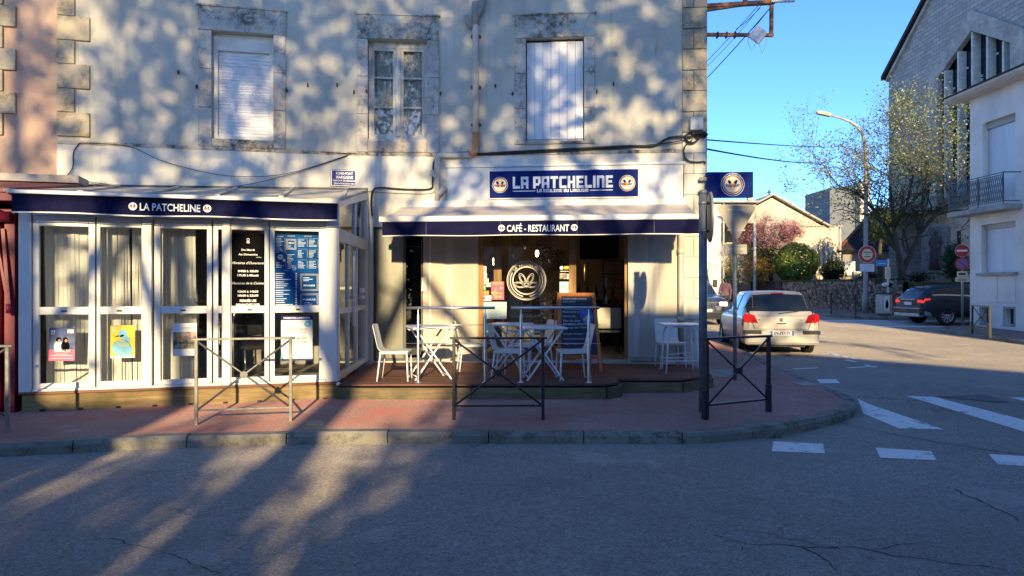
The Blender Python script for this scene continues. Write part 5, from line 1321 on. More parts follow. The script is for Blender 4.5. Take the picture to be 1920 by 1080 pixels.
for i in range(5):
    p = inner(1085 + i * 16, 600, 3.4); w = MB(); w.lathe([(0, 0), (.04, 0), (.04, .18), (.015, .24), (.015, .3), (0, .3)], (0, 0, 0), 10)
    o = w.build('bottle', [mat('green_bottle', (.02, .05, .02), .15, .1), mat('amber_bottle', (.12, .05, .01), .15, .1)][i % 2]); o.location = (p.x, p.y, 1.381); tag(o, 'bottle standing on the bar counter inside', 'bottle', 'bottles on the bar')
sh = thing('wall_shelf', 'dark shelf of bottles and plants inside the doorway', 'shelf', (*inner(1150, 600, 2.2).xy, .29), Rz)
w = MB(); w.box(-.22, -.2, 0, .25, 0, 1.9); w.box(.2, .22, 0, .25, 0, 1.9); w.build('upright', BLACKM, sh)
w = MB()
for z in (.6, .95, 1.3, 1.6, 1.88): w.box(-.199, .199, 0, .25, z, z + .02)
w.build('shelf_board', BLACKM, sh)
rr = random.Random(9)
for i in range(9):
    w = MB(); w.lathe([(0, 0), (.03, 0), (.032, .14), (.012, .19), (.012, .23), (0, .23)], (0, 0, 0), 8)
    o = w.build('shelf_jar', [PAPER, mat('amber_jar', (.22, .09, .02), .3, .2), REDP][i % 3]); p = sh.matrix_basis @ Vector((-.15 + .15 * (i % 3), .08, (.62, .97, 1.32)[i // 3])); o.location = p; tag(o, 'bottle on the dark shelf inside the doorway', 'bottle', 'bottles on the shelf')
tv = MB(); tv.cbox(-.42, .42, 0, .06, -.25, .25, .01); p = inner(1124, 464, 2.6); o = tv.build('television', BLACKP); o.location = p; o.rotation_euler = (0, 0, Rz); tag(o, 'black television on the wall inside the doorway', 'television')
t = thing('indoor_chair', 'pale chair standing inside the doorway behind the chalkboard', 'chair', (*inner(1140, 620, 1.5).xy, .29), Rz + R(185))
w = MB(); w.cbox(-.24, .24, .16, .2, .5, .92, .02); w.build('backrest', mat('dim_white', (.4, .39, .35), .6, .1), t); w = MB(); w.cbox(-.22, .22, -.2, .2, .42, .46, .015); w.build('seat', CHAIRP, t)
for sx in (-.19, .19):
    for y in (-.17, .17): w = MB(); w.cyl((sx, y, 0), (sx, y, .42), .014); w.build('leg', BLACKM, t)
sc = thing('wall_sconce', 'small glowing wall lamp inside the shop behind the oak post', 'lamp', inner(928, 492, 3.0), Rz)
w = MB(); w.cbox(-.05, .05, 0, .06, -.06, .10, .015); w.build('lamp_shade', bulb, sc)
w = MB(); w.cbox(-.5, .2, .0, .14, -.02, .02, .004); o = w.build('oak_shelf', OAK); o.location = inner(952, 513, 2.5); o.rotation_euler = (0, 0, Rz); tag(o, 'short oak shelf inside the shop left of the round logo', 'shelf')
# ================================================================= barriers and poles on the pavement
def barrier(a, b, h, m, label, w_=.032, sleeves=False):
    a = Vector(a); b = Vector(b); d = b - a; L = d.xy.length; t = thing('pedestrian_barrier', label, 'barrier', a, math.atan2(d.y, d.x), 'crossed street barriers')
    rd = (lambda p, q, r: MB().cyl(p, q, r, 10))
    for x in (0, L):
        p = MB(); p.bar((x, 0, -.05), (x, 0, h - .01), w_ + .006, w_ + .006)
        if sleeves: p.bar((x - .03 if x == 0 else x, -.0, -.05), (x - .03 if x == 0 else x, 0, .36), w_ + .022, w_ + .022)
        p.build('post', m, t, .004)
    p = MB(); p.bar((-.05, 0, h), (L + .05, 0, h), w_ + .012, w_ * .8); p.build('top_rail', m, t, .004)
    p = MB(); p.bar((w_ / 2, 0, .17), (L - w_ / 2, 0, .17), w_ * .8, w_ * .7); p.build('bottom_rail', m, t, .003)
    for z0, z1, o in ((.18, h - .03, -.008), (h - .03, .18, .008)):
        p = MB(); p.cyl((w_ / 2, o, z0), (L - w_ / 2, o, z1), .0125, 8); p.build('diagonal', m, t)
    p = MB(); p.cyl((L / 2, -.03, h / 2 + .075), (L / 2, .03, h / 2 + .075), .042, 14); p.cyl((L / 2, -.04, h / 2 + .075), (L / 2, .04, h / 2 + .075), .02, 10); p.build('rosette', m, t)
g = lambda px, py: ground(px, py, .12)
barrier(g(368, 797), g(545, 790), 1.0, GALV_L, 'worn grey crossed barrier in front of the glazed terrace')
barrier(g(851, 787), g(1018, 787), .99, BLACKM, 'black crossed barrier in front of the deck')
barrier(g(1325, 786), g(1441, 772), .98, BLACKM, 'black crossed barrier beside the thick grey sign pole', .036, True)
e = g(14, 812); barrier(e + Vector((-1.07, -.20, 0)), e, .96, GALV_L, 'crossed barrier cut off at the kerb by the burgundy shop front')
barrier(g(1823, 625), g(1856, 631), .84, BLACKM, 'small dark crossed barrier before the white house', .045, True)
# thick pole with a round sign seen edge-on
p0 = g(1318, 772); t = thing('sign_pole', 'thick grey pole carrying a round sign seen from its edge', 'sign pole', p0)
w = MB(); w.cyl((0, 0, -.1), (0, 0, 2.80), .052, 20); w.cyl((0, 0, 2.80), (0, 0, 2.83), .056, 20); w.build('pole', GREYPOST, t)
w = MB(); w.M = Matrix.Translation((.095, .03, 2.50)) @ Matrix.Rotation(R(-9), 4, 'Z') @ Matrix.Rotation(R(90), 4, 'Y')
w.lathe([(0, -.012), (.31, -.012), (.325, -.002), (.325, .016), (.30, .016), (.30, .006), (0, .006)], (0, 0, 0), 40); rd = w.build('round_sign', SIGNBACK, t)
for z in (2.32, 2.68): w = MB(); w.bar((.0, .06, z), (.095, .05, z), .05, .03); w.cyl((0, 0, z - .02), (0, 0, z + .02), .058, 16); w.build('clamp', GREYPOST, t)
# give-way sign seen from behind
p0 = g(1378, 713); t = thing('give_way_sign', 'back of a triangular road sign with a small plate on a graffitied pole', 'road sign', p0, R(4))
w = MB(); w.cyl((0, 0, -.1), (0, 0, 2.90), .031, 14); w.build('pole', GALV, t)
w = MB(); r = .36; zc = 2.66
def tri(r_, rad=.05):
    pts = []
    for k in range(3):
        a = R(-90 + 120 * k); cx, cz = (r_ - 2 * rad) * math.cos(a), (r_ - 2 * rad) * math.sin(a)
        for j in range(-3, 4): b = a + R(20 * j); pts.append((cx + rad * math.cos(b), -.055, zc + .05 + cz + rad * math.sin(b)))
    return pts
w.prism(tri(.415), (0, .012, 0)); w.prism([(p[0], p[1] + .012, p[2]) for p in tri(.40)], (0, .012, 0)); w.build('triangle_plate', SIGNBACK, t)
w = MB(); w.cbox(-.19, .19, -.056, -.038, 2.10, 2.27, .008); w.build('small_plate', SIGNBACK, t)
for z in (2.84, 2.50, 2.185): w = MB(); w.bar((-.15, -.052, z), (.15, -.052, z), .014, .022); w.cyl((0, 0, z - .02), (0, 0, z + .02), .036, 12); w.build('clamp', GALV, t)
w = MB(); rr = random.Random(6)
w.M = Matrix.Translation((0, -.0335, 0)) @ DRAW
for i, ch in enumerate('GNIRLSUOS'): w.text(ch, rr.uniform(-.004, .004), .95 + i * .09, .06, 0, .01, 'c', .034)
w.mat(1).rect(-.0, 0, .0001, .0001, 0); w.build('graffiti', [PAPER, PAPER], t)
# ================================================================= vehicles
def crom(v, t):
    n = len(v) - 1; t = max(0, min(n, t)); i = min(int(t), n - 1); f = t - i
    p0, p1, p2, p3 = v[max(i - 1, 0)], v[i], v[i + 1], v[min(i + 2, n)]
    return .5 * (2 * p1 + (p2 - p0) * f + (2 * p0 - 5 * p1 + 4 * p2 - p3) * f * f + (3 * p1 - p0 - 3 * p2 + p3) * f ** 3)
class Body:
    """lofted body: stations (y, half width, bottom, belt, top, roof half width) from the tail (y = 0) forwards"""
    def __init__(s, st): s.st = st; s.n = len(st)
    def par(s, q):
        i = min(int(q), s.n - 2); f = q - i; f = f * f * (3 - 2 * f) * .5 + f * .5
        return [a + (b - a) * f for a, b in zip(s.st[i], s.st[i + 1])] if s.lin else [crom([x[k] for x in s.st], q) for k in range(6)]
    lin = False
    def pt(s, q, t, sd):
        y, w, zb, zl, zt, wr = s.par(q); h = max(0, zt - zl)
        ring = [(0, zb), (w * .80, zb), (w * .955, zb + .05), (w, zb + (zl - zb) * .42), (w * .985, zb + (zl - zb) * .8), (w * .95, zl), (wr + (w * .95 - wr) * .12, zl + h * .82), (wr * .86, zl + h * .965), (0, zt)]
        i = min(int(t), 7); f = t - i
        xs = [r[0] for r in ring]; zs = [r[1] for r in ring]
        if 2 <= t <= 5 or t > 6.5: return Vector((sd * crom(xs, t), y, crom(zs, t)))
        return Vector((sd * (xs[i] + (xs[min(i + 1, 8)] - xs[i]) * f), y, zs[i] + (zs[min(i + 1, 8)] - zs[i]) * f))
    def mesh(s, sub=5, tsub=3):
        bm = bmesh.new(); nq = (s.n - 1) * sub; tt = [i / tsub for i in range(8 * tsub + 1)]
        rings = []
        for k in range(nq + 1):
            q = k / sub; r = [bm.verts.new(s.pt(q, t, 1)) for t in tt] + [bm.verts.new(s.pt(q, t, -1)) for t in tt[-2:0:-1]]
            rings.append(r)
        m = len(rings[0])
        for a, b in zip(rings, rings[1:]):
            for j in range(m): f = bm.faces.new((a[j], a[(j + 1) % m], b[(j + 1) % m], b[j])); f.smooth = True
        bm.faces.new(rings[0]); bm.faces.new(rings[-1][::-1])
        bmesh.ops.recalc_face_normals(bm, faces=bm.faces[:]); return bm
    def nrm(s, q, t, sd):
        e = .03; a = s.pt(min(q + e, s.n - 1), t, sd) - s.pt(max(q - e, 0), t, sd); b = s.pt(q, min(t + e, 8), sd) - s.pt(q, max(t - e, 0), sd)
        n = b.cross(a) * sd
        n = n.normalized() if n.length > 1e-9 else Vector((sd, 0, .5)); c = Vector((0, s.st[s.n // 2][0], .6)); return n if n.dot(s.pt(q, t, sd) - c) > 0 else -n
    def patch(s, mb, quad, off=.006, nu=8, nv=4, sides=(1, -1)):
        """quad = 4 corners (q, t) anticlockwise: rear-low, front-low, front-high, rear-high"""
        for sd in sides:
            vs = []; fs = []
            for i in range(nu + 1):
                for j in range(nv + 1):
                    a, b = i / nu, j / nv
                    q = (quad[0][0] * (1 - a) + quad[1][0] * a) * (1 - b) + (quad[3][0] * (1 - a) + quad[2][0] * a) * b
                    t = (quad[0][1] * (1 - a) + quad[1][1] * a) * (1 - b) + (quad[3][1] * (1 - a) + quad[2][1] * a) * b
                    vs.append(s.pt(q, t, sd) + s.nrm(q, t, sd) * off)
            for i in range(nu):
                for j in range(nv): k = i * (nv + 1) + j; f = (k, k + 1, k + nv + 2, k + nv + 1); fs.append(f if sd > 0 else f[::-1])
            sm = mb.smooth; mb.smooth = True; mb.add(vs, fs); mb.smooth = sm
    def top(s, mb, q0, q1, t, off=.006, nu=8, nv=12, q0c=None, q1c=None):
        """patch right across the top from one t to the other side"""
        vs = []; fs = []
        for i in range(nu + 1):
            for j in range(nv + 1):
                b = j / nv * 2 - 1; sd = 1 if b >= 0 else -1; tt = 8 - abs(b) * (8 - t); c = 1 - b * b
                a0 = q0 if q0c is None else q0 + (q0c - q0) * c; a1 = q1 if q1c is None else q1 + (q1c - q1) * c
                q = a0 + (a1 - a0) * i / nu; n = s.nrm(q, min(tt, 7.9), sd); vs.append(s.pt(q, tt, sd) + n * off)
        for i in range(nu):
            for j in range(nv): k = i * (nv + 1) + j; fs.append((k, k + nv + 1, k + nv + 2, k + 1))
        sm = mb.smooth; mb.smooth = True; mb.add(vs, fs); mb.smooth = sm
def wheel(par, x, y, r, sd, width=.20, spokes=9, rim=ALLOY):
    o = bpy.data.objects.new('wheel', None)
    w = MB(); w.M = Matrix.Translation((x, y, r)) @ Matrix.Rotation(R(90) * sd, 4, 'Y')
    w.lathe([(r * .64, -width), (r * .94, -width), (r, -width * .85), (r, -width * .12), (r * .95, 0), (r * .66, .0), (r * .64, -.03)], (0, 0, 0), 36)
    wo = w.build('wheel', RUBBER, par)
    w = MB(); w.M = Matrix.Translation((x, y, r)) @ Matrix.Rotation(R(90) * sd, 4, 'Y')
    w.lathe([(r * .665, -.004), (r * .62, -.004), (r * .60, -.05), (r * .60, -.09)], (0, 0, 0), 32)
    for k in range(spokes):
        a = 2 * math.pi * k / spokes; c, s_ = math.cos(a), math.sin(a); e = .055 if spokes < 8 else .034
        w.prism([(c * r * .1 - s_ * e * .8, s_ * r * .1 + c * e * .8, -.02), (c * r * .1 + s_ * e * .8, s_ * r * .1 - c * e * .8, -.02), (c * r * .62 + s_ * e * .6, s_ * r * .62 - c * e * .6, -.014), (c * r * .62 - s_ * e * .6, s_ * r * .62 + c * e * .6, -.014)], (0, 0, -.03))
    w.lathe([(0, -.006), (r * .15, -.008), (r * .18, -.03), (r * .18, -.06)], (0, 0, 0), 16); w.build('rim', rim, wo)
    w = MB(); w.M = Matrix.Translation((x, y, r)) @ Matrix.Rotation(R(90) * sd, 4, 'Y'); w.disc(0, 0, r * .62, -.095, 24); w.build('brake_disc', DARK, wo)
    bpy.data.objects.remove(o)
def car_body(t, B, paint, axles, r, wx):
    bm = B.mesh(); me = bpy.data.meshes.new('body'); bm.to_mesh(me); bm.free(); me.materials.append(paint); me.materials.append(DARK)
    o = bpy.data.objects.new('body', me); COL.objects.link(o); o.parent = t
    cut = MB()
    for y in axles:
        for sd in (1, -1): cut.cyl((sd * (wx - .30), y, r + .02), (sd * (wx + .3), y, r + .02), r * 1.17, 36)
    c = cut.build('cutter', DARK); md = o.modifiers.new('b', 'BOOLEAN'); md.operation = 'DIFFERENCE'; md.object = c; md.solver = 'EXACT'
    bpy.context.view_layer.update(); dg = bpy.context.evaluated_depsgraph_get(); nm = bpy.data.meshes.new_from_object(o.evaluated_get(dg)); o.modifiers.clear(); o.data = nm
    bpy.data.objects.remove(c)
    return o
def plate_eu(mb, x0, x1, z0, z1, y, s, k):
    """number plate drawn on a plane facing -y"""
    M0 = mb.M; mb.M = M0 @ Matrix.Translation((0, y, 0)) @ DRAW
    mb.mat(k[0]).rect(x0, z0, x1, z1, 0); W = x1 - x0; mb.mat(k[1]).rect(x0, z0, x0 + W * .09, z1, .001); mb.rect(x1 - W * .09, z0, x1, z1, .001)
    mb.mat(k[2]).text(s, (x0 + x1) / 2, z0 + (z1 - z0) * .2, (z1 - z0) * .62, .001, .02, 'c', W * .72); mb.M = M0
def carpaint(name, col, metal=.4):
    m = mat(name, col, .32, .05, 2, metal=metal, coat=.8); return m
REDLAMP = mat('tail_lamp_red', (.50, .008, .010), .15, .2, 18, spec=.7)
LITLAMP = emit_mat('lit_tail_lamp', (1.0, .03, .02), .35)
HEADL = mat('headlamp', (.75, .72, .70), .08, .1, 20, spec=.8)
BLACKPL = mat('black_plastic', (.022, .022, .024), .6, .15)
CHROME = mat('chrome', (.7, .7, .7), .15, .05, metal=1)
# --- silver hatchback, seen from behind
sp = ground(1463, 665); t = thing('silver_hatchback', 'pale silver five-door hatchback parked at the kerb, seen from behind', 'car', (6.28, 16.55, gz(16.6)), R(-8))
SILV = carpaint('warm_silver_paint', (.46, .445, .415), .12); SILV.node_tree.nodes['Principled BSDF'].inputs['Coat Weight'].default_value = .35
st = [(0.0, .72, .34, .86, .90, .60), (.06, .84, .25, .92, .98, .66), (.22, .865, .22, .945, 1.22, .62), (.45, .87, .22, .955, 1.435, .60), (.75, .872, .21, .955, 1.495, .60), (1.4, .875, .20, .945, 1.515, .61), (2.1, .875, .20, .93, 1.49, .61), (2.6, .87, .20, .92, 1.36, .60), (3.15, .86, .20, .90, 1.03, .62), (3.5, .845, .21, .86, .94, .60), (3.95, .78, .24, .74, .80, .54), (4.18, .62, .32, .56, .60, .42)]
B = Body(st); axl = (.78, 3.39)
bo = car_body(t, B, SILV, axl, .31, .87)
w = MB(); B.top(w, 1.42, 2.86, 5.45, .007, 8, 16, 1.22, 2.94); w.build('rear_window', CARGLASS, t)
w = MB(); B.patch(w, [(2.85, 5.3), (7.35, 5.2), (6.45, 6.45), (3.35, 6.5)], .006, 12, 4); w.build('side_window', CARGLASS, t)
w = MB(); B.top(w, 7.1, 8.0, 5.35, .006); w.build('windscreen', CARGLASS, t)
for q in (4.62, 5.9): w = MB(); B.patch(w, [(q, 5.15), (q + .16, 5.15), (q + .16, 6.5), (q, 6.5)], .009, 2, 4); w.build('door_pillar', BLACKPL, t)
for q in (4.62, 6.9): w = MB(); B.patch(w, [(q, 2.1), (q + .018, 2.1), (q + .018, 5.2), (q, 5.2)], .003, 2, 6); w.build('door_seam', BLACKPL, t)
w = MB()
for sd in (-1, 1): w.bar((sd * .60, -.006, .62), (sd * .70, -.003, .90), .012, .008, (0, 1, 0)); w.bar((sd * .70, -.003, .905), (sd * .735, .16, 1.12), .012, .008, (0, 1, 0))
w.bar((-.60, -.006, .615), (.60, -.006, .615), .012, .008); w.build('tailgate_seam', BLACKPL, t)
w = MB(); B.patch(w, [(4.25, 4.72), (4.5, 4.72), (4.5, 4.9), (4.25, 4.9)], .014, 3, 2); B.patch(w, [(6.2, 4.72), (6.4, 4.72), (6.4, 4.9), (6.2, 4.9)], .014, 3, 2); w.build('door_handle', SILV, t)
for sd in (-1, 1):
    w = MB(); pts = [(.52, .75), (.76, .755), (.845, .80), (.84, .965), (.72, .97), (.60, .935)]
    w.prism([(sd * x, -.012 + .10 * max(0, x - .62), z) for x, z in pts], (0, .09, 0)); B.patch(w, [(1.0, 3.5), (1.95, 3.65), (2.15, 4.75), (1.2, 4.95)], .008, 4, 4, (sd,)); w.build('tail_light', REDLAMP, t, .012)
w = MB(); w.cbox(-.84, .84, -.085, .16, .24, .60, .07); w.build('bumper', SILV, t)
w = MB()
for sd in (-1, 1): w.cbox(min(sd * .845, sd * .46), max(sd * .845, sd * .46), -.096, .1, .50, .585, .012)
w.cbox(-.52, .52, -.05, .2, .20, .245, .01); w.build('bumper_trim', BLACKPL, t)
w = MB(); w.cbox(-.33, .33, -.055, .02, .455, .60, .01); w.build('plate_recess', SILV, t)
w = MB(); plate_eu(w, -.26, .26, .468, .580, -.0905, 'EN-397-TY', (0, 1, 2)); w.build('number_plate', [WHITE, BLUEP, BLACKP], t)
w = MB(); w.cbox(-.105, .105, -.035, .0, .735, .765, .01); w.M = Matrix.Translation((0, -.022, 0)) @ DRAW; w.poly([(-.03, .80, 0), (.0, .79, 0), (.035, .80, 0), (.03, .85, 0), (.01, .88, 0), (-.03, .87, 0), (-.04, .84, 0)]); w.text('307', -.5, .82, .025, 0, .02); w.text('HDi', .45, .82, .025, 0, .02); w.M = Matrix(); w.build('badge', CHROME, t)
w = MB(); B.top(w, 3.12, 3.5, 6.9, .02); w.build('spoiler', SILV, t); w = MB(); w.cbox(-.14, .14, .40, .43, 1.435, 1.455, .006); w.build('brake_light', REDLAMP, t)
w = MB(); w.cyl((0, .70, 1.49), (0, .50, 1.70), .006, 6); w.build('aerial', BLACKPL, t)
for sd in (-1, 1): w = MB(); w.cbox(sd * 1.0 - .09, sd * 1.0 + .09, 2.78, 2.90, .94, 1.08, .03); w.bar((sd * .84, 2.84, .98), (sd * .95, 2.84, .99), .04, .04); w.build('door_mirror', SILV, t)
w = MB(); w.cyl((.45, -.06, .22), (.45, .2, .22), .03, 10); w.cbox(.05, .5, .15, .5, .19, .28, .03); w.build('exhaust', DARK, t)
w = MB(); w.bar((-.05, -.005, .985), (.40, .05, 1.03), .015, .015); w.build('wiper', BLACKPL, t)
for y in axl:
    for sd in (1, -1): wheel(t, sd * .868, y, .31, sd)
# --- dark SUV seen from the front, beyond the hatchback: tail at y = 0, nose at y = L
def turned(y): return y
t = thing('grey_suv', 'dark grey off-road car with headlights on, facing us behind the silver car', 'car', (7.12, 30.4, gz(28)), R(180))
GREYP = carpaint('slate_grey_paint', (.09, .105, .125), .3)
st = [(0, .72, .42, 1.0, 1.05, .6), (.08, .86, .32, 1.05, 1.15, .66), (.3, .89, .3, 1.07, 1.5, .66), (.7, .90, .3, 1.07, 1.64, .66), (1.6, .90, .28, 1.06, 1.68, .68), (2.3, .90, .28, 1.05, 1.64, .68), (2.75, .90, .28, 1.05, 1.48, .67), (3.2, .90, .28, 1.04, 1.13, .70), (3.7, .89, .29, 1.0, 1.06, .74), (4.15, .86, .32, .92, .98, .74), (4.32, .80, .36, .80, .86, .70)]
B = Body(st); axl = (.82, 3.46); car_body(t, B, GREYP, axl, .35, .9)
w = MB(); B.top(w, 6.08, 6.95, 5.35, .006, 6, 14); w.build('windscreen', mat('sky_lit_glass', (.03, .06, .09), .05, .2, 2, spec=.9), t)
w = MB(); B.patch(w, [(2.4, 5.3), (6.4, 5.2), (5.6, 6.45), (2.8, 6.5)], .006, 12, 4); w.build('side_window', CARGLASS, t)
w = MB(); w.cbox(-.70, .70, 4.18, 4.345, .66, .80, .02); w.build('grille', BLACKPL, t)
w = MB()
for i in range(4):
    for j in range(2): x = -.30 + i * .2; w.cbox(x - .08, x + .08, 4.346, 4.365, .675 + j * .062, .72 + j * .062, .008)
w.build('grille_block', CHROME, t)
for sd in (-1, 1): w = MB(); w.cbox(min(sd * .50, sd * .80), max(sd * .5, sd * .80), 4.22, 4.36, .70, .86, .03); w.build('headlight', emit_mat('lit_headlight', (1, .74, .58), .9), t)
w = MB(); w.cbox(-.80, .80, 4.1, 4.42, .30, .62, .05); w.build('bumper', GREYP, t); w = MB(); w.cbox(-.55, .55, 4.40, 4.44, .36, .46, .02); w.cbox(-.8, .8, 4.2, 4.40, .22, .30, .02); w.build('lower_grille', BLACKPL, t)
w = MB(); w.M = Matrix.Rotation(math.pi, 4, 'Z'); plate_eu(w, -.26, .26, .49, .60, -4.43, '', (0, 1, 2)); w.M = Matrix(); w.build('number_plate', [PAPER, BLUEP, BLACKP], t)
for sd in (-1, 1): w = MB(); w.cbox(sd * 1.03 - .1, sd * 1.03 + .1, 2.9, 3.02, 1.04, 1.2, .03); w.bar((sd * .86, 2.96, 1.06), (sd * .96, 2.96, 1.08), .05, .05); w.build('door_mirror', GREYP, t)
for sd in (-1, 1): w = MB(); w.tube([(sd * .60, .5, 1.62), (sd * .62, .6, 1.72), (sd * .62, 2.2, 1.71), (sd * .60, 2.4, 1.63)], .02, 6); w.build('roof_rail', CHROME, t)
for y in axl:
    for sd in (1, -1): wheel(t, sd * .90, y, .35, sd)
# --- white van behind it
t = thing('white_van', 'white delivery van parked behind the grey off-road car', 'van', (8.6, 38.2, gz(36)), R(180))
st = [(0, .90, .35, 1.3, 2.3, .80), (.1, .98, .3, 1.3, 2.45, .86), (.8, .99, .28, 1.3, 2.5, .88), (3.0, .99, .28, 1.3, 2.5, .88), (3.7, .99, .28, 1.3, 2.45, .86), (4.1, .98, .28, 1.25, 2.1, .80), (4.6, .96, .28, 1.15, 1.30, .78), (5.1, .92, .30, 1.0, 1.08, .74), (5.35, .82, .36, .8, .86, .68)]
B = Body(st); VANP = carpaint('white_van_paint', (.72, .73, .74), 0); axl = (1.0, 4.45); car_body(t, B, VANP, axl, .34, .98)
w = MB(); B.top(w, 4.35, 5.8, 5.4, .006); w.build('windscreen', CARGLASS, t); w = MB(); B.patch(w, [(3.6, 5.2), (5.6, 5.2), (4.9, 6.3), (3.7, 6.3)], .006); w.build('side_window', CARGLASS, t)
for sd in (-1, 1):
    w = MB(); w.cbox(sd * 1.14 - .1, sd * 1.14 + .1, 4.1, 4.22, 1.25, 1.62, .03); w.bar((sd * .9, 4.16, 1.35), (sd * 1.08, 4.16, 1.35), .05, .05); w.build('door_mirror', BLACKPL, t)
    w = MB(); w.cbox(min(sd * .55, sd * .84), max(sd * .55, sd * .84), 5.1, 5.36, .66, .86, .03); w.build('headlight', HEADL, t)
w = MB(); w.cbox(-.86, .86, 5.1, 5.42, .3, .6, .05); w.build('bumper', BLACKPL, t)
for y in axl:
    for sd in (1, -1): wheel(t, sd * .98, y, .34, sd, .2, 6, GALV)
# --- dark blue crossover turning into the side street, seen rear right
t = thing('dark_crossover', 'dark blue crossover with lit brake lights turning into the side street', 'car', (15.05, 26.95, gz(26.5) + .02), R(-90 + 4))
DBLUE = carpaint('midnight_blue_paint', (.010, .014, .026), .3)
st = [(0, .70, .45, .96, 1.0, .56), (.08, .85, .34, 1.0, 1.06, .62), (.28, .895, .30, 1.02, 1.26, .62), (.55, .90, .28, 1.03, 1.42, .60), (.95, .905, .28, 1.03, 1.49, .60), (1.7, .905, .27, 1.01, 1.53, .62), (2.4, .90, .27, .99, 1.48, .62), (2.9, .90, .27, .98, 1.30, .62), (3.4, .89, .27, .96, 1.05, .66), (3.9, .87, .29, .92, .98, .70), (4.3, .80, .33, .80, .88, .6), (4.45, .66, .4, .62, .66, .5)]
B = Body(st); axl = (.92, 3.62); car_body(t, B, DBLUE, axl, .35, .9)
w = MB(); B.top(w, 1.45, 3.1, 5.45, .007, 8, 16, 1.3, 3.2); w.build('rear_window', mat('blue_lit_glass', (.02, .035, .05), .05, .2, 2, spec=.8), t)
w = MB(); B.patch(w, [(2.6, 5.35), (7.3, 5.2), (6.4, 6.45), (3.6, 6.45)], .006, 12, 4); w.build('side_window', CARGLASS, t)
w = MB(); B.patch(w, [(2.5, 5.2), (7.3, 5.08), (7.3, 5.16), (2.5, 5.34)], .012, 12, 2); w.build('window_trim', CHROME, t)
for sd in (-1, 1):
    w = MB(); pts = [(.52, .84), (.82, .82), (.85, .92), (.58, .93)]
    w.prism([(sd * x, -.015 + .12 * max(0, x - .6), z) for x, z in pts], (0, .08, 0)); B.patch(w, [(.9, 4.2), (1.9, 4.35), (2.0, 4.75), (1.0, 4.8)], .008, 5, 3, (sd,)); w.build('tail_light', LITLAMP, t, .01)
w = MB(); w.cbox(-.84, .84, -.09, .2, .36, .66, .07); w.build('bumper', DBLUE, t); w = MB(); w.cbox(-.76, .76, -.105, .1, .30, .44, .03); B.patch(w, [(.7, 1.8), (2.2, 1.9), (2.0, 2.5), (.7, 2.7)], .012, 4, 3); w.build('skid_plate', GALV, t)
w = MB(); w.cbox(-.42, .42, -.03, .02, .935, .965, .008); w.cbox(-.78, .78, -.112, -.08, .60, .625, .006); w.build('chrome_strip', CHROME, t)
w = MB(); plate_eu(w, -.26, .26, .74, .85, -.022, '', (0, 1, 2)); w.build('number_plate', [PAPER, BLUEP, BLACKP], t)
w = MB(); w.cbox(-.25, .25, .42, .47, 1.425, 1.45, .008); w.build('brake_light', REDLAMP, t)
for sd in (-1, 1): w = MB(); w.cbox(sd * 1.02 - .09, sd * 1.02 + .09, 3.0, 3.12, 1.0, 1.14, .03); w.bar((sd * .85, 3.06, 1.03), (sd * .95, 3.06, 1.04), .04, .04); w.build('door_mirror', DBLUE, t)
for y in axl:
    for sd in (1, -1): wheel(t, sd * .905, y, .35, sd, .2, 10)
# ================================================================= right side of the street
# --- white house (left end of a row that runs on towards the camera)
FW = Frame((16.0, 24.8), rz=R(-90))
wh = thing('white_house', 'white rendered house with a wrought-iron balcony at the side street', 'house', (16.0, 24.8, 0), R(-90))
HW = 20.8; ZR = 8.15
up_ = FW.rect(1842, 232, 1904, 392); up_ = (up_[0], up_[1], FW.hit(1870, 392)[1], FW.hit(1870, 222)[1]); lo_ = FW.rect(1840, 424, 1904, 513)
lo_ = (lo_[0], lo_[1], FW.hit(1870, 511)[1], FW.hit(1870, 418)[1])
v1 = FW.rect(1839, 577, 1853, 606); v2 = FW.rect(1884, 579, 1901, 608)
rep = 4.6; hl = []
for k in range(5):
    for h in (up_, lo_): hl.append((h[0] + rep * k, h[1] + rep * k, h[2], h[3]))
hl += [v1, v2]
w = MB(); wall(w, 0, HW, -.3, ZR, hl, 0, .28); w.quad((0, 0, -.3), (0, 0, ZR), (0, 8, ZR), (0, 8, -.3)); w.quad((HW, 0, -.3), (HW, 8, -.3), (HW, 8, ZR), (HW, 0, ZR)); w.quad((0, 8, -.3), (0, 8, ZR), (HW, 8, ZR), (HW, 8, -.3)); w.build('wall', W_WHITE, wh)
w = MB()
for h in (v1, v2): w.box(h[0] - .05, h[1] + .05, .2, .24, h[2] - .05, h[3] + .05)
w.build('cellar_vent', DARK, wh)
w = MB()
for h in (v1, v2): frame_bars(w, h[0] - .07, h[1] + .07, h[2] - .07, h[3] + .07, .068, -.012, .05)
w.build('vent_surround', CONC, wh)
for k in range(5):
    a, b, c, d = hl[2 * k]; w = MB(); w.box(a + .02, b - .02, .2, .25, c, d - .22); w.mat(1).box(a, b, .14, .25, d - .21, d); w.build('shutter', [SHUT, TAUPE], wh)
    a, b, c, d = hl[2 * k + 1]; w = MB(); n = 18; h = (d - c - .2) / n
    for j in range(n): w.cbox(a + .02, b - .02, .17, .2, c + .03 + j * h, c + .03 + (j + 1) * h - .006, .004)
    w.box(a + .02, b - .02, .205, .24, c, d); w.mat(1).box(a, b, .12, .24, d - .17, d); w.build('shutter', [SHUT, TAUPE], wh)
    w = MB(); w.cbox(a - .10, b + .10, -.14, .02, c - .09, c, .012); w.build('window_sill', CONC, wh)
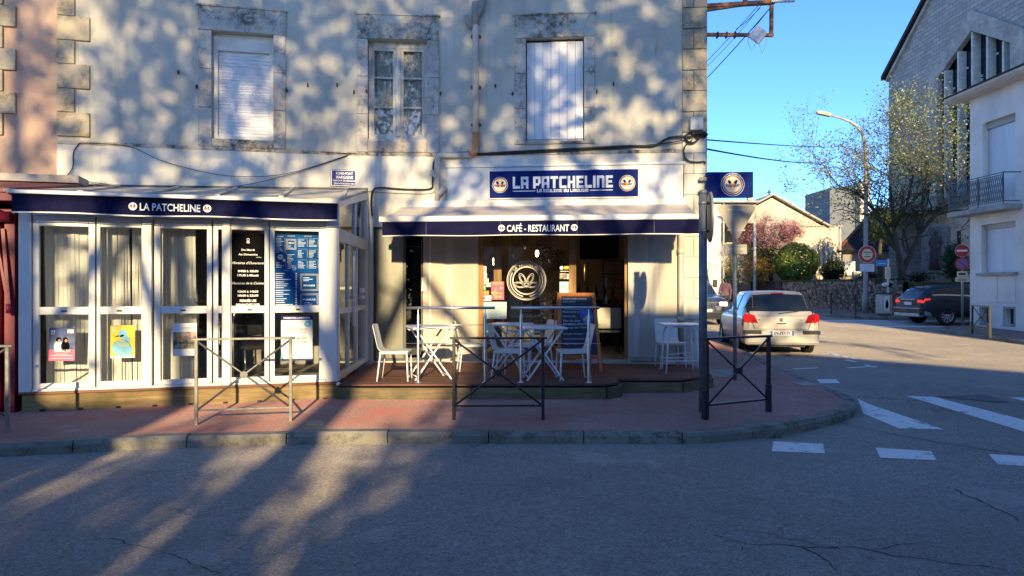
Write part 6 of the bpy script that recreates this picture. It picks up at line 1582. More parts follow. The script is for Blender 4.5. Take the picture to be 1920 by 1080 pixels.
# panels under the sill, string lines, cornice, dark joints
w = MB()
a, b, c, d = lo_
for x0, x1 in ((a - .02, (a + b) / 2 - .02), ((a + b) / 2 + .02, b + .02)): w.cbox(x0, x1, -.015, -.001, 1.12, c - .12, .006)
w.cbox(-.012, HW, -.018, -.001, 4.02, 4.5, .006); w.build('wall_panel', W_WHITE, wh)
w = MB(); w.prism([(-.40, -.60, ZR + .16), (-.40, .2, ZR + .16), (-.40, .2, ZR), (-.40, -.46, ZR), (-.40, -.60, ZR + .08)], (HW + .8, 0, 0)); w.build('cornice', mat('pale_eave', (.72, .64, .54), .8, .12, 2), wh)
w = MB(); w.prism([(-.45, -.66, ZR + .162), (-.45, 8.4, ZR + .162), (-.45, 8.4, ZR + .26), (-.45, 2.5, ZR + .26), (-.45, -.66, ZR + .20)], (HW + 1.1, 0, 0)); w.build('roof', TILE, wh)
# balcony
bs_ = FW.rect(1793, 398, 1913, 392, -.6); u0, u1 = FW.u(1800, -.55), FW.u(1912, -.3) ; zs = FW.hit(1800, 405, -.6)[1]
u0, u1 = -.28, FW.u(1908, -.1)
zs = 4.25
bal = thing('balcony_railing', 'black wrought-iron lattice balcony on the white house', 'balcony', FW.w(u0, 0, zs), R(-90)); L = u1 - u0; D = .55
w = MB(); w.cbox(-.05, L + .1, -D - .06, -.001, -.17, -.002, .02); w.build('slab', CONC, bal)
w = MB()
for x in (0, L * .56, L): w.bar((x, -D, 0), (x, -D, 1.0), .028, .028)
for z in (.93, 1.0): w.bar((0, -D, z), (L, -D, z), .022 if z < 1 else .045, .022)
w.bar((0, -D, .10), (L, -D, .10), .022, .022); w.bar((L, -D, 1.0), (L, -.0, 1.0), .03, .03); w.bar((0, -D, 1.0), (0, 0, 1.0), .03, .03); w.bar((0, -D, .1), (0, 0, .1), .022, .022); w.bar((L, -D, .1), (L, 0, .1), .022, .022); w.build('rail_frame', BLACKM, bal)
w = MB(); P = .16
for x0, x1 in ((.05, L * .56 - .05), (L * .56 + .06, L - .05)):
    n = int((x1 - x0) / P); dx = (x1 - x0) / n
    for i in range(n):
        for j in range(2):
            za, zb_ = .11 + j * .405, .11 + (j + 1) * .405; xm = x0 + (i + .5) * dx
            for p, q in (((x0 + i * dx, za), (xm, zb_)), ((xm, za), (x0 + (i + 1) * dx, zb_)), ((x0 + (i + 1) * dx, za), (xm, zb_)), ((xm, za), (x0 + i * dx, zb_))): w.bar((p[0], -D, p[1]), (q[0], -D, q[1]), .012, .012, (0, 1, 0))
    for x in (x0, x1): w.bar((x, -D, .1), (x, -D, .93), .018, .018)
for i in range(5): y = -D + .1 * (i + .5); w.bar((0, y, .1), (0, y, .93), .012, .012)
w.build('lattice', BLACKM, bal)
# rest of the row, out of the frame
t = thing('row_house', 'plain pale house further along the row from the white house', 'house', (16.0, 3.9, 0), R(-90))
w = MB(); w.box(0, 20, 0, 9, -.3, 12); w.build('wall', W_BEIGE, t); w = MB(); w.prism([(-.02, -.6, 12.01), (-.02, 9.5, 12.01), (-.02, 4.5, 12.4)], (20.2, 0, 0)); w.build('roof', TILE, t)
# --- church
CXX = 25.0; FCH = Frame((CXX, 47.1), rz=R(-90))
ch = thing('slate_church', 'tall slate-clad church front with a pointed concrete window', 'church', (CXX, 47.1, 0), R(-90))
hz = lambda px, py, off=0: FCH.hit(px, py, off)
LCH = 17.0; UC = hz(1824, 60)[0]; ZE = hz(1668, 140)[1]; ZS = 6.4; sl = .70
LCH = UC * 2
ZA = ZE + UC * sl
# window frame outline
wf = [hz(1743, 700)[0], hz(1743, 145)[1], UC, hz(1825, 17)[1], hz(1911, 60)[0]]
wl, wk, wc, wa, wr_ = wf; wr_ = 2 * UC - wl
th = .95
w = MB(); y = 0
# front in four sheets round the window opening
oi = (wl + .02, wr_ - .02)
w.poly([(0, y, ZS), (oi[0], y, ZS), (oi[0], y, wk), (oi[0], y, ZE + oi[0] * sl), (0, y, ZE)]); w.poly([(oi[1], y, ZS), (LCH, y, ZS), (LCH, y, ZE), (oi[1], y, ZE + oi[0] * sl), (oi[1], y, wk)])
w.poly([(oi[0], y, wk), (UC, y, wa - .03), (UC, y, ZA), (oi[0], y, ZE + oi[0] * sl)]); w.poly([(UC, y, wa - .03), (oi[1], y, wk), (oi[1], y, ZE + oi[0] * sl), (UC, y, ZA)])
w.poly([(0, 0, -.3), (0, 0, ZE), (0, 30, ZE), (0, 30, -.3)]); w.poly([(LCH, 0, -.3), (LCH, 30, -.3), (LCH, 30, ZE), (LCH, 0, ZE)]); w.poly([(0, 30, ZE), (UC, 30, ZA), (LCH, 30, ZE), (LCH, 30, -.3), (0, 30, -.3)])
w.build('slate_wall', SLATE, ch)
w = MB()
w.prism([(-.35, -.35, ZE - .28), (UC, -.35, ZA - .02), (UC, -.35, ZA + .25), (-.35, -.35, ZE + .02)], (0, 30.5, 0)); w.prism([(LCH + .35, -.35, ZE - .28), (LCH + .35, -.35, ZE + .02), (UC + .001, -.35, ZA + .25), (UC + .001, -.35, ZA - .02)], (0, 30.5, 0)); w.build('roof', TILE, ch)
w = MB(); w.prism([(-.02, -.18, ZE - .45), (UC, -.18, ZA - .30), (UC, -.18, ZA - .05), (-.02, -.18, ZE - .2)], (0, .179, 0)); w.build('verge_board', CONC, ch)
w = MB(); y0 = -.12; dp_ = .3
w.prism([(wl, y0, ZS), (wl + th, y0, ZS), (wl + th, y0, wk - .35), (wl, y0, wk)], (0, dp_, 0)); w.prism([(wr_, y0, ZS), (wr_, y0, wk), (wr_ - th, y0, wk - .35), (wr_ - th, y0, ZS)], (0, dp_, 0))
hi = wa - 1.15
w.prism([(wl, y0, wk + .001), (wl + th, y0, wk - .349), (UC - .001, y0, hi), (UC - .001, y0, wa)], (0, dp_, 0)); w.prism([(wr_, y0, wk + .001), (UC + .001, y0, wa), (UC + .001, y0, hi), (wr_ - th, y0, wk - .349)], (0, dp_, 0)); w.build('window_frame', CONC, ch)
w = MB(); nf = 5; iw = (wr_ - wl - 2 * th)
topz = lambda u: wk - .35 + (hi - wk + .35) * (1 - abs(u - UC) / (UC - wl - th))
for i in range(nf):
    u = wl + th + iw * (i + .5) / nf - .06; zt2 = min(topz(u), topz(u + .13)) - .02
    w.box(u, u + .13, -.05, .40, ZS, zt2)
for i in range(nf):
    u = wl + th + iw * i / nf + .12
    for z in (9.4 + (i % 3) * 1.7, 13.0 + (i % 2) * .8): 
        if z < topz(u) - .3: w.box(u, u + iw / nf * .6, .36, .42, z, z + .12)
w.build('mullion', mat('pale_concrete', (.50, .52, .49), .8, .2, 3), ch)
w = MB(); w.poly([(wl, .44, ZS), (wr_, .44, ZS), (wr_, .44, wk), (UC, .44, wa), (wl, .44, wk)]); w.quad((wl + .03, .17, ZS), (wl + .03, .66, ZS), (wl + .03, .66, wk), (wl + .03, .17, wk)); w.build('window_glass', mat('dark_church_glass', (.012, .014, .02), .12, .3, 1.5), ch)
# recessed ground floor under the overhang
rp = [(0, 0), hz(1668, 500)[:1] + (0,), (3.3, 3.2), (LCH - 1, 1.2), (LCH, 0)]
ru = FCH.I @ at(1722, 470, 47.6)
rp = [(0.0, .02), (ru.x, ru.y), (ru.x + 9, ru.y - 1.9), (LCH, ru.y - 2.2)]
w = MB(); w.quad((rp[0][0], rp[0][1], -.3), (rp[1][0], rp[1][1], -.3), (rp[1][0], rp[1][1], ZS), (rp[0][0], rp[0][1], ZS)); w.build('pale_slate_wall', SLATE_P, ch)
w = MB(); w.quad((*rp[1], -.3), (*rp[2], -.3), (*rp[2], ZS), (*rp[1], ZS)); w.quad((*rp[2], -.3), (*rp[3], -.3), (*rp[3], ZS), (*rp[2], ZS)); w.build('porch_wall', W_BEIGE, ch)
w = MB(); w.prism([(-.05, -.06, ZS - .02), (LCH, -.06, ZS - .02), (LCH, 5, ZS - .02), (ru.x, 5, ZS - .02)], (0, 0, .019)); w.box(-.05, LCH, -.07, -.005, ZS - .02, ZS + .35); w.build('porch_soffit', mat('brown_soffit', (.075, .062, .05), .8, .2, 2), ch)
pd = rp[1][0] + 6.4; py_ = ru.y - 1.9 * 6.4 / 9
w = MB(); w.box(pd, pd + 1.6, py_ - .08, py_ + .3, 1.8, 4.9); w.build('door', DARK, ch)
# --- relief stele of a robed figure with a halo on its plinth
st_ = thing('relief_stele', 'grey stone slab carved with a robed haloed figure in front of the church', 'statue', at(1757, 515, 37.5), R(-52)); st_.location.z = GARDEN_Z
hh = at(1757, 421, 37.5).z - GARDEN_Z
w = MB(); w.cbox(-.62, .62, -.35, .35, .0, .52, .03); w.cbox(-.78, .78, -.42, .42, .52, .66, .03); w.build('plinth', mat('mossy_stone', (.12, .115, .10), .9, .4, 4), st_)
STELE = stone('stele_stone', (.21, .22, .235), (.05, .05, .055), .7, 2.2)
w = MB(); w.prism([(-.60, -.14, .661), (.60, -.14, .661), (.60, -.14, hh - .16), (.32, -.14, hh), (-.32, -.14, hh), (-.60, -.14, hh - .16)], (0, .30, 0)); w.box(-.72, -.603, -.05, .12, .661, hh - .3); w.build('slab', STELE, st_, .02)
fg = MB(); y = -.15; fm_ = mat('dark_carving', (.055, .055, .06), .9, .4, 5)
fg.ellipsoid((0, y - .03, hh - .42), (.10, .10, .145), 14, 9); fg.M = Matrix.Translation((0, y + .004, hh - .42)) @ DRAW; fg.ring(0, 0, .235, .262, .008, 36); fg.M = Matrix()
fg.ellipsoid((0, y - .01, hh - .85), (.28, .09, .30), 14, 9)
for s in (-1, 1):
    fg.tube([(s * .21, y - .02, hh - .70), (s * .28, y - .05, hh - .98), (s * .20, y - .10, hh - 1.16), (s * .03, y - .13, hh - 1.08)], [.075, .075, .06, .045], 10); fg.ellipsoid((s * .02, y - .14, hh - 1.06), (.05, .03, .07), 8, 6)
fg.tube([(0, y, hh - .8), (0, y - .01, hh - 1.3), (0, y, hh - 1.8), (0, y + .01, .72)], [.24, .22, .25, .27], 14)
for s in (-.16, -.08, .0, .09, .17): fg.tube([(s * .8, y - .20, hh - 1.15), (s * 1.1, y - .235, hh - 1.7), (s * 1.35, y - .25, .7)], [.02, .028, .034], 6)
fg.build('carved_figure', fm_, st_)
# --- stone wall along the pavement
FG = Frame((16.75, 66.0), rz=R(-90))
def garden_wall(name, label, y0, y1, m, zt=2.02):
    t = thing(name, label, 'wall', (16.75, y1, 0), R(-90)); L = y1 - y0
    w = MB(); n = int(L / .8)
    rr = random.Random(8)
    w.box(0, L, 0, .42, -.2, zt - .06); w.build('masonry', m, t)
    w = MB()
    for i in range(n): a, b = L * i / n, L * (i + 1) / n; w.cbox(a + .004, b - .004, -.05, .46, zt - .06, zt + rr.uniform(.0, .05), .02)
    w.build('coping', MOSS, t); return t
garden_wall('stone_wall', 'rubble stone wall with a mossy top behind the street lamp', 30.75, 44.0, RUBBLE)
garden_wall('dark_wall', 'dark garden wall behind the silver car', 44.2, 51.4, stone('dark_render', (.07, .065, .06), (.02, .02, .02), .6)); garden_wall('dark_wall', 'far stretch of dark garden wall beyond the gate pillars', 53.2, 66, stone('dark_render2', (.065, .06, .055), (.02, .02, .02), .6))  # dark base colour with darker blotches
for i, y in enumerate((51.7, 52.9)):
    w = MB(); w.cbox(16.65, 17.05, y - .2, y + .2, 0, 2.0, .02); w.cbox(16.6, 17.1, y - .25, y + .25, 2.001, 2.1, .02)
    tag(w.build('gate_pillar', W_WHITE), ['pale gate pillar at the near side of the gateway in the dark wall', 'pale gate pillar at the far side of the gateway in the dark wall'][i], 'gate pillar', 'pale gate pillars')
# --- cream hall, dark-roofed house, pale tower, beige house
def gable(name, label, cat, y, px0, px1, pyt, apex, m, depth=14, roofm=TILE, oh=.3):
    a = at(px0, pyt, y); b = at(px1, pyt, y)
    t = thing(name, label, cat, (a.x, y, 0)); L = b.x - a.x; zt = a.z
    w = MB(); w.box(0, L, 0, depth, -.3, zt); 
    if apex: A = at(*apex, y); ax = A.x - a.x
    w.build('wall', m, t)
    if apex:
        w = MB(); ax0 = apex_w[0] - a.x; ax1 = apex_w[1] - a.x
        w.prism([(ax0, .02, zt + .001), (ax1, .02, zt + .001), (ax, .02, A.z)], (0, depth, 0)); w.build('gable', m, t)
        w = MB()
        for p, q in (((ax0 - oh, zt - .02), (ax, A.z + .16)), ((ax, A.z + .16), (ax1 + oh, zt - .02))): w.prism([(p[0], -.35, p[1]), (q[0], -.35, q[1]), (q[0], -.35, q[1] + .14), (p[0], -.35, p[1] + .14)], (0, depth + .5, 0))
        w.build('roof', roofm, t)
    return t, L, zt
YC = 49.8; apex_w = (at(1345, 425, YC).x, at(1546, 425, YC).x)
t, L, zt = gable('cream_hall', 'sunlit cream hall with a low gable and a long flat parapet', 'building', YC, 1340, 1577, 426, (1447, 371), W_CREAM, 14, CONC)
w = MB(); w.cbox(-.1, L + .1, -.06, .3, zt + .002, zt + .12, .02); w.build('coping', mat('greenish_coping', (.34, .34, .27), .8, .2, 3), t)
w = MB(); w.cyl((.4, -.1, 0), (.4, -.1, zt), .07, 8); w.cyl((L - .1, -.08, 0), (L - .1, -.08, zt), .08, 8); w.build('downpipe', PIPE, t)
# beige house nearer, at the left of the street end
YB = 46.0; a = at(1332, 372, YB); b = at(1419, 372, YB); t = thing('beige_house', 'beige flat-topped house behind the give-way sign', 'house', (a.x - 4, YB, 0))
L = b.x - a.x + 4; zt = a.z
w = MB(); w.box(0, L, 0, 7, -.3, 2.6 + 0 * zt); w.box(0, L, 0.0, 7, 2.6, zt); w.build('wall', W_BEIGE, t)
bpy.data.objects.remove(t.children[0]); w = MB(); w.box(0, 4 + at(1352, 0, YB).x - a.x, 0, 3.6, -.3, zt - .3); w.build('wall', W_WHITE, t)
w = MB(); w.box(.01, L, .05, 3.5, zt - 1.6, zt - .3); w.build('upper_wall', W_BEIGE, t)
w = MB(); w.prism([(-.3, -.35, zt - .299), (L + .1, -.35, zt - .299), (L + .45, 3, zt - .05), (-.3, 3, zt - .05)], (0, 0, .12)); w.build('roof', CONC, t)
w = MB(); w.cbox(L - .35, L - .05, .6, .9, zt - .05, zt + .75, .02); w.build('chimney', W_CREAM, t)
w = MB(); w.cyl((L - .1, .1, 0), (L - .1, .1, zt - 1.61), .10, 10); w.cyl((4 + at(1356, 0, YB).x - a.x, -.1, 0), (4 + at(1356, 0, YB).x - a.x, -.1, zt - .3), .06, 8); w.build('corner_post', PIPE, t)
# dark-roofed house
YD = 50.0; a = at(1580, 470, YD); b = at(1690, 470, YD); t = thing('dark_roofed_house', 'low beige house under a steep dark tiled roof beside the church', 'house', (a.x, YD, 0), R(-25)); L = 4.4; zt = a.z
w = MB(); w.box(0, L, 0, 8, -.2, zt); w.build('wall', W_DULL, t)
rzt = at(1640, 408, YD).z; q = [(-.35, -.4, zt), (L + .3, -.4, zt), (L + .3, 8.3, zt), (-.35, 8.3, zt)]; r1 = (2.2, 3.6, rzt + .9); r2 = (L - .3, 3.6, rzt + .9)
w = MB(); w.poly([q[0], q[1], r2, r1]); w.poly([q[3], q[0], r1]); w.poly([q[1], q[2], r2]); w.poly([q[2], q[3], r1, r2]); w.add(q, [(3, 2, 1, 0)]); w.build('roof', TILE, t)
w = MB(); w.bar(q[0], r1, .2, .12); w.bar(r1, r2, .2, .12); w.build('ridge_tile', RED_TILE, t); w = MB(); w.cyl((-.3, -.45, zt - .06), (L + .2, -.45, zt - .06), .07, 8); w.cyl((-.05, -.12, 0), (-.05, -.12, zt - .1), .06, 8); w.build('gutter', BLACKM, t)
w = MB(); w.cbox(2.7, 3.4, -.03, .0, 1.9, 3.4, .01); w.build('door', mat('grey_door', (.07, .075, .09), .5, .1), t)
# cabinet on the wall
w = MB(); c = at(1591, 504, 47.5); w.cbox(c.x - .42, c.x + .42, 47.4, 47.7, c.z - .52, c.z + .50, .03); w.mat(1).box(c.x - .04, c.x + .08, 47.38, 47.4, c.z + .25, c.z + .34); tag(w.build('utility_cabinet', [mat('cabinet_blue_white', (.50, .56, .60), .5, .05), BLACKM]), 'tall pale cabinet standing left of the round prohibition sign', 'cabinet')
w = MB(); c = at(1607, 512, 47.2); w.cbox(c.x - .24, c.x + .24, 47.1, 47.3, c.z - .27, c.z + .12, .02); tag(w.build('utility_cabinet', mat('cabinet_grey', (.40, .44, .47), .5, .05)), 'small low cabinet beside the tall pale cabinet', 'cabinet')
# pale tower block far behind
YT = 95.0; a = at(1556, 352, YT); b = at(1604, 360, YT); t = thing('tower_block', 'pale far-off tower block behind the flowering tree', 'building', (a.x, YT, 0)); L = b.x - a.x
w = MB(); w.box(0, L, 0, 8, -1, a.z); w.build('wall', mat('tower_front_shade', (.16, .175, .19), .8, .08), t); w = MB(); w.box(L + .01, L + 1.4, -1.2, 8, -1, a.z + .6); w.build('tower_lit_side', W_CREAM, t)  # front darkened to imitate shade; cream block imitates the sunlit right side
mast = MB(); p = at(1442, 360, 60); mast.cyl((p.x, 60, 0), (p.x, 60, p.z + .2), .05, 6); mast.cbox(p.x - .12, p.x + .12, 59.9, 60.1, p.z - .1, p.z + .05, .02); tag(mast.build('roof_finial', BLACKM), 'small dark finial above the cream hall gable', 'finial')
# ================================================================= street lamp, signs, bin, bollards
p0 = ground(1623, 587, .12); t = thing('street_lamp', 'tall curved street lamp standing before the rubble stone wall', 'street lamp', p0)
def tl(px, py): return at(px, py, p0.y) - p0
w = MB(); w.tube([(0, 0, 0), (0, 0, .9), (0, 0, .92), tl(1624, 300), tl(1622, 268), tl(1616, 248), tl(1606, 236), tl(1592, 227), tl(1575, 221), tl(1556, 216)], [.15, .14, .105, .085, .08, .075, .07, .06, .05, .045], 14); w.build('pole', mat('lamp_concrete', (.36, .34, .31), .7, .15, 3), t)
w = MB(); c = tl(1545, 213.5); w.M = Matrix.Translation(c) @ Matrix.Rotation(R(12), 4, 'Y'); w.smooth = True; w.ellipsoid((0, 0, .03), (.42, .15, .09), 16, 8); w.smooth = False; w.cbox(-.34, .3, -.12, .12, -.07, .0, .02); w.build('lamp_head', mat('lamp_housing', (.48, .42, .33), .4, .1), t)
def disc_sign(name, label, cat, pos, r, mats, draw, panels=(), rz=0, pole=None, group=None):
    t = thing(name, label, cat, pos, rz, group)
    if pole: w = MB(); w.cyl((0, .03, pole[0]), (0, .03, pole[1]), pole[2], 12); w.build('pole', GALV, t)
    return t
rs = thing('round_prohibition_sign', 'round red-rimmed sign with a white plate below on the street lamp', 'road sign', at(1626, 477, p0.y - .25))
w = MB(DRAW); w.mat(0).disc(0, 0, .405, 0, 40); w.mat(1).disc(0, 0, .385, .003, 40); w.mat(2).disc(0, 0, .25, .006, 36); w.mat(3).rect(-.19, .085, .19, .115, .008); w.rect(-.05, -.01, .05, .012, .008); w.rect(-.14, -.125, .14, -.09, .008)
w.M = Matrix(); w.mat(4).cyl((0, .002, 0), (0, .03, 0), .40, 36); w.bar((-.1, .06, .1), (.1, .06, .1), .05, .03); w.build('disc', [WHITE, REDP, CREAMP, BLACKP, SIGNBACK], rs)
w = MB(); w.cbox(-.33, .33, 0, .03, -.80, -.44, .01); w.M = DRAW; w.mat(1)
for i, l in enumerate((.5, .42, .5, .3)): w.rect(-.25, -.52 - i * .075, -.25 + l, -.505 - i * .075, .002)
w.build('plate', [WHITE, mat('faded_print', (.35, .40, .5), .6)], rs)
# bus stop post with a bin below
pb = ground(1665, 592, .12); t = thing('bus_stop', 'thin bus-stop post with a blue flag and a pale timetable', 'bus stop', pb)
zz = lambda py: at(1665, py, pb.y).z - pb.z
w = MB(); w.cyl((0, 0, 0), (0, 0, zz(486)), .045, 12); w.build('post', PVC_D, t)
w = MB(); w.cbox(-.50, -.04, -.02, .02, zz(499), zz(488), .008); w.M = Matrix.Translation((0, -.021, 0)) @ DRAW; w.mat(1); w.rect(-.4, zz(494.5), -.12, zz(493.5), .001); w.build('flag', [mat('flag_blue', (.10, .28, .62), .5, .05), WHITE], t)
w = MB(); w.cbox(-.16, .06, -.10, -.05, zz(523), zz(501), .01); w.mat(1)
for i in range(6): w.box(-.12, .02, -.103, -.1005, zz(504 + 3 * i), zz(504 + 3 * i) + .02)
w.build('timetable', [CREAMP, TAUPE], t)
w = MB(); rr = random.Random(12); w.ellipsoid((-.12, -.04, zz(534)), (.17, .12, .10), 10, 7, .15); w.mat(1).ellipsoid((.04, -.05, zz(534)), (.10, .10, .09), 8, 6, .15); tb = w.build('flyer_bag', [PAPER, BLACKP]); tb.location = pb; tag(tb, 'white and black bag tied to the bus-stop post', 'bag')
pk = ground(1656, 592, .12); pk.y -= .05
t = thing('litter_bin', 'pale square litter bin with a printed side under the bus-stop post', 'bin', pk, R(14))
hb = 1.0; w = MB(); w.cbox(-.24, .24, -.22, .22, .10, hb - .08, .02); w.build('body', mat('bin_cream', (.50, .47, .40), .6, .15, 5), t)
w = MB(); w.cbox(-.25, .25, -.23, .23, hb - .079, hb, .02); w.cbox(.245, .27, -.2, .2, .12, hb - .1, .005); w.cbox(-.15, .15, -.15, .15, -.02, .098, .01); w.build('lid', BLACKM, t)
w = MB(); w.M = Matrix.Translation((0, -.222, 0)) @ DRAW; w.rect(-.20, .2, .1, .85, .001); w.mat(1).poly([(-.12, .35, .002), (.0, .32, .002), (.05, .5, .002), (-.02, .72, .002), (-.1, .6, .002)]); w.mat(2).rect(.12, .15, .2, .88, .002); w.build('printed_panel', [PAPER, BLACKP, ORANGEP], t)
# the signs at the corner of the white house
pn = ground(1804, 609, .12); t = thing('no_entry_sign', 'no-entry sign over a no-stopping disc on a pole at the white house corner', 'road sign', pn, R(-42))
zz = lambda py: at(1804, py, pn.y).z - pn.z
w = MB(); w.cyl((0, .04, -.1), (0, .04, zz(458)), .038, 12); w.build('pole', GALV, t)
w = MB(Matrix.Translation((0, 0, zz(470))) @ DRAW); w.mat(1).disc(0, 0, .225, 0, 32); w.mat(0).disc(0, 0, .215, .003, 32); w.mat(1).rect(-.16, -.035, .16, .035, .006); w.M = Matrix(); w.mat(2).cyl((0, .002, zz(470)), (0, .02, zz(470)), .223, 32); w.build('no_entry_disc', [REDP, WHITE, SIGNBACK], t)
w = MB(Matrix.Translation((0, 0, zz(494.5))) @ DRAW); w.mat(0).disc(0, 0, .225, 0, 32); w.mat(1).disc(0, 0, .17, .003, 32); w.mat(0).poly([(-.145, .105, .006), (-.105, .145, .006), (.145, -.105, .006), (.105, -.145, .006)]); w.M = Matrix(); w.mat(2).cyl((0, .002, zz(494.5)), (0, .02, zz(494.5)), .223, 32); w.build('no_stopping_disc', [REDP, mat('faded_sign_blue', (.16, .17, .36), .5, .1), SIGNBACK], t)
w = MB(); w.cbox(-.16, .16, .0, .02, zz(519), zz(508.5), .005); w.mat(1).box(-.10, .10, -.002, -.0005, zz(515.5), zz(512)); w.mat(0).cbox(-.21, .21, 0, .02, zz(528), zz(519.8), .005); w.mat(2).box(-.14, .14, -.002, -.0005, zz(524), zz(523)); w.box(-.14, .14, -.002, -.0005, zz(526), zz(525)); w.build('plate', [CREAMP, BLACKP, BROWNP], t)
for i, (px, py) in enumerate(((1558, 589), (1604, 595))):
    p = ground(px, py, .12); w = MB(); w.lathe([(.045, -.05), (.045, .1), (.035, .12), (.032, .85), (.05, .87), (.05, .9), (.035, .95), (.0, .97)], (0, 0, 0), 12); o = w.build('bollard', BLACKM); o.location = p
    tag(o, ['slim dark bollard at the kerb between the silver car and the street lamp', 'slim dark bollard at the kerb just left of the street lamp'][i], 'bollard', 'slim dark bollards')
# a wheeled rubbish skip behind the silver car
t = thing('wheeled_bin', 'dark green wheeled bin behind the silver car', 'bin', at(1497, 566, 46) * 1); t.location.z = pz(46)
w = MB(); w.prism([(-.45, -.4, .15), (.45, -.4, .15), (.55, -.4, 1.15), (-.55, -.4, 1.15)], (0, .8, 0)); w.build('body', mat('bin_green', (.02, .06, .05), .5, .15), t); w = MB(); w.cbox(-.6, .6, -.46, .46, 1.151, 1.25, .03); w.build('lid', mat('bin_lid', (.07, .20, .19), .5, .1), t)
for s in (-.4, .4): w = MB(); w.cyl((s - .03, -.2, .1), (s + .03, -.2, .1), .1, 12); w.build('wheel', RUBBER, t)
# ================================================================= passer-by in a mauve jacket, back to us
pp = at(1360, 572, 31); pz0 = pz(31)
t = thing('person', 'person in a mauve jacket and dark trousers walking away behind the parked cars', 'person', (pp.x, 31.0, pz0), R(4))
def skin(name, verts, edges, radii, m, par, sub=2):
    me = bpy.data.meshes.new(name); me.from_pydata(verts, edges, []); o = bpy.data.objects.new(name, me); COL.objects.link(o); o.parent = par
    s = o.modifiers.new('skin', 'SKIN'); 
    for i, r in enumerate(radii): me.skin_vertices[0].data[i].radius = r if isinstance(r, tuple) else (r, r)
    me.skin_vertices[0].data[0].use_root = True
    o.modifiers.new('sub', 'SUBSURF').render_levels = sub; me.materials.append(m); return o
SK = mat('skin_tone', (.42, .25, .18), .5, .08)
hV = [(0, 0, .84), (0, .01, 1.05), (0, .0, 1.25), (0, .0, 1.36), (0, .015, 1.43), (0, .025, 1.50), (0, .03, 1.57), (.10, 0, .80), (.105, .06, .44), (.10, -.02, .08), (.10, .12, .03), (-.10, 0, .80), (-.105, -.06, .45), (-.10, -.20, .12), (-.10, -.10, .04),
      (.17, .0, 1.33), (.235, -.02, 1.06), (.25, .06, .84), (-.17, .0, 1.33), (-.235, .03, 1.06), (-.25, .12, .86)]
hE = [(0, 1), (1, 2), (2, 3), (3, 4), (4, 5), (5, 6), (0, 7), (7, 8), (8, 9), (9, 10), (0, 11), (11, 12), (12, 13), (13, 14), (3, 15), (15, 16), (16, 17), (3, 18), (18, 19), (19, 20)]
hR = [(.15, .10), (.135, .09), (.15, .10), (.09, .07), .052, .082, .075, .085, .06, .042, .035, .085, .06, .042, .035, .055, .042, .032, .055, .042, .032]
skin('body', hV, hE, hR, SK, t)
JK = mat('mauve_jacket', (.15, .075, .11), .85, .15, 6); TR = mat('dark_trousers', (.025, .025, .035), .9, .2)
skin('jacket', [(0, 0, .78), (0, .01, .95), (0, .01, 1.08), (0, .0, 1.25), (0, .0, 1.36), (0, .01, 1.40), (.17, .0, 1.34), (.24, -.02, 1.07), (.255, .05, .88), (-.17, .0, 1.34), (-.24, .03, 1.07), (-.255, .11, .90)], [(0, 1), (1, 2), (2, 3), (3, 4), (4, 5), (4, 6), (6, 7), (7, 8), (4, 9), (9, 10), (10, 11)], [(.195, .14), (.18, .125), (.17, .115), (.185, .125), (.11, .085), .07, .075, .06, .05, .075, .06, .05], JK, t)
skin('trousers', [(0, 0, .86), (.10, 0, .80), (.105, .06, .44), (.10, -.02, .10), (-.10, 0, .80), (-.105, -.06, .45), (-.10, -.20, .14)], [(0, 1), (1, 2), (2, 3), (0, 4), (4, 5), (5, 6)], [(.16, .12), .10, .075, .058, .10, .075, .058], TR, t)
w = MB(); w.ellipsoid((0, .015, 1.55), (.088, .10, .105), 14, 9, .03); w.ellipsoid((0, -.05, 1.50), (.07, .05, .08), 10, 7, .05); w.build('hair', mat('dark_hair', (.012, .009, .008), .6, .3), t)
w = MB()
for s, y in ((.10, .05), (-.10, -.15)): w.ellipsoid((s, y + .03, .04), (.045, .13, .045), 10, 6)
w.build('shoe', DARK, t)
w = MB()
for s, y in ((.255, .065), (-.255, .125)):
    w.ellipsoid((s, y, .80), (.018, .04, .05), 8, 6)
    for k in range(4): w.tube([(s, y - .03 + .02 * k, .77), (s, y - .026 + .02 * k, .73), (s - .006 * (1 if s > 0 else -1), y - .02 + .018 * k, .70 + .008 * abs(k - 1))], [.009, .008, .006], 6)
    w.tube([(s, y + .035, .80), (s - .01, y + .055, .77), (s - .012, y + .058, .745)], [.011, .01, .008], 6)
w.build('hand', SK, t)
# ================================================================= trees and shrubs
def leaf_quad(w, p, s, rr, asp=.55, out=None):
    if out is not None:
        nn = (out + Vector((rr.gauss(0, .4), rr.gauss(0, .4), rr.gauss(0, .4) + .15))).normalized(); a = nn.orthogonal().normalized(); a.rotate(Matrix.Rotation(rr.uniform(0, 6.283), 3, nn)); b = nn.cross(a) * s * asp; a = a * s
        n = len(w.v); w.v += [p - a, p + b, p + a, p - b]; w.f.append((n, n + 1, n + 2, n + 3)); w.mi.append(0); w.sm.append(False); return
    a = Vector((rr.gauss(0, 1), rr.gauss(0, 1), rr.gauss(0, .8))).normalized() * s; b = a.cross(Vector((rr.gauss(0, 1), rr.gauss(0, 1), rr.gauss(0, 1)))).normalized() * s * asp
    n = len(w.v); w.v += [p - a, p + b, p + a, p - b]; w.f.append((n, n + 1, n + 2, n + 3)); w.mi.append(0); w.sm.append(False)
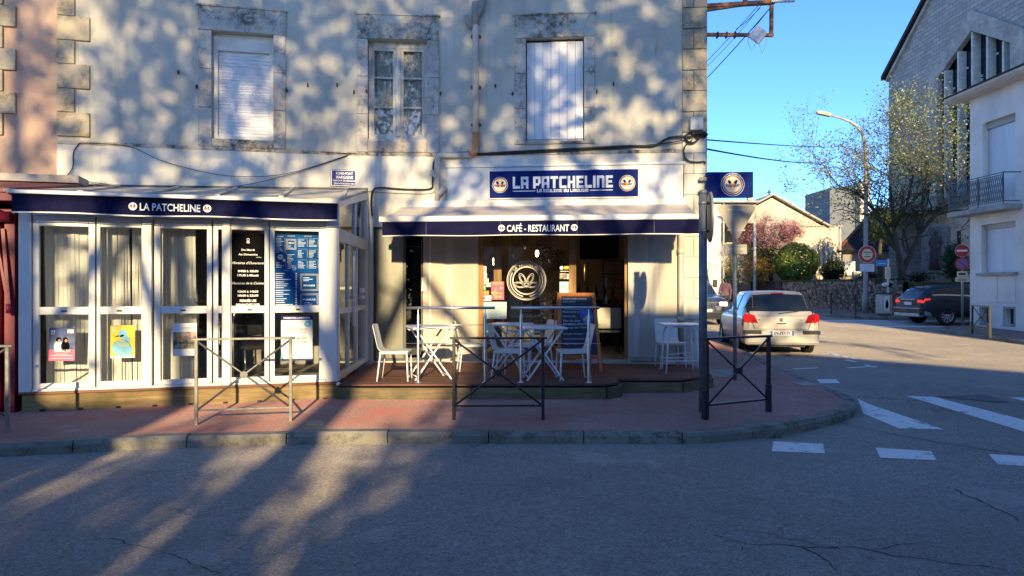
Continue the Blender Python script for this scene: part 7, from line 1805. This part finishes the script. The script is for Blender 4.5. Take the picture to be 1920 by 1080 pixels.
def grow_tree(name, label, loc, trunk, bark, leafm, seed, levels=4, n_leaf=6, leaf=.09, spread=.9, kids=(4, 4, 4, 3), ratio=.68, cluster=.35, up=.25, grav=0.0, group=None, r0=.16, crown_clip=None, tips_only=True, straight=.25):
    """trunk: list of limbs (points with radius) in local coordinates from which branches grow"""
    rr = random.Random(seed); t = thing(name, label, 'tree', loc, 0, group); wood = MB(); lv = MB(); tips = []
    def branch(p, d, L, r, k):
        pts = [p]; n = 4; q = p; dd = d.normalized()
        for i in range(n):
            dd = (dd + Vector((rr.gauss(0, straight), rr.gauss(0, straight), rr.gauss(0, straight) + up * .25 - grav))).normalized(); q = q + dd * L / n; pts.append(q)
        if crown_clip and k > 0 and not crown_clip(pts[-1]) and k < levels - 0: 
            if rr.random() < .75: return
        wood.tube(pts, [r * (1 - .45 * i / n) for i in range(n + 1)], 7 if r > .05 else 4, False)
        if k >= levels:
            for i in range(n_leaf):
                b = pts[rr.randint(1, n)] + Vector((rr.gauss(0, cluster), rr.gauss(0, cluster), rr.gauss(0, cluster))); leaf_quad(lv, b, leaf * rr.uniform(.6, 1.3), rr)
            return
        for i in range(kids[min(k, len(kids) - 1)]):
            f = rr.uniform(.35, 1) if i else 1.0; j = min(n - 1, int(f * n)); b = pts[j].lerp(pts[j + 1], f * n - j) if f < 1 else pts[-1]
            side = dd.orthogonal().normalized(); side.rotate(Matrix.Rotation(rr.uniform(0, 6.283), 3, dd)); nd = (dd * (1 - spread * .5) + side * spread * rr.uniform(.5, 1.1) + Vector((0, 0, up))).normalized()
            branch(b, nd, L * ratio * rr.uniform(.75, 1.2), max(.006, r * .5), k + 1)
    ends = []
    for limb in trunk:
        pts = [Vector(p[:3]) for p in limb]; rs = [p[3] for p in limb]; wood.tube(pts, rs, 10)
        n = len(pts)
        for j in range(1, n):
            if j < n - 1 and rs[j] > r0: continue
            d = (pts[j] - pts[j - 1]); c = kids[0] if j == n - 1 else max(1, kids[0] - 2)
            for i in range(c):
                side = d.normalized().orthogonal().normalized(); side.rotate(Matrix.Rotation(rr.uniform(0, 6.283), 3, d.normalized()))
                branch(pts[j], d.normalized() * .6 + side * spread * rr.uniform(.4, 1) + Vector((0, 0, up)), BR * rr.uniform(.8, 1.2), rs[j] * .55, 1)
    wood.build('trunk', bark, t); lv.build('crown', leafm, t)
    return t
def bush(name, label, cat, loc, rad, n, leaf, leafm, seed, stems=6, shell=.55, group=None, lump=.12):
    rr = random.Random(seed); t = thing(name, label, cat, loc, 0, group); lv = MB(); wood = MB()
    for i in range(n):
        d = Vector((rr.gauss(0, 1), rr.gauss(0, 1), rr.gauss(0, 1))).normalized(); k = 1 + lump * math.sin(d.x * 7 + seed) * math.cos(d.z * 6 + d.y * 5); q = (shell + (1 - shell) * rr.random() ** .6) * k
        leaf_quad(lv, Vector((d.x * rad[0] * q, d.y * rad[1] * q, rad[2] + d.z * rad[2] * q)), leaf * rr.uniform(.6, 1.3), rr, .55, d)
    for i in range(stems):
        a = rr.uniform(0, 6.28); wood.tube([(0, 0, 0), (math.cos(a) * rad[0] * .25, math.sin(a) * rad[1] * .25, rad[2] * .7), (math.cos(a) * rad[0] * .6, math.sin(a) * rad[1] * .6, rad[2] * 1.3)], [.05, .035, .015], 5)
    wood.build('stem', BARK, t); lv.build('foliage', leafm, t); return t
# --- flowering tree before the church
BR = 1.8; YM = 33.0; b0 = at(1693, 528, YM); m0 = Vector((b0.x, YM, GARDEN_Z))
def ml(px, py, dy=0): return at(px, py, YM + dy) - m0
def lim(*ps): return [(*ml(p[0], p[1], p[3] if len(p) > 3 else 0), p[2]) for p in ps]
trunk = [lim((1693, 535, .22), (1690, 508, .17), (1683, 470, .12), (1676, 430, .09), (1672, 380, .06), (1668, 330, .045)),
         lim((1690, 508, .15), (1706, 480, .12), (1722, 440, .09), (1752, 405, .09, -.4), (1786, 380, .06, -.6)),
         lim((1681, 465, .11), (1664, 430, .09, .3), (1640, 395, .07, .4), (1608, 362, .05, .3), (1572, 348, .035, 0)),
         lim((1722, 440, .09), (1728, 400, .07, .6), (1735, 340, .05, 1), (1742, 290, .035, 1)),
         lim((1676, 430, .08), (1700, 385, .06, -.8), (1712, 330, .05, -1.2), (1708, 285, .035, -1.2))]
grow_tree('magnolia_tree', 'budding magnolia with pale spring leaves in front of the slate church', m0, trunk, BARK, LEAF_MAG, 21, 4, 7, .058, .95, (4, 4, 3, 3), .70, .16, .22, 0, None, .13)
# --- pink judas tree and its neighbours in the far garden
BR = .8; YJ = 48.4; b0 = at(1446, 523, YJ); m0 = Vector((max(b0.x, 17.6), YJ, GARDEN_Z))
trunk = [[(0, 0, 0, .16), (-.05, 0, 1.0, .13), (-.15, 0, 1.9, .10), (-.5, .1, 3.0, .07)], [(-.15, 0, 1.8, .09), (.4, 0, 2.7, .07), (1.0, .2, 3.3, .05)], [(-.12, 0, 1.6, .09), (-.9, 0, 2.4, .07), (-1.5, 0, 3.1, .05)]]
grow_tree('judas_tree', 'small tree with pink blossom in front of the cream hall', m0, trunk, BARK, LEAF_PINK, 5, 4, 9, .06, .9, (5, 4, 3, 3), .66, .13, .15, 0, None, .11)
def gp(px, py, y): p = at(px, py, y); return Vector((p.x, y, GARDEN_Z))
bush('round_bush', 'big clipped round bush behind the silver car', 'bush', gp(1493, 528, 46.2), (1.38, 1.38, 1.36), 6000, .085, LEAF_BUSH, 3, 6, .8, None, .05)
bush('orange_bush', 'orange-leaved bush left of the clipped round bush', 'bush', gp(1420, 528, 46.5), (1.15, .9, .95), 1500, .06, LEAF_ORANGE, 7, 12, .3, None, .3)
bush('leafy_shrub', 'green shrub rising behind the orange-leaved bush', 'shrub', gp(1428, 528, 48.0), (1.2, .9, 1.65), 1700, .08, leaf('mid_green_leaf', (.04, .08, .015), (.16, .2, .04)), 9, 8, .3, None, .3)
bush('leafy_shrub', 'pale yellow-green shrub beside the beige house', 'shrub', Vector((at(1372, 528, 47).x, 47, pz(47))), (.8, .7, 1.6), 900, .08, leaf('yellow_green_leaf', (.24, .24, .05), (.36, .34, .10)), 13, 8, .3, None, .3)
bush('dark_shrub', 'dark evergreen shrub against the end of the cream hall', 'shrub', gp(1563, 528, 46.5), (.82, .8, .88), 2200, .08, LEAF_DARK, 15, 6, .4, None, .2)
bush('low_shrub', 'low dark shrubs under the tall pale cabinet', 'shrub', gp(1628, 530, 44), (.8, .5, .42), 800, .07, LEAF_DARK, 17, 6, .3, None, .3)
bush('low_shrub', 'low leafy shrub on the stone wall left of the carved slab', 'shrub', gp(1722, 530, 35.5), (.75, .4, .28), 420, .06, LEAF_DARK, 19, 6, .2, None, .3)
bush('fern_shrub', 'dark green fern-like shrub between the carved slab and the white house', 'shrub', gp(1792, 530, 33.5), (.62, .5, 1.0), 1500, .09, leaf('deep_green_leaf', (.012, .05, .02), (.03, .09, .035)), 23, 6, .3, None, .2)
# ivy and dark trees that fill the gap under the magnolia
bush('ivy_clad_tree', 'dark ivy-clad crown behind the lamp and the magnolia', 'tree', Vector((at(1652, 420, 43).x, 43, 4.2)), (1.15, .9, 1.4), 2600, .08, leaf('ivy_leaf', (.02, .035, .012), (.06, .085, .02)), 25, 6, .3, None, .25)
w = MB(); o = at(1652, 420, 43); w.tube([(o.x, 43, GARDEN_Z - .1), (o.x - .1, 43, 3.2), (o.x, 43, 5)], [.16, .12, .08], 8)
iv = bpy.data.objects[[x.name for x in bpy.data.objects if x.name.startswith('ivy_clad_tree')][0]]
w.M = Matrix(); w2 = MB(Matrix.Translation(-iv.location)); w2.tube([(o.x, 43, GARDEN_Z - .1), (o.x - .1, 43, 3.2), (o.x, 43, 5)], [.16, .12, .08], 8); w2.build('trunk', BARK, iv)
# ivy strands on the cream hall
w = MB(); rr = random.Random(31)
for k in range(5):
    x = at(1536 + k * 8, 500, YC).x; z = GARDEN_Z
    zt2 = at(0, 440 + rr.uniform(0, 40), YC).z; pts = []
    while z < zt2: pts.append(Vector((x + rr.gauss(0, .06), YC - .05, z))); z += .3
    if len(pts) > 1:
        w.tube(pts, .022, 4)
w.build('ivy_strand', mat('dead_ivy', (.12, .10, .05), .9, .2))
tag(bpy.data.objects['ivy_strand'], 'thin ivy strands climbing the cream hall wall', 'ivy')
# --- weeds at the kerb
for i, (px, py) in enumerate(((1290, 829), (1455, 822))):
    p = ground(px, py); rr = random.Random(i); w = MB()
    for k in range(40):
        a = rr.uniform(0, 6.28); l = rr.uniform(.03, .09); d = Vector((math.cos(a) * l * .8, math.sin(a) * l * .5 - .01, l)); s = Vector((-d.y, d.x, 0)).normalized() * .003; b = p + Vector((rr.gauss(0, .05), rr.gauss(0, .012), 0))
        w.poly([b - s, b + s, b + d])
    tag(w.build('weed_tuft', GRASSM), ['tuft of weeds in the kerb joint right of the deck', 'tuft of weeds in the kerb joint near the first road dash'][i], 'weed')
# --- trees and houses across the square, behind the camera: they throw the shade of the scene
BR = 3.2
def plane_tree(x, y, h, seed, label, r=.24, nl=9, lf=.15, lean=(0, 0), lv=4, kd=(5, 4, 4, 3), cl=.16):
    tr = [[(0, 0, -.1, r), (lean[0] * .3, lean[1] * .3, h * .22, r * .85), (lean[0] * .6, lean[1] * .6, h * .40, r * .7), (lean[0], lean[1], h * .62, r * .42), (lean[0] * 1.2, lean[1] * 1.2, h * .8, r * .25)],
          [(lean[0] * .5, lean[1] * .5, h * .34, r * .5), (-1.2, .2, h * .50, r * .38), (-2.4, .5, h * .62, r * .25)], [(lean[0] * .5, lean[1] * .5, h * .38, r * .5), (1.2, -.3, h * .52, r * .38), (2.5, -.2, h * .66, r * .25)]]
    return grow_tree('plane_tree', label, (x, y, 0), tr, BARK, LEAF_PLANE, seed, lv, nl, lf, .9, kd, .68, cl, .18, 0, 'plane trees across the square', .13)
SUN_E, SKY_E, EXPO = 3.0, .145, 1.5
# ================================================================= behind the camera
KD = (4, 3, 3, 2)
plane_tree(-5.0, -10.5, 15.5, 41, 'plane tree across the square, at the small house end of the gap', .26, 3, .16, kd=(4, 3, 3, 3), cl=.24)
plane_tree(1.4, -7.5, 13.0, 42, 'plane tree across the square in front of the long house', .24, 9, .20, (.4, 0), kd=KD, cl=.22)
plane_tree(4.9, -8, 13.0, 43, 'plane tree across the square by the angled end of the long house', .24, 8, .18, kd=KD, cl=.22)
plane_tree(-9.5, -13, 13.5, 44, 'plane tree across the square beside the small house', .24, 3, .16, kd=(4, 3, 3, 3), cl=.24)
plane_tree(-3.1, -9.2, 16.5, 45, 'slender plane tree across the square in the middle of the gap', .21, 2, .16, (-.5, 0), kd=(4, 3, 3, 3), cl=.24)
plane_tree(-1.3, -10.4, 17.0, 46, 'thick plane tree across the square, at the long house end of the gap', .30, 3, .17, (.3, 0), kd=(4, 3, 3, 3), cl=.24)
plane_tree(-6.9, -9.6, 16.0, 47, 'plane tree across the square before the small house wall', .22, 2, .16, kd=(4, 3, 3, 3), cl=.24)
hb_ = bush('shade_hedge', 'tall ragged hedge added in the gap between the houses to shade the near road', 'hedge', (-2.2, -12.5, 0), (1.55, .7, 2.95), 4500, .13, LEAF_DARK, 51, 8, .1, None, .15)  # unseen evergreens, added here and below to shade the near road
bush('shade_hedge', 'dense tall evergreen added by the end wall of the long house to shade the road', 'hedge', (.35, -11.6, 0), (1.15, .8, 2.95), 4500, .13, LEAF_DARK, 57, 8, .1, None, .15)
bush('shade_hedge', 'middle evergreen added between the two larger ones to close the road shade', 'hedge', (-.95, -12.0, 0), (.8, .7, 2.55), 3000, .13, LEAF_DARK, 63, 6, .1, None, .15)
bush('shade_hedge', 'narrow evergreen added beside the small house to shade the road', 'hedge', (-4.0, -12.3, 0), (.7, .6, 2.6), 2200, .13, LEAF_DARK, 59, 6, .1, None, .15)
bush('shade_foliage', 'loose raised foliage added before the tall hedge to mottle the road shade', 'shrub', (-2.2, -11.6, 2.9), (.95, .6, 1.25), 420, .12, LEAF_DARK, 53, 8, .1, None, .3)  # foliage hung above the ground, added to break up the road shade
w = MB()
t = thing('long_house', 'long rendered house across the square with an angled end', 'house', (0, 0, 0))
HA = 7.05
pts = [(.9, -9.4, -.2), (8.5, -9.7, -.2), (17, -19, -.2), (17, -30, -.2), (.9, -30, -.2)]
w.prism(pts, (0, 0, HA + .2)); w.build('wall', W_BEIGE, t)
w = MB(); w.prism([(p[0], p[1], HA + .002) for p in pts], (0, 0, .12)); w.build('roof', CONC, t)
w = MB()
for k in range(3):
    for z in (.9, 4.0): w.box(2.0 + k * 2.3, 3.0 + k * 2.3, -9.45 - .05 * k + .0, -9.36 - .05 * k, z, z + 1.7)
w.build('window', CARGLASS, t)
t = thing('small_house', 'small rendered house across the square beyond the plane trees', 'house', (-9.7, -12, 0))
w = MB(); w.box(-12, 6.4, -12, 0, -.2, 5.6); w.build('wall', W_WHITE, t); w = MB(); w.prism([(-12.2, .2, 5.61), (6.6, .2, 5.61), (6.6, -12.2, 5.61), (-12.2, -12.2, 5.61)], (0, 0, .15)); w.build('roof', TILE, t)
w = MB()
for k in range(4): w.box(-9 + k * 3.5, -8 + k * 3.5, .0, .05, 1, 2.6)
w.build('window', CARGLASS, t)
# ================================================================= camera, sun, sky
cam = bpy.data.cameras.new('camera'); co = bpy.data.objects.new('camera', cam); COL.objects.link(co)
co.location = (0, 0, CAMZ); co.rotation_euler = (R(90), 0, 0); cam.sensor_width = 36; cam.lens = 36 * F / 1920; cam.clip_end = 2000; cam.clip_start = .05
SC.camera = co
EL = R(15); AZ = (.062, -1.0)
sv = Vector((AZ[0], AZ[1], 0)).normalized() * math.cos(EL) + Vector((0, 0, math.sin(EL)))
sun = bpy.data.lights.new('sun', 'SUN'); sun.energy = SUN_E; sun.angle = R(.6); sun.color = (1, .76, .40)
so = bpy.data.objects.new('sun', sun); COL.objects.link(so); so.rotation_euler = sv.to_track_quat('Z', 'Y').to_euler()
wd = bpy.data.worlds.new('World'); SC.world = wd; wd.use_nodes = True; nt = wd.node_tree
sk = nt.nodes.new('ShaderNodeTexSky'); sk.sky_type = 'NISHITA'; sk.sun_disc = False; sk.sun_elevation = EL; sk.sun_rotation = math.atan2(sv.x, sv.y)
sk.altitude = 800; sk.air_density = .65; sk.dust_density = .3; sk.ozone_density = 4.0
hs = nt.nodes.new('ShaderNodeHueSaturation'); hs.inputs['Saturation'].default_value = 1.08; hs.inputs['Hue'].default_value = .503; nt.links.new(sk.outputs[0], hs.inputs['Color']); nt.links.new(hs.outputs[0], nt.nodes['Background'].inputs[0]); nt.nodes['Background'].inputs[1].default_value = SKY_E
SC.view_settings.view_transform = 'Standard'; SC.view_settings.look = 'None'; SC.view_settings.exposure = EXPO; SC.view_settings.gamma = 1
SC.cycles.max_bounces = 6; SC.cycles.transparent_max_bounces = 12; SC.cycles.diffuse_bounces = 3; SC.cycles.glossy_bounces = 3
